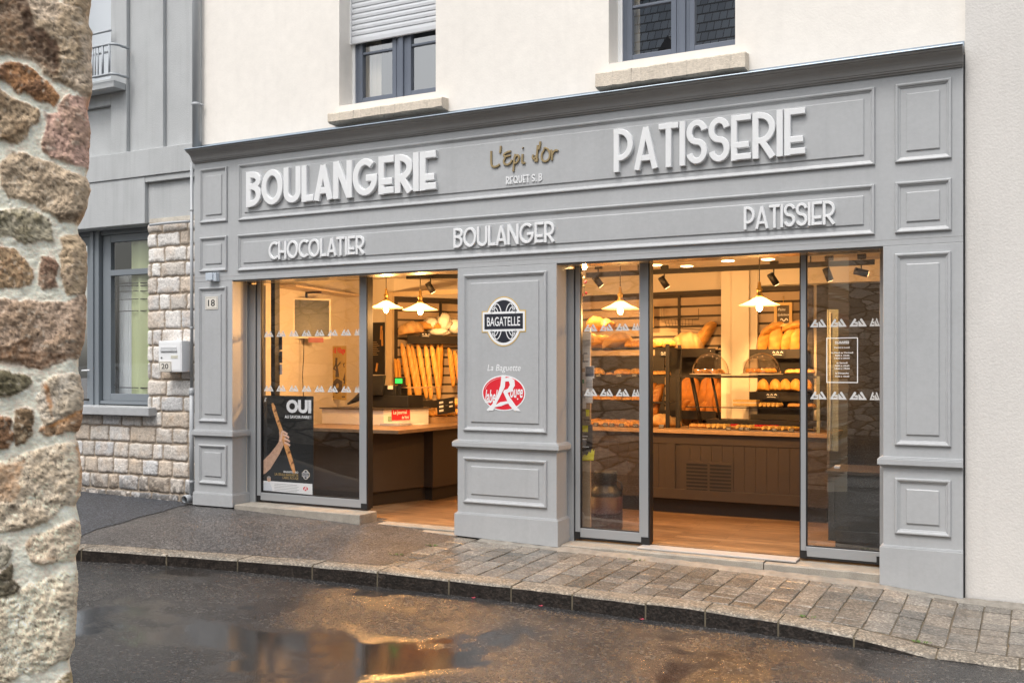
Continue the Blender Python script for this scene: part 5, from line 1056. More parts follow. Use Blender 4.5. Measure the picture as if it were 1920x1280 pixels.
mb = MB(); mb.box(ax(1551, 1.5), ax(1572, 1.5), 1.5, 1.506, az_(1560, 845, 1.5), az_(1560, 580, 1.5)); gp = mb.build('glass_screen', frosty()); tag(gp, 'tall narrow greenish glass screen behind the right door leaf', 'glass screen')
mb = MB(); mb.tube([at(1557, 842, 1.49), at(1557, 585, 1.49)], .006, 8); mb.tube([at(1551.5, 842, 1.5), at(1551.5, 580, 1.5)], .003, 6); mb.build('bright_edge', mat('bright_glass_edge', (.70, .72, .66), .1), gp)
mb = MB(); mb.box(ax(1532, 2.3), ax(1538, 2.3), 2.28, 2.31, az_(1535, 812, 2.3), az_(1535, 705, 2.3)); tag(mb.build('glass_post', M_gr), 'short pale glass post at the end of the display case', 'glass post')
# ---- bread rack left of the display
rk = thing('bread_rack', 'black metal bread rack on the left part of the long counter', 'rack', (-4.0, 2.4, ZTOP)); yr = 2.42
RZ = [az_(1240, 651, 2.5), az_(1240, 703, 2.5), az_(1240, 752, 2.5)]; rx0, rx1 = -4.78, ax(1256, yr)
mb = MB()
for z in RZ: mb.box(rx0, rx1, yr, 2.82, z - .022, z - .004)
mb.build('shelf', M_tray, rk)
for a, b in ((ax(1249, yr), ax(1256, yr)), (rx0, rx0 + .04)):
    for ya in (yr - .02, 2.83): mb = MB(); mb.box(a, b, ya, ya + .019, ZTOP, az_(1252, 645, yr)); mb.build('post', M_blackm, rk)
mb = MB(); a, b = ax(1268, yr), ax(1275, yr); mb.box(a, b, yr - .02, yr + .02, ZTOP, az_(1272, 692, yr)); mb.box(rx1 + .002, a - .002, yr, yr + .02, RZ[1] - .02, RZ[1] - .005); mb.box(rx1 + .002, a - .002, yr, yr + .02, RZ[2] - .02, RZ[2] - .005); mb.build('side_post', M_blackm, rk)

# ---- lamps
M_bulb = mat('lit_bulb', (1, .8, .5), .5, emit=(1, .62, .26), estr=45)
M_brass = mat('brass', (.62, .42, .14), .3, metal=1)
def shade_mat():
    m = mat('opal_shade', (.75, .70, .60), .25); b = m.node_tree.nodes['Principled BSDF']; b.inputs['Transmission Weight'].default_value = 0
    N = m.node_tree.nodes; L = m.node_tree.links; t = N.new('ShaderNodeBsdfTranslucent'); t.inputs[0].default_value = (.85, .78, .66, 1); mx = N.new('ShaderNodeMixShader'); mx.inputs[0].default_value = .55
    tr = N.new('ShaderNodeBsdfTransparent'); m2 = N.new('ShaderNodeMixShader'); m2.inputs[0].default_value = .25
    L.new(b.outputs[0], mx.inputs[1]); L.new(t.outputs[0], mx.inputs[2]); L.new(mx.outputs[0], m2.inputs[1]); L.new(tr.outputs[0], m2.inputs[2]); L.new(m2.outputs[0], N['Material Output'].inputs[0]); return m
M_shade = shade_mat()
WARM = (1, .51, .17)
def lamp_light(name, kind, loc, energy, parent, target=None, size=1.15, rad=.05):
    l = bpy.data.lights.new(name, kind); l.energy = energy; l.color = WARM; l.shadow_soft_size = rad
    if kind == 'SPOT': l.spot_size = size; l.spot_blend = .6
    o = bpy.data.objects.new(name, l); C.objects.link(o); o.parent = parent; o.location = Vector(loc) - WL[parent]
    if target is not None: o.rotation_euler = (Vector(loc) - Vector(target)).to_track_quat('Z', 'Y').to_euler()
    return o
def pendant(label, px, py, y, rpx, E=60):
    p = at(px, py, y); Zc = (D + y) / ray(px, py).y; r = rpx * Zc / F_PX
    t = thing('pendant_lamp', label, 'pendant lamp', (p.x, p.y, p.z), 'lit pendant lamps in a row behind the shop front')
    m = MB(); m.lathe([(.024, .075), (.05, .062), (r * .55, .030), (r, -.004), (r, -.008), (r * .55, .024), (.05, .055), (.02, .066)], (p.x, p.y, p.z), 40, cap=False); m.build('lamp_shade', M_shade, t)
    m = MB(); m.lathe([(.0, -.062), (.018, -.055), (.028, -.035), (.028, -.018), (.016, .015), (.013, .05)], (p.x, p.y, p.z), 18); m.build('bulb', M_bulb, t)
    m = MB(); m.lathe([(.030, .072), (.034, .082), (.024, .10), (.024, .125), (.028, .13), (.028, .145), (.016, .155), (.013, .20), (.007, .215)], (p.x, p.y, p.z), 18); m.build('lamp_holder', M_brass, t)
    m = MB(); m.tube([(p.x, p.y, p.z + .21), (p.x, p.y, CZ)], .0045, 6); m.build('cord', M_blackm, t)
    m = MB(); m.lathe([(.05, -.02), (.05, 0)], (p.x, p.y, CZ - .002), 16); m.build('ceiling_rose', M_brass, t)
    lamp_light('bulb_light', 'POINT', (p.x, p.y, p.z - .10), E, t)
pendant('lit pendant lamp at the left edge of the narrow doorway', 724, 576, 1.1, 31)
pendant('lit pendant lamp over the till, nearest the upright baguettes', 788, 580, 1.1, 33)
pendant('lit pendant lamp behind the sliding leaf beside the central pillar', 1163, 578, .9, 35)
pendant('lit pendant lamp above the glass cake domes', 1424, 571, .9, 37.5)
# track lights
def track(label, pa, pb, ya, yb_, drop=0):
    a, b = at(*pa, ya), at(*pb, yb_); b.z = a.z; m = MB(); d = (b - a).normalized(); n = Vector((-d.y, d.x, 0)) * .018
    m.add([a + n, a - n, b - n, b + n] + [q + Vector((0, 0, .052)) for q in (a + n, a - n, b - n, b + n)], [(3, 2, 1, 0), (4, 5, 6, 7), (0, 1, 5, 4), (1, 2, 6, 5), (2, 3, 7, 6), (3, 0, 4, 7)])
    o = m.build('light_track', M_blackm, loc=tuple(a)); tag(o, label, 'light track'); m = MB()
    for f in (.2, .8): q = a + (b - a) * f; m.tube([q + Vector((0, 0, .03)), (q.x, q.y, CZ)], .008, 6)
    m.build('hanger', M_blackm, o)
track('short black light track in the narrow doorway', (762, 523), (905, 526), 1.7, 2.0)
track('long black light track above the wide doorway', (1100, 520), (1640, 494), 2.2, 2.2)
def spothead(label, px, py, y, tilt, target=None, E=0):
    p = at(px, py, y); t = thing('spotlight', label, 'spotlight', tuple(p), 'black track spotlights'); top = Vector((p.x + .01, p.y, p.z + .13))
    m = MB(); m.box(top.x - .035, top.x + .045, top.y - .02, top.y + .02, top.z, top.z + .05); m.build('adapter', M_blackm, t)
    m = MB(); m.tube([top, (top.x, top.y, p.z + .02)], .007, 6); m.build('arm', M_blackm, t)
    d = Vector((math.sin(tilt), .35, -math.cos(tilt))).normalized(); a = Vector(p) - d * .06; b = Vector(p) + d * .075
    m = MB(); m.tube([a, a + d * .004, b], [.030, .036, .036], 14); m.build('head', M_blackm, t)
    m = MB(); m.tube([b + d * .0005, b + d * .003], .030, 14); m.build('lens', mat('spot_lens', (1, .8, .5), .3, emit=(1, .62, .26), estr=8) if 'spot_lens' not in MATS else MATS['spot_lens'], t)
    if E: lamp_light('spot_beam', 'SPOT', b + d * .03, E, t, target)
spothead('black spotlight in the narrow doorway', 806, 538, 1.75, .45, (-6.6, 3.7, 1.3), 160)
spothead('black spotlight behind the sliding leaf beside the central pillar', 1120, 526, 2.2, .6, (-4.8, 4.0, 1.5), 155)
spothead('black spotlight at the left side of the wide doorway', 1244, 528, 2.2, .5, (-3.9, 3.4, 1.4), 155)
spothead('black spotlight at the right side of the wide doorway', 1449, 522, 2.2, .5, (-2.4, 3.2, 1.3), 155)
spothead('black spotlight hanging tilted steeply, first of two behind the right door leaf', 1552, 513, 2.2, .3)
spothead('black spotlight turned almost level, second of two behind the right door leaf', 1613, 510, 2.2, 1.3)
for i, (px, py, lab) in enumerate(((1288, 529, 'lit recessed ceiling light over the bread rack'), (1230, 497, 'lit recessed ceiling light beside the left door leaf'), (1440, 486, 'lit recessed ceiling light beside the glass lamp cord'), (1365, 489, 'lit recessed ceiling light in the middle of the wide doorway'))):
    r = ray(px, py); p = EYEP + r * ((CZ - EYE) / r.z)
    if p.y > 3.2 or p.y < .5: p = at(px, py, min(max(p.y, .55), 3.1)); p.z = CZ
    m = MB(); m.lathe([(.0, -.006), (.055, -.006), (.07, -.003), (.07, .0)], (p.x, p.y, CZ - .001), 20); o = m.build('recessed_light', MATS.setdefault('downlight', mat('downlight', (1, .85, .6), .5, emit=(1, .66, .32), estr=12))); tag(o, lab, 'ceiling light', 'recessed ceiling lights')
p = at(1095, 500, .38); m = MB(); m.lathe([(0, -.03), (.022, -.022), (.03, 0), (.022, .022), (0, .03)], tuple(p), 16); o = m.build('bright_lamp', mat('bright_lamp', (1, .8, .5), .5, emit=(1, .66, .3), estr=60)); tag(o, 'small glaring lamp at the top corner beside the central pillar', 'lamp')
WL[o] = Vector(o.location); lamp_light('bright_lamp_light', 'POINT', (p.x, p.y - .02, p.z - .06), 5, o, rad=.03)
# ================================================================ BREAD AND PASTRY
M_bread = mat('bread_crust', (.5, .27, .09), .55, attr=True, var=.16, vscale=16, bump=.5, bscale=70)
def bread_mesh(name, L, W, H, scores=0, skew=.5, pw=2.4, flour=.0, bend=0., seed=0, base=(.56, .27, .055), dark=(.24, .085, .012), cut=(.78, .50, .17), long_=False):
    nt_, na = 60, 24; V = []; cols = []; r_ = np.random.default_rng(seed); ph = r_.uniform(0, 6, 6)
    for i in range(nt_ + 1):
        t = -1 + 2 * i / nt_; w_ = max(0, 1 - abs(t) ** pw) ** .5; w_ = max(w_, .02)
        for j in range(na):
            a = 2 * math.pi * j / na; y = math.cos(a); z = math.sin(a); z = z if z > 0 else z * .38
            lump = 1 + .05 * math.sin(3 * t + ph[0] + 2 * a) + .03 * math.sin(7 * t + ph[1] + 3 * a)
            x_ = t * L / 2; y_ = y * W / 2 * w_ * lump; z_ = (z * lump + .38) * H / 1.38 * (.25 + .75 * w_)
            s_ = 0.
            if scores and z > .15:
                q = ((t + 1) / 2 * scores + y * skew) if not long_ else (y * 1.5 + .5 + .1 * math.sin(4 * t))
                fr_ = abs((q % 1) - .5); s_ = max(0, 1 - fr_ / .16) * min(1, (z - .15) * 2) * (1 if abs(t) < .93 else 0)
                z_ -= H * .07 * s_
            V.append((x_, y_ + bend * (t * t) * W, z_)); n = .5 + .25 * math.sin(5 * t + ph[2] + a * 2) + .25 * math.sin(11 * t + ph[3] - a * 3)
            c = np.array(base) * (.8 + .4 * n); k = max(0, z) * .45 * n; c = c * (1 - k) + np.array(dark) * k; c = c * (1 - .8 * s_) + np.array(cut) * .8 * s_
            f_ = flour * (.4 + .6 * n) * max(0, z); c = c * (1 - f_) + np.array((.74, .58, .34)) * f_
            cols.append((*c, 1))
    m = MB(); m.add(V, [(i * na + j, i * na + (j + 1) % na, (i + 1) * na + (j + 1) % na, (i + 1) * na + j) for i in range(nt_) for j in range(na)] + [tuple(range(na))[::-1], tuple(range(nt_ * na, nt_ * na + na))], True); m.c = cols
    o = m.build(name, M_bread, local=True); return o
PROTO = {}
def proto(kind):
    if kind in PROTO: o = PROTO[kind].copy(); C.objects.link(o); return o
    o = {'baguette': lambda: bread_mesh('baguette', .66, .072, .062, 6, 1.1, 4.5, .10, seed=1, base=(.60, .29, .045), cut=(.82, .52, .15)),
         'baguette2': lambda: bread_mesh('baguette', .66, .070, .060, 5, .6, 4.5, .25, seed=2, base=(.66, .33, .055), cut=(.85, .58, .2)),
         'batard': lambda: bread_mesh('bread_loaf', .40, .15, .12, 5, .9, 2.6, .15, seed=3),
         'floury': lambda: bread_mesh('bread_loaf', .34, .17, .13, 3, .3, 2.2, .55, seed=4, base=(.52, .26, .06)),
         'boule': lambda: bread_mesh('bread_loaf', .28, .26, .15, 3, .1, 2.0, .5, seed=5),
         'miche': lambda: bread_mesh('bread_loaf', .37, .33, .17, 2, .2, 2.0, .65, seed=6, base=(.56, .32, .12)),
         'striped': lambda: bread_mesh('bread_loaf', .42, .17, .14, 7, 1.2, 3.2, .12, seed=7, base=(.36, .13, .015), dark=(.16, .045, .005), cut=(.80, .48, .15)),
         'longcut': lambda: bread_mesh('bread_loaf', .34, .14, .11, 1, .0, 2.4, .45, seed=8, long_=True),
         'roll': lambda: bread_mesh('bread_roll', .12, .11, .085, 0, 0, 2.0, .1, seed=9, base=(.64, .31, .05)),
         'croissant': lambda: bread_mesh('croissant', .16, .075, .06, 7, .2, 1.6, .0, bend=.55, seed=10, base=(.62, .31, .08), dark=(.34, .13, .03), cut=(.50, .22, .05)),
         'puff': lambda: bread_mesh('pastry', .15, .10, .05, 4, .5, 3, .0, seed=11, base=(.66, .36, .11), cut=(.42, .18, .04)),
         'eclair': lambda: bread_mesh('eclair', .14, .045, .04, 0, 0, 4, .0, seed=12, base=(.70, .45, .14), dark=(.78, .55, .16)),
         'cookie': lambda: bread_mesh('cookie', .085, .085, .022, 0, 0, 2, .0, seed=13, base=(.60, .36, .13))}[kind]()
    PROTO[kind] = o; return o
ORD = ['first', 'second', 'third', 'fourth', 'fifth', 'sixth', 'seventh', 'eighth', 'ninth', 'tenth', 'eleventh', 'twelfth']
def put(kind, p, rot=(0, 0, 0), s=1., label=None, cat=None, group=None):
    o = proto(kind); o.location = p; o.rotation_euler = rot; o.scale = (s, s, s) if not isinstance(s, tuple) else s
    for k in ('label', 'category', 'group'):
        if k in o: del o[k]
    return tag(o, label, cat, group)
def row(kinds, pxs, py, y, cat, what, group, rot=None, s=1., line=None, zfix=None, jit=.12):
    n = len(pxs)
    for i, px in enumerate(pxs):
        p = at(px, py, y) if line is None else atline(px, py, *line)
        if zfix is not None: p.z = zfix
        k = kinds[i % len(kinds)]; r = (rot(i) if callable(rot) else (rot or (0, 0, random.uniform(-jit, jit))))
        put(k, p, r, s * random.uniform(.95, 1.05) if not isinstance(s, tuple) else s, what % ORD[i] if '%s' in what else what, cat, group)
    return n
# shelves on the slat walls
def shelf(label, pa, pb, A, B, depth=.30, lip=.05, py=None):
    a, b = atline(pa[0], pa[1], A, B), atline(pb[0], pb[1], A, B); b.z = a.z; fr = frame_on((a.x, a.y), (b.x, b.y)); W_ = (b - a).length
    t = thing('bread_shelf', label, 'shelf', ((a.x + b.x) / 2, (a.y + b.y) / 2, a.z), 'dark bread shelves on the slat walls')
    m = MB(); m.fbox(fr, 0, W_, a.z - .02, a.z - .002, .05, depth); m.build('tray', M_tray, t); m = MB(); m.fbox(fr, 0, W_, a.z - .09, a.z + lip * .3, depth + .001, depth + .014); m.build('lip', M_tray, t)
    return fr, W_, a.z
# --- baguettes standing in the left alcove
sh = lambda a, d: (Vector(a) + Vector(d)).to_tuple()
off = Vector((.72, -.46)) * .26; A2, B2 = (A_[0] + off.x, A_[1] + off.y), (B_[0] + off.x, B_[1] + off.y)
shelf('dark shelf under the bagged loaves above the upright baguettes', (744, 632), (900, 634), A_, B_, .34)
shelf('dark bin floor under the upright baguettes', (744, 752), (905, 756), A_, B_, .34)
for i, (xt, xb, yt, yb_) in enumerate(((752, 768, 643, 748), (762, 781, 645, 748), (771, 787, 646, 748), (781, 798, 645, 748), (795, 806, 646, 750), (806, 822, 645, 750), (820, 820, 645, 748), (830, 827, 643, 726), (839, 848, 652, 726), (850, 862, 657, 726))):
    pb_, pt_ = atline(xb, yb_, A2, B2), atline(xt, yt, A2, B2); d = pt_ - pb_; ln = d.length; o = put('baguette' if i in (2, 7, 8, 9) else 'baguette2', (pb_ + pt_) / 2, (0, 0, 0), (ln / .66, 1.05, 1.05), '%s upright baguette from the left in the shop alcove' % ORD[i], 'baguette', 'baguettes standing upright in the alcove')
    q = d.to_track_quat('X', 'Z'); o.rotation_euler = (q @ Matrix.Rotation(random.uniform(-.5, .5) - 1.2, 4, 'X').to_quaternion()).to_euler()
for i, (xt, xb) in enumerate(((739, 741), (744, 748))):
    pb_, pt_ = atline(xb, 735, A2, B2), atline(xt, 672, A2, B2); d = pt_ - pb_; o = put('baguette', (pb_ + pt_) / 2, d.to_track_quat('X', 'Z').to_euler(), (d.length / .66, .8, .8), ['leftmost short dark baguette beside the timber frame', 'short dark baguette next to the tall upright ones'][i], 'baguette', 'baguettes standing upright in the alcove')
p = atline(771, 625, A2, B2); put('miche', p, (R(12), R(-8), .5), .95, 'big round loaf on the shelf above the upright baguettes', 'bread')
p = atline(800, 618, A2, B2); put('batard', p, (0, R(-4), .8), 1.0, 'oval loaf half hidden behind the bagged bread', 'bread')
M_bag = mat('thin_plastic_bag', (.82, .80, .74), .3, bump=1., bscale=38); 
def bag(px, py, w_, h_, A, B, label):
    c = atline(px, py, A, B); m = MB(); n, k = 16, 12; v = []
    for i in range(n):
        for j in range(k):
            th = math.pi * j / (k - 1); ph = 2 * math.pi * i / n; r_ = 1 + .22 * math.sin(5 * ph + 3 * th) + .12 * math.sin(9 * ph - 5 * th)
            v.append((c.x + w_ / 2 * math.sin(th) * math.cos(ph) * r_, c.y + .1 * math.sin(th) * math.sin(ph) * r_, c.z + h_ / 2 * math.cos(th) * (1 + .1 * math.sin(7 * ph))))
    m.add(v, [(i * k + j, i * k + j + 1, ((i + 1) % n) * k + j + 1, ((i + 1) % n) * k + j) for i in range(n) for j in range(k - 1)], True); o = m.build('bread_bag', M_bag); return tag(o, label, 'bread bag', 'bread in clear plastic bags')
bag(809, 607, .20, .17, A2, B2, 'bagged sliced bread left of the hanging strap'); bag(833, 603, .19, .24, A2, B2, 'bulging bread bag with a knotted top on the alcove shelf'); bag(822, 622, .30, .11, A2, B2, 'crumpled bread bag drooping over the front of the alcove shelf'); bag(853, 612, .16, .2, A2, B2, 'bread bag half hidden by the central pillar')
p = atline(826, 566, A2, B2); m = MB(); m.box(p.x - .018, p.x + .018, p.y - .01, p.y + .01, atline(826, 594, A2, B2).z, p.z); tag(m.build('hanging_strap', M_blackm), 'black strap hanging over the bagged bread', 'strap')
# --- rack left: visible behind the sliding leaf and beside it
G1 = 'bread and pastry on the bread rack'
row(['miche', 'boule', 'miche'], [1104, 1130, 1160], 643, 2.62, 'bread', '%s big floury loaf from the left on the top rack shelf', G1, s=1.0, zfix=RZ[0], rot=lambda i: (R(-18), R(4 - 6 * i), .3 * i))
row(['boule', 'floury'], [1118, 1143], 615, 2.70, 'bread', '%s loaf lying on top of the floury loaves behind the sliding leaf', G1, s=.95, rot=lambda i: (R(-35), R(8), .6 + i))
row(['roll'], [1180, 1190, 1200, 1208], 650, 2.5, 'roll', '%s bread roll from the left on the top rack shelf', G1, zfix=RZ[0])
row(['batard'], [1226, 1240, 1254], 650, 2.6, 'bread', '%s diagonal scored loaf from the left at the right end of the top rack shelf', G1, s=.8, zfix=RZ[0], rot=lambda i: (0, 0, R(70 + 8 * i)))
row(['floury', 'puff', 'batard', 'floury'], [1121, 1143, 1170, 1193], 700, 2.55, 'bread', '%s pale loaf from the left on the second rack shelf', G1, s=.6, zfix=RZ[1], jit=.5)
row(['puff'], [1222, 1234, 1246], 700, 2.52, 'pastry', '%s flat pastry from the left on the second rack shelf', G1, zfix=RZ[1])
row(['striped'], [1225, 1240], 752, 2.6, 'bread', '%s striped loaf on the third rack shelf', G1, s=.95, zfix=RZ[2], rot=lambda i: (0, R(-78), R(20)))
row(['croissant', 'puff', 'croissant', 'puff', 'croissant'], [1120, 1138, 1158, 1178, 1195], 750, 2.55, 'pastry', '%s pastry from the left on the third rack shelf', G1, zfix=RZ[2], jit=.6)
row(['croissant', 'puff', 'croissant', 'croissant', 'puff', 'croissant', 'puff'], [1114, 1127, 1141, 1156, 1170, 1184, 1200], 797, 2.34, 'pastry', '%s pastry from the left on the counter under the rack', G1, s=1.15, zfix=ZTOP + .012, jit=.6)
row(['croissant', 'puff', 'puff', 'croissant', 'puff'], [1121, 1136, 1152, 1168, 1190], 792, 2.56, 'pastry', '%s pastry from the left in the back row on the counter', G1, s=1.15, zfix=ZTOP + .012, jit=.6)
p = at(1242, 800, 2.5); p.z = ZTOP + .005; put('floury', p, (0, 0, .2), (1.0, .9, 1.1), 'big pale loaf on the counter between the rack posts', 'bread')
p = at(1262, 800, 2.6); p.z = ZTOP + .005; put('boule', p, (0, 0, .5), .7, 'golden loaf on the counter right of the rack post', 'bread')
# --- back wall shelves behind the wide doorway
off = Vector((-.14, -.99)) * .17; C2, E2 = (C_[0] + off.x, C_[1] + off.y), (E_[0] + off.x, E_[1] + off.y)
shelf('dark shelf holding the two biggest loaves on the wide slat wall', (1255, 657), (1366, 657), C_, E_, .38)
shelf('lower dark shelf of striped loaves on the wide slat wall', (1255, 768), (1366, 768), C_, E_, .36)
p = atline(1291, 655, C2, E2); put('miche', p, (R(42), 0, .1), (1.08, .9, 1.5), 'very large round floury loaf left on the wide slat wall shelf', 'bread')
p = atline(1329, 655, C2, E2); p.z += .17; put('floury', p, (R(-30), R(-58), R(10)), 1.05, 'long floury loaf leaning at the right end of the wide slat wall shelf', 'bread')
row(['striped'], [1287, 1297, 1324, 1338, 1356], 742, 0, 'bread', '%s big striped loaf from the left standing on the lower shelf', 'striped loaves standing on the lower shelf', line=(C2, E2), s=1.12, rot=lambda i: (R(random.uniform(-20, 20)) - 1.3, R(-84), R(-6 + 4 * i)))
row(['striped'], [1283, 1300, 1322], 775, 0, 'bread', '%s striped loaf from the left lying below the display shelf', 'striped loaves lying low', line=(C2, E2), s=.9, rot=lambda i: (-.6, R(-60), R(10 * i)))
# dark sheets added to darken the background under the top shelves
for (label, A, B, p0, p1, yt, yb_, d0) in (('added dark sheet under the two biggest loaves on the wide slat wall', C_, E_, 1256, 1362, 664, 790, .052), ('added dark sheet under the heaped floury loaves on the right slat wall', (-3.2, 3.45), (-.7, 3.45), 1420, 1520, 664, 790, .052), ('added dark sheet behind the lower shelves of the bread rack', C_, E_, 1094, 1250, 668, 800, .054)):
    a, b = atline(p0, yb_, A, B), atline(p1, yt, A, B); fr = frame_on((a.x, a.y), (b.x, b.y)); m = MB(); m.fbox(fr, 0, (b - a).to_2d().length, a.z, b.z, d0, d0 + .012); tag(m.build('darkening_sheet', M_tray), label, 'darkening_sheet', 'dark sheets added behind the bread shelving')
# --- right slat wall
LR = ((-3.2, 3.28), (-.7, 3.28)); LW = ((-3.2, 3.45), (-.7, 3.45))
shelf('dark shelf under the heaped floury loaves below the chalkboard', (1419, 658), (1521, 656), *LW, .34)
shelf('dark shelf of round golden rolls on the right slat wall', (1419, 735), (1521, 733), *LW, .34)
shelf('low dark shelf near the display case on the right slat wall', (1419, 776), (1521, 775), *LW, .30)
for i, (px, py, ry, rx, k, lab) in enumerate(((1434, 640, -75, -.9, 'longcut', 'narrow floury loaf upright at the left of the heap'), (1455, 638, -80, -1.2, 'floury', 'broad swirled loaf upright in the middle of the heap'), (1479, 637, -68, -1.0, 'longcut', 'tall smooth loaf leaning right of the swirled loaf'), (1450, 621, -28, -.4, 'longcut', 'loaf lying slanted across the top of the heap'), (1496, 640, -80, -1., 'floury', 'loaf beside the right door stile in the heap'), (1492, 617, -10, -.3, 'longcut', 'topmost right loaf of the heap below the chalkboard'))):
    put(k, atline(px, py, *LR), (rx, R(ry), 0), .92, lab, 'bread', 'heap of floury loaves on the right slat wall')
row(['roll'], [1431, 1454, 1473, 1492, 1512], 733, 0, 'roll', '%s large round golden roll from the left on the right slat wall', 'round rolls on the right slat wall', line=LR, s=(1.18, 1.18, 1.6), jit=.8)
row(['puff'], [1484, 1500, 1516], 700, 2.95, 'pastry', '%s flat golden pastry from the left above the round rolls', 'flat pastries', s=1.0)
# --- glass domes with cookies on the display case
for (px, lab, kk, gl) in ((1332, 'clear cake dome on the left of the display case, cookies inside', 10, 'cookies under the left cake dome'), (1428.5, 'clear cake dome on the right of the display case, rolls inside', 8, 'golden biscuits under the right cake dome')):
    p = at(px, 698, 2.5); p.z = zt1; Zc = (D + 2.5) / ray(px, 698).y; r = 35 * Zc / F_PX
    t = thing('cake_dome', lab, 'cake dome', tuple(p), 'cake domes on the display case'); prof = [(r * math.cos(R(a)), .02 + r * 1.08 * math.sin(R(a))) for a in range(0, 91, 9)]
    m = MB(); m.lathe([(r, .003)] + prof, tuple(p), 40, cap=False); m.lathe([(max(0, a_ - .005), b_ - .003) for a_, b_ in prof][::-1] + [(r - .005, .004)], tuple(p), 40, cap=False); m.lathe([(.0, r * 1.08 + .02), (.008, r * 1.08 + .03), (.006, r * 1.08 + .04), (0, r * 1.08 + .045)], tuple(p), 12); m.build('dome_cover', M_dome, t)
    m = MB(); m.lathe([(0, .002), (r * 1.08, .004), (r * 1.12, .012), (r * 1.0, .016), (0, .014)], tuple(p), 36); m.build('dish', mat('pale_dish', (.6, .55, .48), .3) if 'pale_dish' not in MATS else MATS['pale_dish'], t)
    for i in range(kk):
        q = p + Vector((r * .78 * (-1 + 2 * (i + .5) / kk), random.uniform(-.07, .02) - .05, .03)); put('cookie' if px < 1400 else 'roll', q, (R(random.uniform(20, 50)) if px < 1400 else 0, R(random.uniform(-40, 40)) if px < 1400 else 0, random.uniform(0, 3)), 1.0 if px < 1400 else .5, ('%s cookie from the left under the left cake dome' if px < 1400 else '%s small golden roll from the left under the right cake dome') % ORD[i], 'cookie' if px < 1400 else 'roll', gl)
# --- pastries in the display case
M_rasp = mat('red_fruit', (.55, .02, .02), .2, var=.4, vscale=60, bump=1., bscale=60); M_lemon = mat('yellow_glaze', (.80, .52, .06), .2, var=.2, vscale=40); M_cream2 = mat('whipped_cream', (.80, .72, .58), .5, bump=.5, bscale=50)
M_crust = mat('tart_crust', (.52, .28, .09), .6, var=.2, vscale=50)
def tart(px, py, y, z, top, label, s=1.):
    p = at(px, py, y); p.z = z; m = MB(); m.lathe([(.045 * s, 0), (.06 * s, .024), (.056 * s, .026), (.05 * s, .018)], tuple(p), 20); o = m.build('fruit_tart', M_crust, loc=tuple(p)); tag(o, label, 'tart', 'tarts in the display case'); m = MB()
    if top is M_rasp:
        for q in range(9):
            a = q * .785; rr = .034 * s if q < 8 else 0; c = (p.x + rr * math.cos(a), p.y + rr * math.sin(a), p.z + .030); m.lathe([(0, -.015), (.013, -.006), (.015, .002), (.009, .012), (0, .016)], c, 8)
    else: m.lathe([(.052 * s, .018), (.048 * s, .030), (.03 * s, .036), (0, .038)], tuple(p), 20)
    m.build('filling', top, o)
zt_base = ZTOP + .014
M_liner = mat('tray_liner', (.5, .45, .4), .4)
for i, (px, tp, nm) in enumerate(((1378, M_rasp, 'red'), (1422, M_rasp, 'red'), (1432, M_rasp, 'red'), (1443, M_rasp, 'red'), (1453, M_rasp, 'red'), (1404, M_lemon, 'yellow'), (1466, M_lemon, 'yellow'), (1478, M_lemon, 'yellow'), (1490, M_lemon, 'yellow'))):
    col = [p_ for p_ in (1378, 1422, 1432, 1443, 1453)] if nm == 'red' else [1404, 1466, 1478, 1490]
    tart(px, 796, 2.44, zt_base, tp, '%s %s fruit tart from the left on the display case floor' % (ORD[col.index(px)], nm), 1.05)
row(['eclair'], [1333, 1343, 1353, 1363, 1387, 1396, 1410], 797, 2.40, 'eclair', '%s yellow eclair from the left on the display case floor', 'eclairs in the display case', zfix=zt_base, rot=lambda i: (0, 0, R(75 + random.uniform(-8, 8))), s=1.15)
row(['eclair'], [1436, 1448, 1460, 1472, 1484], 797, 2.36, 'eclair', '%s pale eclair from the left in front of the yellow tarts', 'eclairs in the display case', zfix=zt_base, rot=lambda i: (0, 0, R(75 + random.uniform(-8, 8))), s=1.05)
row(['puff'], [1302, 1316, 1330], 795, 2.46, 'pastry', '%s glazed pastry from the left at the left end of the display case', 'pastries in the display case', zfix=zt_base, s=.8)
def layer_cake(pa, pb, label):
    a, b = at(pa, 758, 2.5).x, at(pb, 758, 2.5).x; z = zm1 + .001; m = MB(); m.box(a, b, 2.46, 2.62, z, z + .030); o = m.build('layer_cake', mat('sponge_cake', (.62, .42, .16), .8, var=.15, vscale=40) if 'sponge_cake' not in MATS else MATS['sponge_cake'], bevel=.004); tag(o, label, 'cake', 'cakes on the glass shelf')
    m = MB(); m.box(a + .002, b - .002, 2.462, 2.618, z + .0305, z + .042); m.build('cream_layer', M_cream2, o); m = MB(); m.box(a, b, 2.46, 2.62, z + .0425, z + .066); m.build('upper_sponge', MATS['sponge_cake'], o, bevel=.005)
layer_cake(1376, 1420, 'long layered cream cake on the glass shelf under the right dome')
row(['eclair'], [1430, 1438, 1446, 1454, 1462], 757, 2.5, 'eclair', '%s eclair from the left on the glass shelf', 'eclairs on the glass shelf', zfix=zm1, rot=lambda i: (0, 0, R(80)), s=1.1)
row(['puff'], [1487, 1497, 1520], 757, 2.52, 'pastry', '%s pastry from the left at the right end of the glass shelf', 'pastries on the glass shelf', zfix=zm1, s=.8)
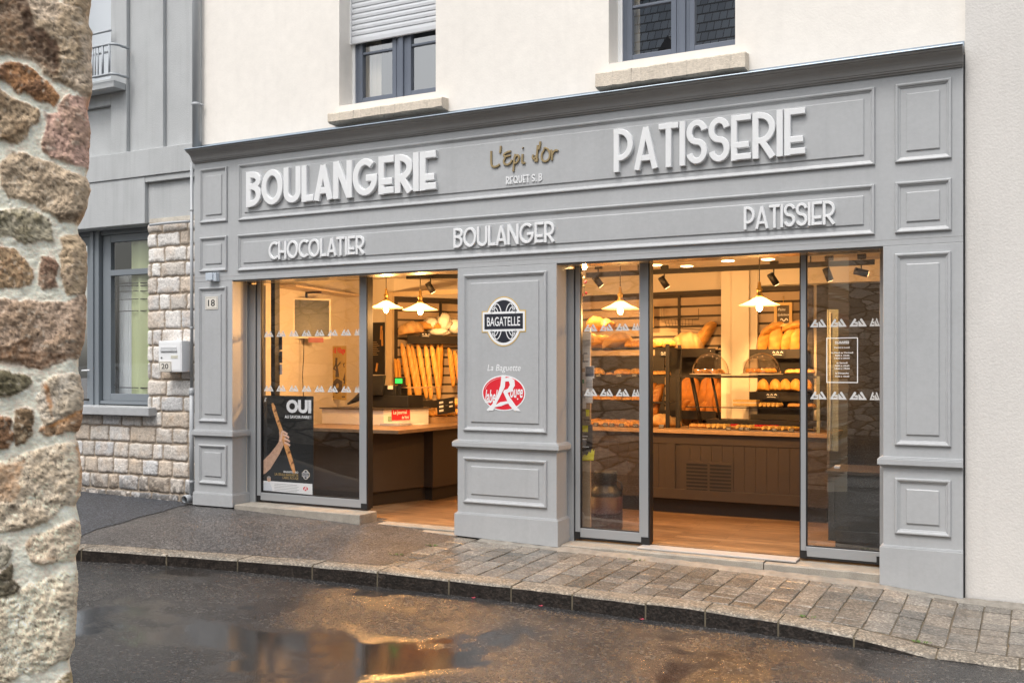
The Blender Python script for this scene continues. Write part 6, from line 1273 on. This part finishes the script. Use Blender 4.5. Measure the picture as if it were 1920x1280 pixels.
# price cards
def card(px, py, y, w_, h_, label, z=None, lines=2, group='black price cards on the shelves'):
    p = at(px, py, y); z0 = z if z is not None else p.z; fr = frame((p.x - w_ / 2, y, z0), (1, 0, 0), (0, .15, 1), (0, -1, 0)); m = MB(); m.fbox(fr, 0, w_, 0, h_, 0, .003); o = m.build('price_card', M_ink); tag(o, label, 'price card', group); m = MB()
    r2 = random.Random(int(px)); 
    for l in range(lines):
        b = h_ * (.72 - .4 * l); a = w_ * .12
        while a < w_ * .82: ww = w_ * r2.uniform(.06, .16); stroke(m, fr, [(a, b), (a + ww * .5, b + h_ * r2.uniform(.02, .16)), (a + ww, b)], h_ * .035, .0032, .0004, False, False); a += ww + w_ * .05
    m.build('chalk_marks', M_decal_w, o)
for i, (px, z) in enumerate(((1122, RZ[1]), (1160, RZ[1]), (1190, RZ[1]))): card(px, 700, 2.40, .07, .045, '%s black price card on the edge of the second rack shelf' % ORD[i], z - .03)
for i, px in enumerate((1117, 1135, 1147, 1165, 1192, 1240)): card(px, 800, 2.25, .06, .04, '%s black price card on the counter in front of the rack' % ORD[i], ZTOP + .003)
for i, px in enumerate((1366, 1390, 1401, 1452, 1484)): card(px, 802, 2.235, .055, .035, '%s black price card in front of the display case pastries' % ORD[i], ZTOP + .002)
def lcard(px, py, line, w_, h_, label):
    p = atline(px, py, *line); fr = frame_on((p.x, p.y), (p.x + line[1][0] - line[0][0], p.y + line[1][1] - line[0][1])); m = MB(); m.fbox(fr, -w_ / 2, w_ / 2, p.z, p.z + h_, .42 if line[0] == C_ else .37, .425 if line[0] == C_ else .375); o = m.build('price_card', M_ink); tag(o, label, 'price card', 'black price cards on the shelves'); m = MB(); q = .4255 if line[0] == C_ else .3755
    for k in range(3): stroke(m, fr, [(-w_ * .32 + k * w_ * .27, p.z + h_ * .62), (-w_ * .25 + k * w_ * .27, p.z + h_ * .8), (-w_ * .15 + k * w_ * .27, p.z + h_ * .6)], h_ * .05, q, .0005, False, False)
    stroke(m, fr, [(-w_ * .3, p.z + h_ * .3), (-w_ * .05, p.z + h_ * .36), (w_ * .3, p.z + h_ * .28)], h_ * .04, q, .0005, False, False); m.build('chalk_marks', M_decal_w, o)
lcard(1471, 669, LW, .16, .07, 'black price card under the heaped floury loaves'); lcard(1460, 746, LW, .16, .07, 'black price card under the round golden rolls'); lcard(1275, 668, (C_, E_), .15, .06, 'black price card under the very large round loaf'); lcard(776, 634, (A_, B_), .16, .06, 'black price card under the big round loaf above the baguettes'); lcard(855, 630, (A_, B_), .1, .05, 'black price card under the bagged bread')
# chalkboards
def board(label, px0, py0, px1, py1, line, text=None, clip=False):
    a, b = atline(px0, py1, *line), atline(px1, py0, *line); fr = frame_on((a.x, a.y), (b.x, b.y)); W_ = (Vector((b.x, b.y, 0)) - Vector((a.x, a.y, 0))).length; H_ = b.z - a.z; t = thing('chalkboard', label, 'chalkboard', tuple(a), 'chalkboards on the slat walls'); m = MB(); z = a.z; k = .035
    for q in ((0, W_, z, z + k), (0, W_, z + H_ - k, z + H_), (0, k, z + k, z + H_ - k), (W_ - k, W_, z + k, z + H_ - k)): m.fbox(fr, *q, .05, .075)
    m.build('frame', mat('gilt_wood', (.62, .42, .16), .5) if 'gilt_wood' not in MATS else MATS['gilt_wood'], t, bevel=.004); m = MB(); m.fbox(fr, k, W_ - k, z + k, z + H_ - k, .052, .06); m.build('slate', mat('chalk_slate', (.10, .085, .07), .8) if 'chalk_slate' not in MATS else MATS['chalk_slate'], t)
    if text:
        m = MB(); put_text(m, fr, text[0], W_ * .2, W_ * .62, z + H_ * .66, z + H_ * .82, .061, bold=.01, shear=.25); put_text(m, fr, text[1], W_ * .16, W_ * .84, z + H_ * .42, z + H_ * .6, .061, bold=.01, shear=.25); stroke(m, fr, [(W_ * .34 + i * W_ * .045, z + H_ * (.28 + .05 * math.sin(i * 1.1))) for i in range(10)], .006, .0605, .0006, False, False); m.build('chalk_text', M_decal_w, t)
    m = MB(); m.tube([fr(W_ / 2, z + H_, .06), fr(W_ / 2, z + H_ + .07, .05)], .004, 6); m.build('hook', M_brass, t)
board('small gilt framed chalkboard reading Pains Spéciaux', 1454, 567, 1488, 613, ((-3.2, 3.33), (-.7, 3.33)), ('Pains', 'Spéciaux'))
board('gilt framed chalkboard cut off by the left door stile', 1206, 571, 1230, 615, (C2, E2))
m = MB(); f = lambda px, py: atline(px, py, C2, E2)                        # wire basket on the wall
for py in (597, 599): m.tube([f(1232, py), f(1310, py)], .004, 5)
for k in range(9): m.tube([f(1246 + 6.5 * k, 598), f(1250 + 6 * k, 612 + 3 * math.sin(k * .4))], .0025, 4)
m.tube([f(1246, 606), f(1312, 608)], .0025, 4); m.tube([f(1250, 614), f(1316, 618)], .004, 5)
for px in (1241, 1245, 1310): m.tube([f(px, 578), f(px, 598)], .003, 4)
tag(m.build('wire_basket', M_blackm), 'thin wire basket hanging on the wide slat wall', 'wire basket')
p = atline(1361, 655, C2, E2); m = MB(); m.box(p.x - .12, p.x + .08, p.y - .12, p.y + .06, p.z - .35, p.z - .02); o = m.build('slicing_machine', M_blackm, bevel=.02); tag(o, 'black bread slicer beside the left cake dome', 'slicer'); m = MB(); m.tube([(p.x - .1, p.y - .03, p.z - .03), (p.x - .08, p.y - .03, p.z + .03), (p.x + .05, p.y - .03, p.z + .03), (p.x + .07, p.y - .03, p.z - .03)], .012, 8); m.build('handle', M_blackm, o)

# ================================================================ TILL CORNER
rb = thing('counter_riser', 'white box riser with a red newspaper sign on the till counter', 'riser', (-7, 1.9, .857)); zb_, zt_2 = .858, 1.040
P4 = [(-7.70, 1.52), (-6.79, 1.53), (-6.55, 2.15), (-7.45, 2.45)]
m = MB(); plan(m, P4, zb_, zt_2); m.build('body', mat('white_laminate', (.72, .70, .66), .4), rb, bevel=.003); m = MB(); plan(m, [(-7.72, 1.50), (-6.77, 1.51), (-6.52, 2.16), (-7.45, 2.47)], zt_2 + .001, zt_2 + .016); m.build('top', mat('dark_laminate', (.06, .05, .045), .35), rb)
fr = frame_on(P4[1], P4[2]); Ls = (Vector(P4[2]) - Vector(P4[1])).length; a = (atline(734, 777, P4[1], P4[2]).to_2d() - Vector(P4[1])).length; b = (atline(768, 777, P4[1], P4[2]).to_2d() - Vector(P4[1])).length; z0, z1 = atline(750, 787, P4[1], P4[2]).z, atline(750, 767, P4[1], P4[2]).z
m = MB(); m.fbox(fr, a, b, z0, z1, .002, .008); o = m.build('red_sign', M_red, rb); m = MB(); put_text(m, fr, 'Le Journal', a + .02, b - (b - a) * .18, z0 + (z1 - z0) * .46, z1 - .012, .0085, bold=.02, keep=False); put_text(m, fr, 'de Vitré', a + (b - a) * .55, b - .02, z0 + .012, z0 + (z1 - z0) * .40, .0085, bold=.02, keep=False); m.build('lettering', M_decal_w, o)
m = MB(); m.fbox(fr, .06, .12, z0 - .01, z0 + .05, .002, .004); m.build('sticker', mat('green_sticker', (.25, .38, .27), .5), rb)
p = atline(742, 798, (-6.75, 1.45), (-6.52, 2.05)); m = MB(); m.box(p.x - .16, p.x + .12, p.y - .1, p.y + .15, .857, .885); tag(m.build('leaflet_stack', mat('grey_leaflet', (.42, .44, .50), .5), bevel=.003), 'stack of grey leaflets on the till counter edge', 'leaflets')
p = atline(785, 797, (-6.70, 1.45), (-6.45, 2.1)); m = MB(); m.box(p.x - .06, p.x + .08, p.y - .05, p.y + .1, .857, .866); tag(m.build('leaflet_stack', M_paper), 'thin white leaflets next to the grey stack', 'leaflets')
tl = thing('cash_register', 'black cash register with a green customer display on the white riser', 'till', (-7.0, 2.0, zt_2 + .016)); zz = zt_2 + .017
q = lambda px, py, y=2.0: at(px, py, y)
m = MB(); m.box(q(700, 0).x, q(778, 0).x, 1.85, 2.2, zz, q(760, 741).z); m.build('cash_drawer', M_black, tl, bevel=.008)
m = MB(); m.box(q(697, 0).x, q(752, 0).x, 1.88, 2.15, q(700, 741).z + .001, q(700, 722).z); m.build('body', M_black, tl, bevel=.008)
m = MB(); m.prism([(q(696, 740).x, q(696, 740).z), (q(733, 740).x, q(733, 740).z), (q(738, 703).x, q(738, 703).z), (q(706, 704).x, q(706, 704).z)], 1.80, 1.84, lambda a, b, d: (a, d, b)); m.build('screen', M_black, tl, bevel=.004)
m = MB(); m.box(q(746, 0).x, q(764, 0).x, 1.92, 1.96, q(750, 721).z, q(750, 707).z); m.box(q(752, 0).x, q(757, 0).x, 1.93, 1.95, q(750, 741).z, q(750, 721).z); dp = m.build('customer_display', M_black, tl, bevel=.004)
m = MB(); m.box(q(748.5, 0).x, q(761, 0).x, 1.915, 1.919, q(750, 718).z, q(750, 709.5).z); m.build('green_screen', mat('green_lcd', (.02, .6, .1), .4, emit=(.02, .80, .08), estr=1.1), dp)
m = MB(); m.box(q(739, 0).x, q(748, 0).x, 1.86, 1.87, q(740, 729).z, q(740, 722).z); m.build('paper_label', M_paper, tl)
m = MB(); m.tube([q(652, 757, 1.7), q(665, 750, 1.7), q(675, 743, 1.7), q(690, 735, 1.7)], [.012, .03, .045, .05], 10); tag(m.build('card_terminal', M_black), 'small black card terminal seen through the left shop window', 'card terminal')
gd = thing('counter_display', 'small glass counter display of rolls with a black sign beside the till', 'display case', (-6.4, 2.6, .857)); qa, qb = (-6.50, 2.20), (-6.22, 3.2)
fr = frame_on(qa, qb); z1 = atline(830, 727, qa, qb).z
m = MB(); m.fbox(fr, 0, 1.0, .857, .93, -.35, 0); m.build('base', M_oak, gd); m = MB(); m.fbox(fr, 0, 1.0, .935, z1, -.006, 0); m.fbox(fr, 0, .006, .935, z1, -.35, -.007); m.build('pane', M_clear, gd); m = MB(); m.fbox(fr, -.3, .18, z1 + .002, z1 + .012, -.3, .0); m.build('shelf', M_oak, gd)
row(['roll', 'batard', 'roll', 'boule', 'roll', 'roll'], [808, 815, 824, 836, 846, 856], 770, 0, 'roll', '%s roll from the left in the small glass counter display', 'rolls in the counter display', line=((-6.68, 2.2), (-6.40, 3.2)), zfix=.935, s=.9)
row(['batard', 'boule', 'roll'], [842, 853, 830], 757, 0, 'bread', '%s loaf heaped in the back of the small glass counter display', 'rolls in the counter display', line=((-6.78, 2.2), (-6.50, 3.2)), zfix=1.02, s=.8, rot=lambda i: (0, R(-15), .6))
a = atline(820, 778, (-6.46, 2.2), (-6.18, 3.2)); fr = frame((a.x, a.y, a.z), (.27, .96, .10), (-.1, .1, 1)); m = MB(); m.fbox(fr, 0, .30, 0, .19, 0, .006); o = m.build('black_sign', M_ink); tag(o, 'tilted black sign with white lines among the rolls beside the till', 'sign'); m = MB()
for k in range(3): m.fbox(fr, .03, .10, .035 + .05 * k, .060 + .05 * k, .0062, .0072)
for k in range(2): m.fbox(fr, .20, .26, .07 + .05 * k, .09 + .05 * k, .0062, .0072)
m.lathe([(0, 0)] * 1 + [(.02, 0), (.02, .001), (0, .001)], tuple(fr(.15, .1, .007)), 10); m.build('chalk_marks', M_decal_w, o)
# television, posters, shelf and stickers on the left wall
WL_ = (L0, L1)
tv = thing('television', 'dark television in a pale frame on the cream wall behind the left window', 'television', tuple(at(585, 600, 1.7)))
T = lambda px, py, y: at(px, py, y); c00, c10, c11, c01 = T(549, 634, 1.55), T(620, 640, 1.95), T(620, 568, 1.95), T(551, 558, 1.55)
ex = (c10 - c00).normalized(); ex.z = 0; fr = frame(tuple(c00), tuple(ex), (0, 0, 1)); W_ = (c10 - c00).to_2d().length; H_ = c01.z - c00.z
m = MB(); wr = .022
for qd in ((0, W_, 0, wr), (0, W_, H_ - wr, H_), (0, wr, wr, H_ - wr), (W_ - wr, W_, wr, H_ - wr)): m.fbox(fr, *qd, -.03, .006)
m.build('frame', mat('pale_tv_frame', (.66, .58, .48), .4), tv); m = MB(); m.fbox(fr, wr, W_ - wr, wr, H_ - wr, -.02, .0); m.build('screen', mat('tv_screen', (.035, .042, .042), .35, spec=.25), tv)
m = MB(); m.fbox(fr, W_ * .4, W_ * .8, -.05, .012, .007, .012); m.build('red_label', mat('dull_red', (.30, .05, .05), .5), tv); m = MB(); m.tube([fr(W_ * .3, 0, -.02), fr(W_ * .31, -.25, -.05), fr(W_ * .28, -.45, -.05), fr(W_ * .31, -.8, -.05)], .005, 6); m.build('cable', M_blackm, tv)
m = MB(); m.fbox(fr, W_ * .4, W_ * .6, H_ * .4, H_ * .6, -.25, -.031); m.build('wall_arm', M_blackm, tv)
a, b = atline(513, 540, *WL_), atline(668, 562, *WL_); fr = frame_on((a.x, a.y), (b.x, b.y)); W_ = (b - a).to_2d().length; zsh = atline(600, 551, *WL_).z
sh_ = thing('wall_shelf', 'long pale shelf on dark brackets high on the cream wall behind the left window', 'shelf', tuple(a)); m = MB(); m.fbox(fr, 0, W_, zsh, zsh + .025, .001, .30); m.build('board', mat('shelf_board', (.62, .50, .36), .6), sh_); m = MB()
for f_ in (.35, .85): m.fbox(fr, W_ * f_ - .012, W_ * f_ + .012, zsh - .20, zsh - .001, .002, .02); m.fbox(fr, W_ * f_ - .012, W_ * f_ + .012, zsh - .02, zsh - .001, .021, .22)
m.build('bracket', M_blackm, sh_)
def poster(label, px0, py0, px1, py1, line, m_, d=.004):
    a, b = atline(px0, py1, *line), atline(px1, py0, *line); fr = frame_on((a.x, a.y), (b.x, b.y)); W_ = (b - a).to_2d().length; H_ = b.z - a.z; m = MB(); m.fbox(fr, 0, W_, a.z, b.z, d, d + .003); o = m.build('poster', m_); tag(o, label, 'poster'); return o, fr, W_, H_, a.z
WB = (L1, A_)
o, fr, W_, H_, z = poster('old yellow poster with red title and dark figures on the cream wall', 612, 648, 650, 749, ((-8.40, 2.6), (-7.6, 2.56)), mat('yellowed_print', (.50, .36, .11), .7, var=.12, vscale=9))
m = MB(); put_text(m, fr, 'Farm & Village', W_ * .06, W_ * .94, z + H_ * .83, z + H_ * .97, .0075, bold=.03, keep=False); m.build('red_title', M_red, o)
m = MB(); S_ = lambda pts, hw: stroke(m, fr, [(W_ * a, z + H_ * b) for a, b in pts], hw, .0074, .0005, False, False)
S_([(.52, .78), (.50, .66), (.56, .56), (.60, .42)], .018); S_([(.48, .66), (.38, .58), (.50, .55)], .010); S_([(.56, .62), (.72, .70)], .010); S_([(.52, .56), (.50, .42)], .014); S_([(.40, .30), (.55, .36), (.72, .32), (.70, .20), (.52, .16), (.40, .22), (.42, .30)], .030); S_([(.2, .2), (.24, .32), (.28, .18)], .016); S_([(.86, .36), (.92, .46), (.90, .3)], .014); S_([(.9, .6), (.86, .66), (.92, .68)], .008); S_([(.1, .05), (.4, .06)], .008); S_([(.78, .06), (.94, .06)], .010)
m.build('figures', mat('sepia_ink', (.10, .075, .05), .7), o)
o, fr, W_, H_, z = poster('dark menu poster with baguettes beside the timber frame', 697, 604, 722, 702, WB, M_ink)
m = MB()
for k in range(8): m.fbox(fr, W_ * .08, W_ * (.40 + .1 * (k % 3)), z + H_ * (.62 - .035 * k), z + H_ * (.632 - .035 * k), .0072, .0076)
m.build('print_lines', mat('dim_gold_print', (.30, .22, .12), .6), o); m = MB()
for (x_, y_, l_, t_) in ((.70, .80, .26, .06), (.82, .70, .30, -.04), (.35, .14, .16, .10)): stroke(m, fr, [(W_ * x_, z + H_ * (y_ - l_ / 2)), (W_ * (x_ + t_), z + H_ * (y_ + l_ / 2))], W_ * .07, .0072, .0006, False, True)
m.build('baguette_print', mat('baguette_print', (.55, .28, .08), .6), o)
for i, (y0, y1, c_, lb) in enumerate(((631, 656, (.05, .04, .04), 'upper dark photo print stuck beside the inner black post'), (658, 680, (.06, .05, .045), 'lower dark photo print stuck beside the inner black post'), (683, 702, (.62, .50, .44), 'pale notice with a pink square below the dark photo prints'))):
    a, b = at(515.5, y1, .5), at(529, y0, .5); m = MB(); m.box(a.x, b.x, .500, .503, a.z, b.z); o = m.build('notice', mat('notice_%d' % i, c_, .5)); tag(o, lb, 'notice'); m = MB(); w_ = b.x - a.x; h_ = b.z - a.z
    if i < 2: m.lathe([(0, 0), (w_ * .28, 0)], (0, 0, 0), 14); m.v = [(a.x + w_ * .45 + p[0] * 1.1, .4985, a.z + h_ * .42 + p[1] * .55) for p in m.v]; m.build('bread_print', mat('bread_print_%d' % i, (.30, .10 + .06 * i, .05), .5), o)
    else: m.box(a.x + w_ * .05, a.x + w_ * .4, .4975, .4992, a.z + h_ * .55, a.z + h_ * .95); m.build('pink_square', mat('pink_print', (.60, .06, .14), .5), o)
# ================================================================ POSTER, HOURS AND NOTICES ON THE GLASS
YP = .298; a, b = at(489.5, 921, YP), at(587.5, 742.5, YP); fr = frame((a.x, YP, a.z), (1, 0, 0), (0, 0, 1), (0, -1, 0)); W_, H_ = b.x - a.x, b.z - a.z
m = MB(); m.fbox(fr, 0, W_, 0, H_, -.003, 0); o = m.build('poster', mat('black_poster', (.012, .013, .014), .35)); tag(o, 'large black OUI poster with a raised baguette in the corner of the left shop window', 'poster')
U = lambda x, y: (W_ * x, H_ * (1 - y))                  # x, y as fractions of the poster, y downwards
m = MB(); put_text(m, fr, 'OUI', W_ * .49, W_ * .96, H_ * .825, H_ * .962, .0010, bold=.055, keep=False); put_text(m, fr, 'AU SAVOIR-FAIRE !', W_ * .46, W_ * .96, H_ * .770, H_ * .802, .0010, bold=.03, keep=False); put_text(m, fr, 'BAGATELLE®', W_ * .44, W_ * .72, H_ * .212, H_ * .232, .0010, bold=.03, keep=False); put_text(m, fr, 'g', W_ * .06, W_ * .11, H_ * .935, H_ * .985, .0010, shear=.3)
m.build('white_lettering', M_decal_w, o)
m = MB(); put_text(m, fr, 'LA SEULE BAGUETTE', W_ * .27, W_ * .72, H_ * .180, H_ * .204, .0010, keep=False); put_text(m, fr, 'LABEL ROUGE', W_ * .42, W_ * .72, H_ * .148, H_ * .172, .0010, keep=False); m.build('gold_lettering', M_gold_v, o)
m = MB(); flat(m, fr, [U(*p) for p in ((0, .885), (.98, .885), (.985, .995), (.0, .985))][::-1], .0009); m.build('white_panel', M_decal_w, o)
m = MB()
for k in range(5): m.fbox(fr, W_ * .26, W_ * (.70 + .03 * (k % 2)), H_ * (.088 - .016 * k), H_ * (.093 - .016 * k), .0011, .0013)
m.build('small_print', mat('grey_print', (.45, .46, .47), .6), o)
skin = mat('printed_skin', (.58, .36, .25), .5, var=.15, vscale=22); m = MB()
arm = [(0, .70), (.08, .655), (.18, .60), (.28, .53), (.345, .475), (.36, .42), (.35, .37), (.38, .345), (.43, .355), (.45, .40), (.47, .43), (.455, .48), (.42, .53), (.36, .60), (.27, .68), (.18, .76), (.08, .81), (0, .83)]
flat(m, fr, [U(*p) for p in arm][::-1], .0010); m.build('arm_print', skin, o)
bg_ = [(.205, .085), (.235, .075), (.27, .105), (.33, .21), (.41, .33), (.50, .46), (.58, .59), (.64, .70), (.665, .77), (.655, .79), (.62, .785), (.57, .72), (.50, .60), (.42, .47), (.35, .35), (.28, .24), (.22, .14)]
m = MB(); flat(m, fr, [U(*p) for p in bg_][::-1], .0022); bgp = m.build('printed_baguette', mat('printed_crust', (.72, .34, .12), .5, var=.3, vscale=30), o)
m = MB()
for k in range(6): x_, y_ = .26 + .066 * k, .15 + .105 * k; stroke(m, fr, [U(x_, y_ + .02), U(x_ + .025, y_ + .0), U(x_ + .045, y_ - .005 + .02)], .008, .0026, .0004, False, False)
m.build('score_marks', mat('printed_score', (.24, .09, .03), .6), bgp)
m = MB()
for (x_, y_) in ((.455, .375), (.485, .41), (.50, .45), (.505, .49)): stroke(m, fr, [U(x_ - .05, y_ - .012), U(x_ + .01, y_), U(x_ + .06, y_ + .018)], .011, .0030, .0006, False, True)
stroke(m, fr, [U(.375, .47), U(.40, .43), U(.41, .37)], .012, .0030, .0006, False, True); m.build('finger_print', mat('printed_fingers', (.80, .52, .40), .5, var=.1, vscale=25), o)
m = MB(); flat(m, fr, [U(*p) for p in ((.0, .985), (.02, .93), (.09, .895), (.17, .90), (.21, .95), (.22, .985))][::-1], .0020); m.build('baker_jacket_print', mat('printed_white_jacket', (.66, .70, .76), .5), o); m = MB(); flat(m, fr, [(W_ * .155 + W_ * .038 * math.cos(q * .42), H_ * .135 + H_ * .028 * math.sin(q * .42)) for q in range(15)], .0024); hd = m.build('baker_head_print', skin, o)
m = MB(); flat(m, fr, [(W_ * .155 + W_ * .038 * math.cos(q * .32), H_ * .148 + H_ * .018 * math.sin(q * .32)) for q in range(11)], .0027); m.build('hair_print', mat('grey_hair_print', (.35, .33, .31), .6), hd)
g, wv, bk, lw = bagatelle(fr, W_ * .86, H_ * .205, H_ * .042, .0012); g.build('gold_border', M_gold_v, o); wv.build('white_border', M_decal_w, o); bk.build('emblem_print', M_navy, o); lw.build('emblem_lettering', M_decal_w, o)
m = MB(); flat(m, fr, ell(W_ * .855, H_ * .062, W_ * .045, H_ * .022, 20), .0014); rdp = m.build('red_seal_print', M_red, o); m = MB(); stroke(m, fr, [U(.83, .96), U(.85, .925), U(.87, .925), U(.86, .94), U(.885, .955)], .004, .0016, .0003, False, False); m.build('seal_mark', M_decal_w, rdp)
# opening hours
YH = .2805; a, b = at(1549.5, 717.3, YH), at(1608.8, 632.3, YH); fr = frame((a.x, YH, a.z), (1, 0, 0), (0, 0, 1), (0, -1, 0)); W_, H_ = b.x - a.x, b.z - a.z
m = MB(); k = .007
for qd in ((0, W_, 0, k), (0, W_, H_ - k, H_), (0, k, k, H_ - k), (W_ - k, W_, k, H_ - k)): m.fbox(fr, *qd, .0, .0012)
o = m.build('opening_hours', M_decal_w); tag(o, 'white framed opening hours headed HORAIRES on the right door leaf', 'opening hours'); m = MB()
for s_, y_, w_, h_ in (('HORAIRES', .875, .44, .046), ('Fermé le Lundi', .765, .48, .034), ('du Mardi au Vendredi', .650, .70, .036), ('7h00 à 13h45', .588, .46, .034), ('14h45 à 20h00', .526, .48, .034), ('le Samedi', .424, .34, .036), ('7h00 à 13h45', .360, .46, .034), ('14h45 à 19h30', .298, .48, .034), ('le Dimanche', .196, .42, .036), ('7h00 à 13h00', .126, .46, .034)):
    put_text(m, fr, s_, W_ * (.5 - w_ / 2), W_ * (.5 + w_ / 2), H_ * y_, H_ * (y_ + h_), .0008, bold=.02, keep=False)
m.fbox(fr, W_ * .28, W_ * .72, H_ * .862, H_ * .868, .0, .001); m.build('lettering', M_decal_w, o)
# notices taped inside by the central pillar
def note(px0, py0, px1, py1, y, m_, label, parts=()):
    a, b = at(px0, py1, y), at(px1, py0, y); m = MB(); m.box(a.x, b.x, y, y + .002, a.z, b.z); o = m.build('notice', m_); tag(o, label, 'notice', 'notices taped beside the sliding leaf'); w_, h_ = b.x - a.x, b.z - a.z
    for i, (x0, x1, z0, z1, mm) in enumerate(parts): m = MB(); m.box(a.x + w_ * x0, a.x + w_ * x1, y - .0012 - .0002 * i, y - .0004, a.z + h_ * z0, a.z + h_ * z1); m.build('print_block', mm, o)
    return o
M_gp = MATS['grey_print']; M_dk = mat('slate_print', (.10, .12, .16), .5); M_gn = mat('green_print', (.10, .35, .18), .5)
note(1090, 622, 1108, 652, .420, M_paper, 'pale blank sheet, uppermost of the notices by the central pillar', [(.1, .9, .1, .5, M_gp)])
note(1089, 652, 1107, 690, .424, M_paper, 'notice with a dark ring drawing by the central pillar', [(.2, .8, .3, .36, M_dk), (.3, .7, .7, .75, M_dk), (.2, .3, .36, .7, M_dk)])
note(1097, 686, 1114, 709, .416, M_paper, 'flyer with a slate grey picture by the central pillar', [(.05, .95, .15, .95, M_dk)])
note(1089, 697, 1099, 768, .428, M_paper, 'tall narrow white notice with a green spot by the central pillar', [(.2, .6, .70, .80, M_gn), (.15, .8, .3, .5, M_gp)])
note(1098, 709, 1111, 755, .412, M_paper, 'white flyer with a grey picture under the slate one', [(.1, .95, .60, .95, M_gp)])
note(1089, 766, 1105, 797, .420, mat('mixed_print', (.22, .16, .10), .5, var=.6, vscale=30), 'dark photo flyer above the yellow headed one', [(.6, 1., .55, .95, M_yellow)])
note(1089, 796, 1111, 852, .424, M_ink, 'black flyer with a yellow head by the central pillar', [(.0, .62, .76, 1., M_yellow), (.05, .6, .6, .63, M_decal_w), (.05, .5, .5, .53, M_decal_w), (.05, .7, .25, .28, M_decal_w)])
a, b = at(1089, 863, .418), at(1115, 840, .418); w_, h_ = b.x - a.x, b.z - a.z; fr = frame((a.x, .418, a.z), (1, 0, 0), (0, 0, 1), (0, -1, 0)); m = MB(); m.prism([(w_ * p[0], h_ * p[1]) for p in ((0, 0), (.92, .06), (1, .9), (.9, .75), (.82, .95), (.7, .6), (.6, .75), (.45, .4), (.3, .5), (.15, .3), (0, .35))], 0, .002, fr); tag(m.build('notice', M_yellow), 'torn yellow strip, lowest of the notices by the central pillar', 'notice', 'notices taped beside the sliding leaf')
m = MB(); a, b = at(1089, 1003, .44), at(1107, 640, .44); m.box(a.x, b.x, .44, .46, FZ, at(1100, 615, .44).z); tag(m.build('wood_board', mat('pale_wood_board', (.42, .30, .18), .5, var=.15, vscale=7)), 'upright pale wooden board behind the notices', 'board')
for i, (px, py) in enumerate(((1095, 521), (1098, 529), (1095, 537), (1099, 550), (1092, 553))):
    p = at(px, py, .40); m = MB(); m.lathe([(0, -.014), (.011, -.006), (.013, .004), (.006, .014), (0, .016)], tuple(p), 10); tag(m.build('paper_flower', mat('paper_flower_%d' % i, ((.16, .18, .14), (.45, .03, .10))[i in (1, 3, 4)], .6)), '%s bead from the top of the hanging garland by the central pillar' % ORD[i], 'garland bead', 'beads of the garland')
m = MB(); m.tube([at(1095, 505, .40), at(1096, 530, .40), at(1095, 560, .40)], .0015, 5); tag(m.build('garland_string', M_blackm), 'dark string of the garland by the central pillar', 'string')
# milk churn
p = atz(1135, 990, FZ); ch = thing('milk_churn', 'old grey and dull red metal milk churn behind the sliding leaf', 'milk churn', tuple(p)); Zc = (p - EYEP).x * -ST + (p - EYEP).y * CT; u = Zc / F_PX
M_ch = mat('churn_red', (.045, .012, .013), .5, var=.35, vscale=9); M_chg = mat('churn_steel', (.05, .05, .05), .42, metal=.5, var=.3, vscale=12)
m = MB(); m.lathe([(30 * u, 0), (32 * u, .01), (32.5 * u, .02), (32 * u, 30 * u), (33 * u, 31 * u), (32 * u, 32 * u), (32 * u, 62 * u)], tuple(p), 36, cap=True); m.build('body', M_ch, ch)
m = MB(); m.lathe([(32.05 * u, 61 * u), (31.5 * u, 66 * u), (28 * u, 73 * u), (22 * u, 79 * u), (20.5 * u, 83 * u), (20.5 * u, 86 * u)], tuple(p), 36, cap=False); m.build('shoulder', M_chg, ch)
m = MB(); m.lathe([(20 * u, 84 * u), (22 * u, 86 * u), (22 * u, 106 * u), (20.5 * u, 108 * u), (19 * u, 107 * u), (0, 106 * u)], tuple(p), 36, cap=False); m.build('lid', M_chg, ch)
for s_ in (-1, 1):
    m = MB(); m.tube([(p.x + s_ * 20 * u, p.y, p.z + 88 * u), (p.x + s_ * 26 * u, p.y - .01, p.z + 91 * u), (p.x + s_ * 33 * u, p.y - .01, p.z + 87 * u), (p.x + s_ * 34 * u, p.y - .01, p.z + 76 * u), (p.x + s_ * 32 * u, p.y, p.z + 66 * u)], .010, 8); m.build('handle', M_chg, ch)
for o in list(bpy.data.objects):
    if o.type == 'MESH' and o.data.users == 0: pass
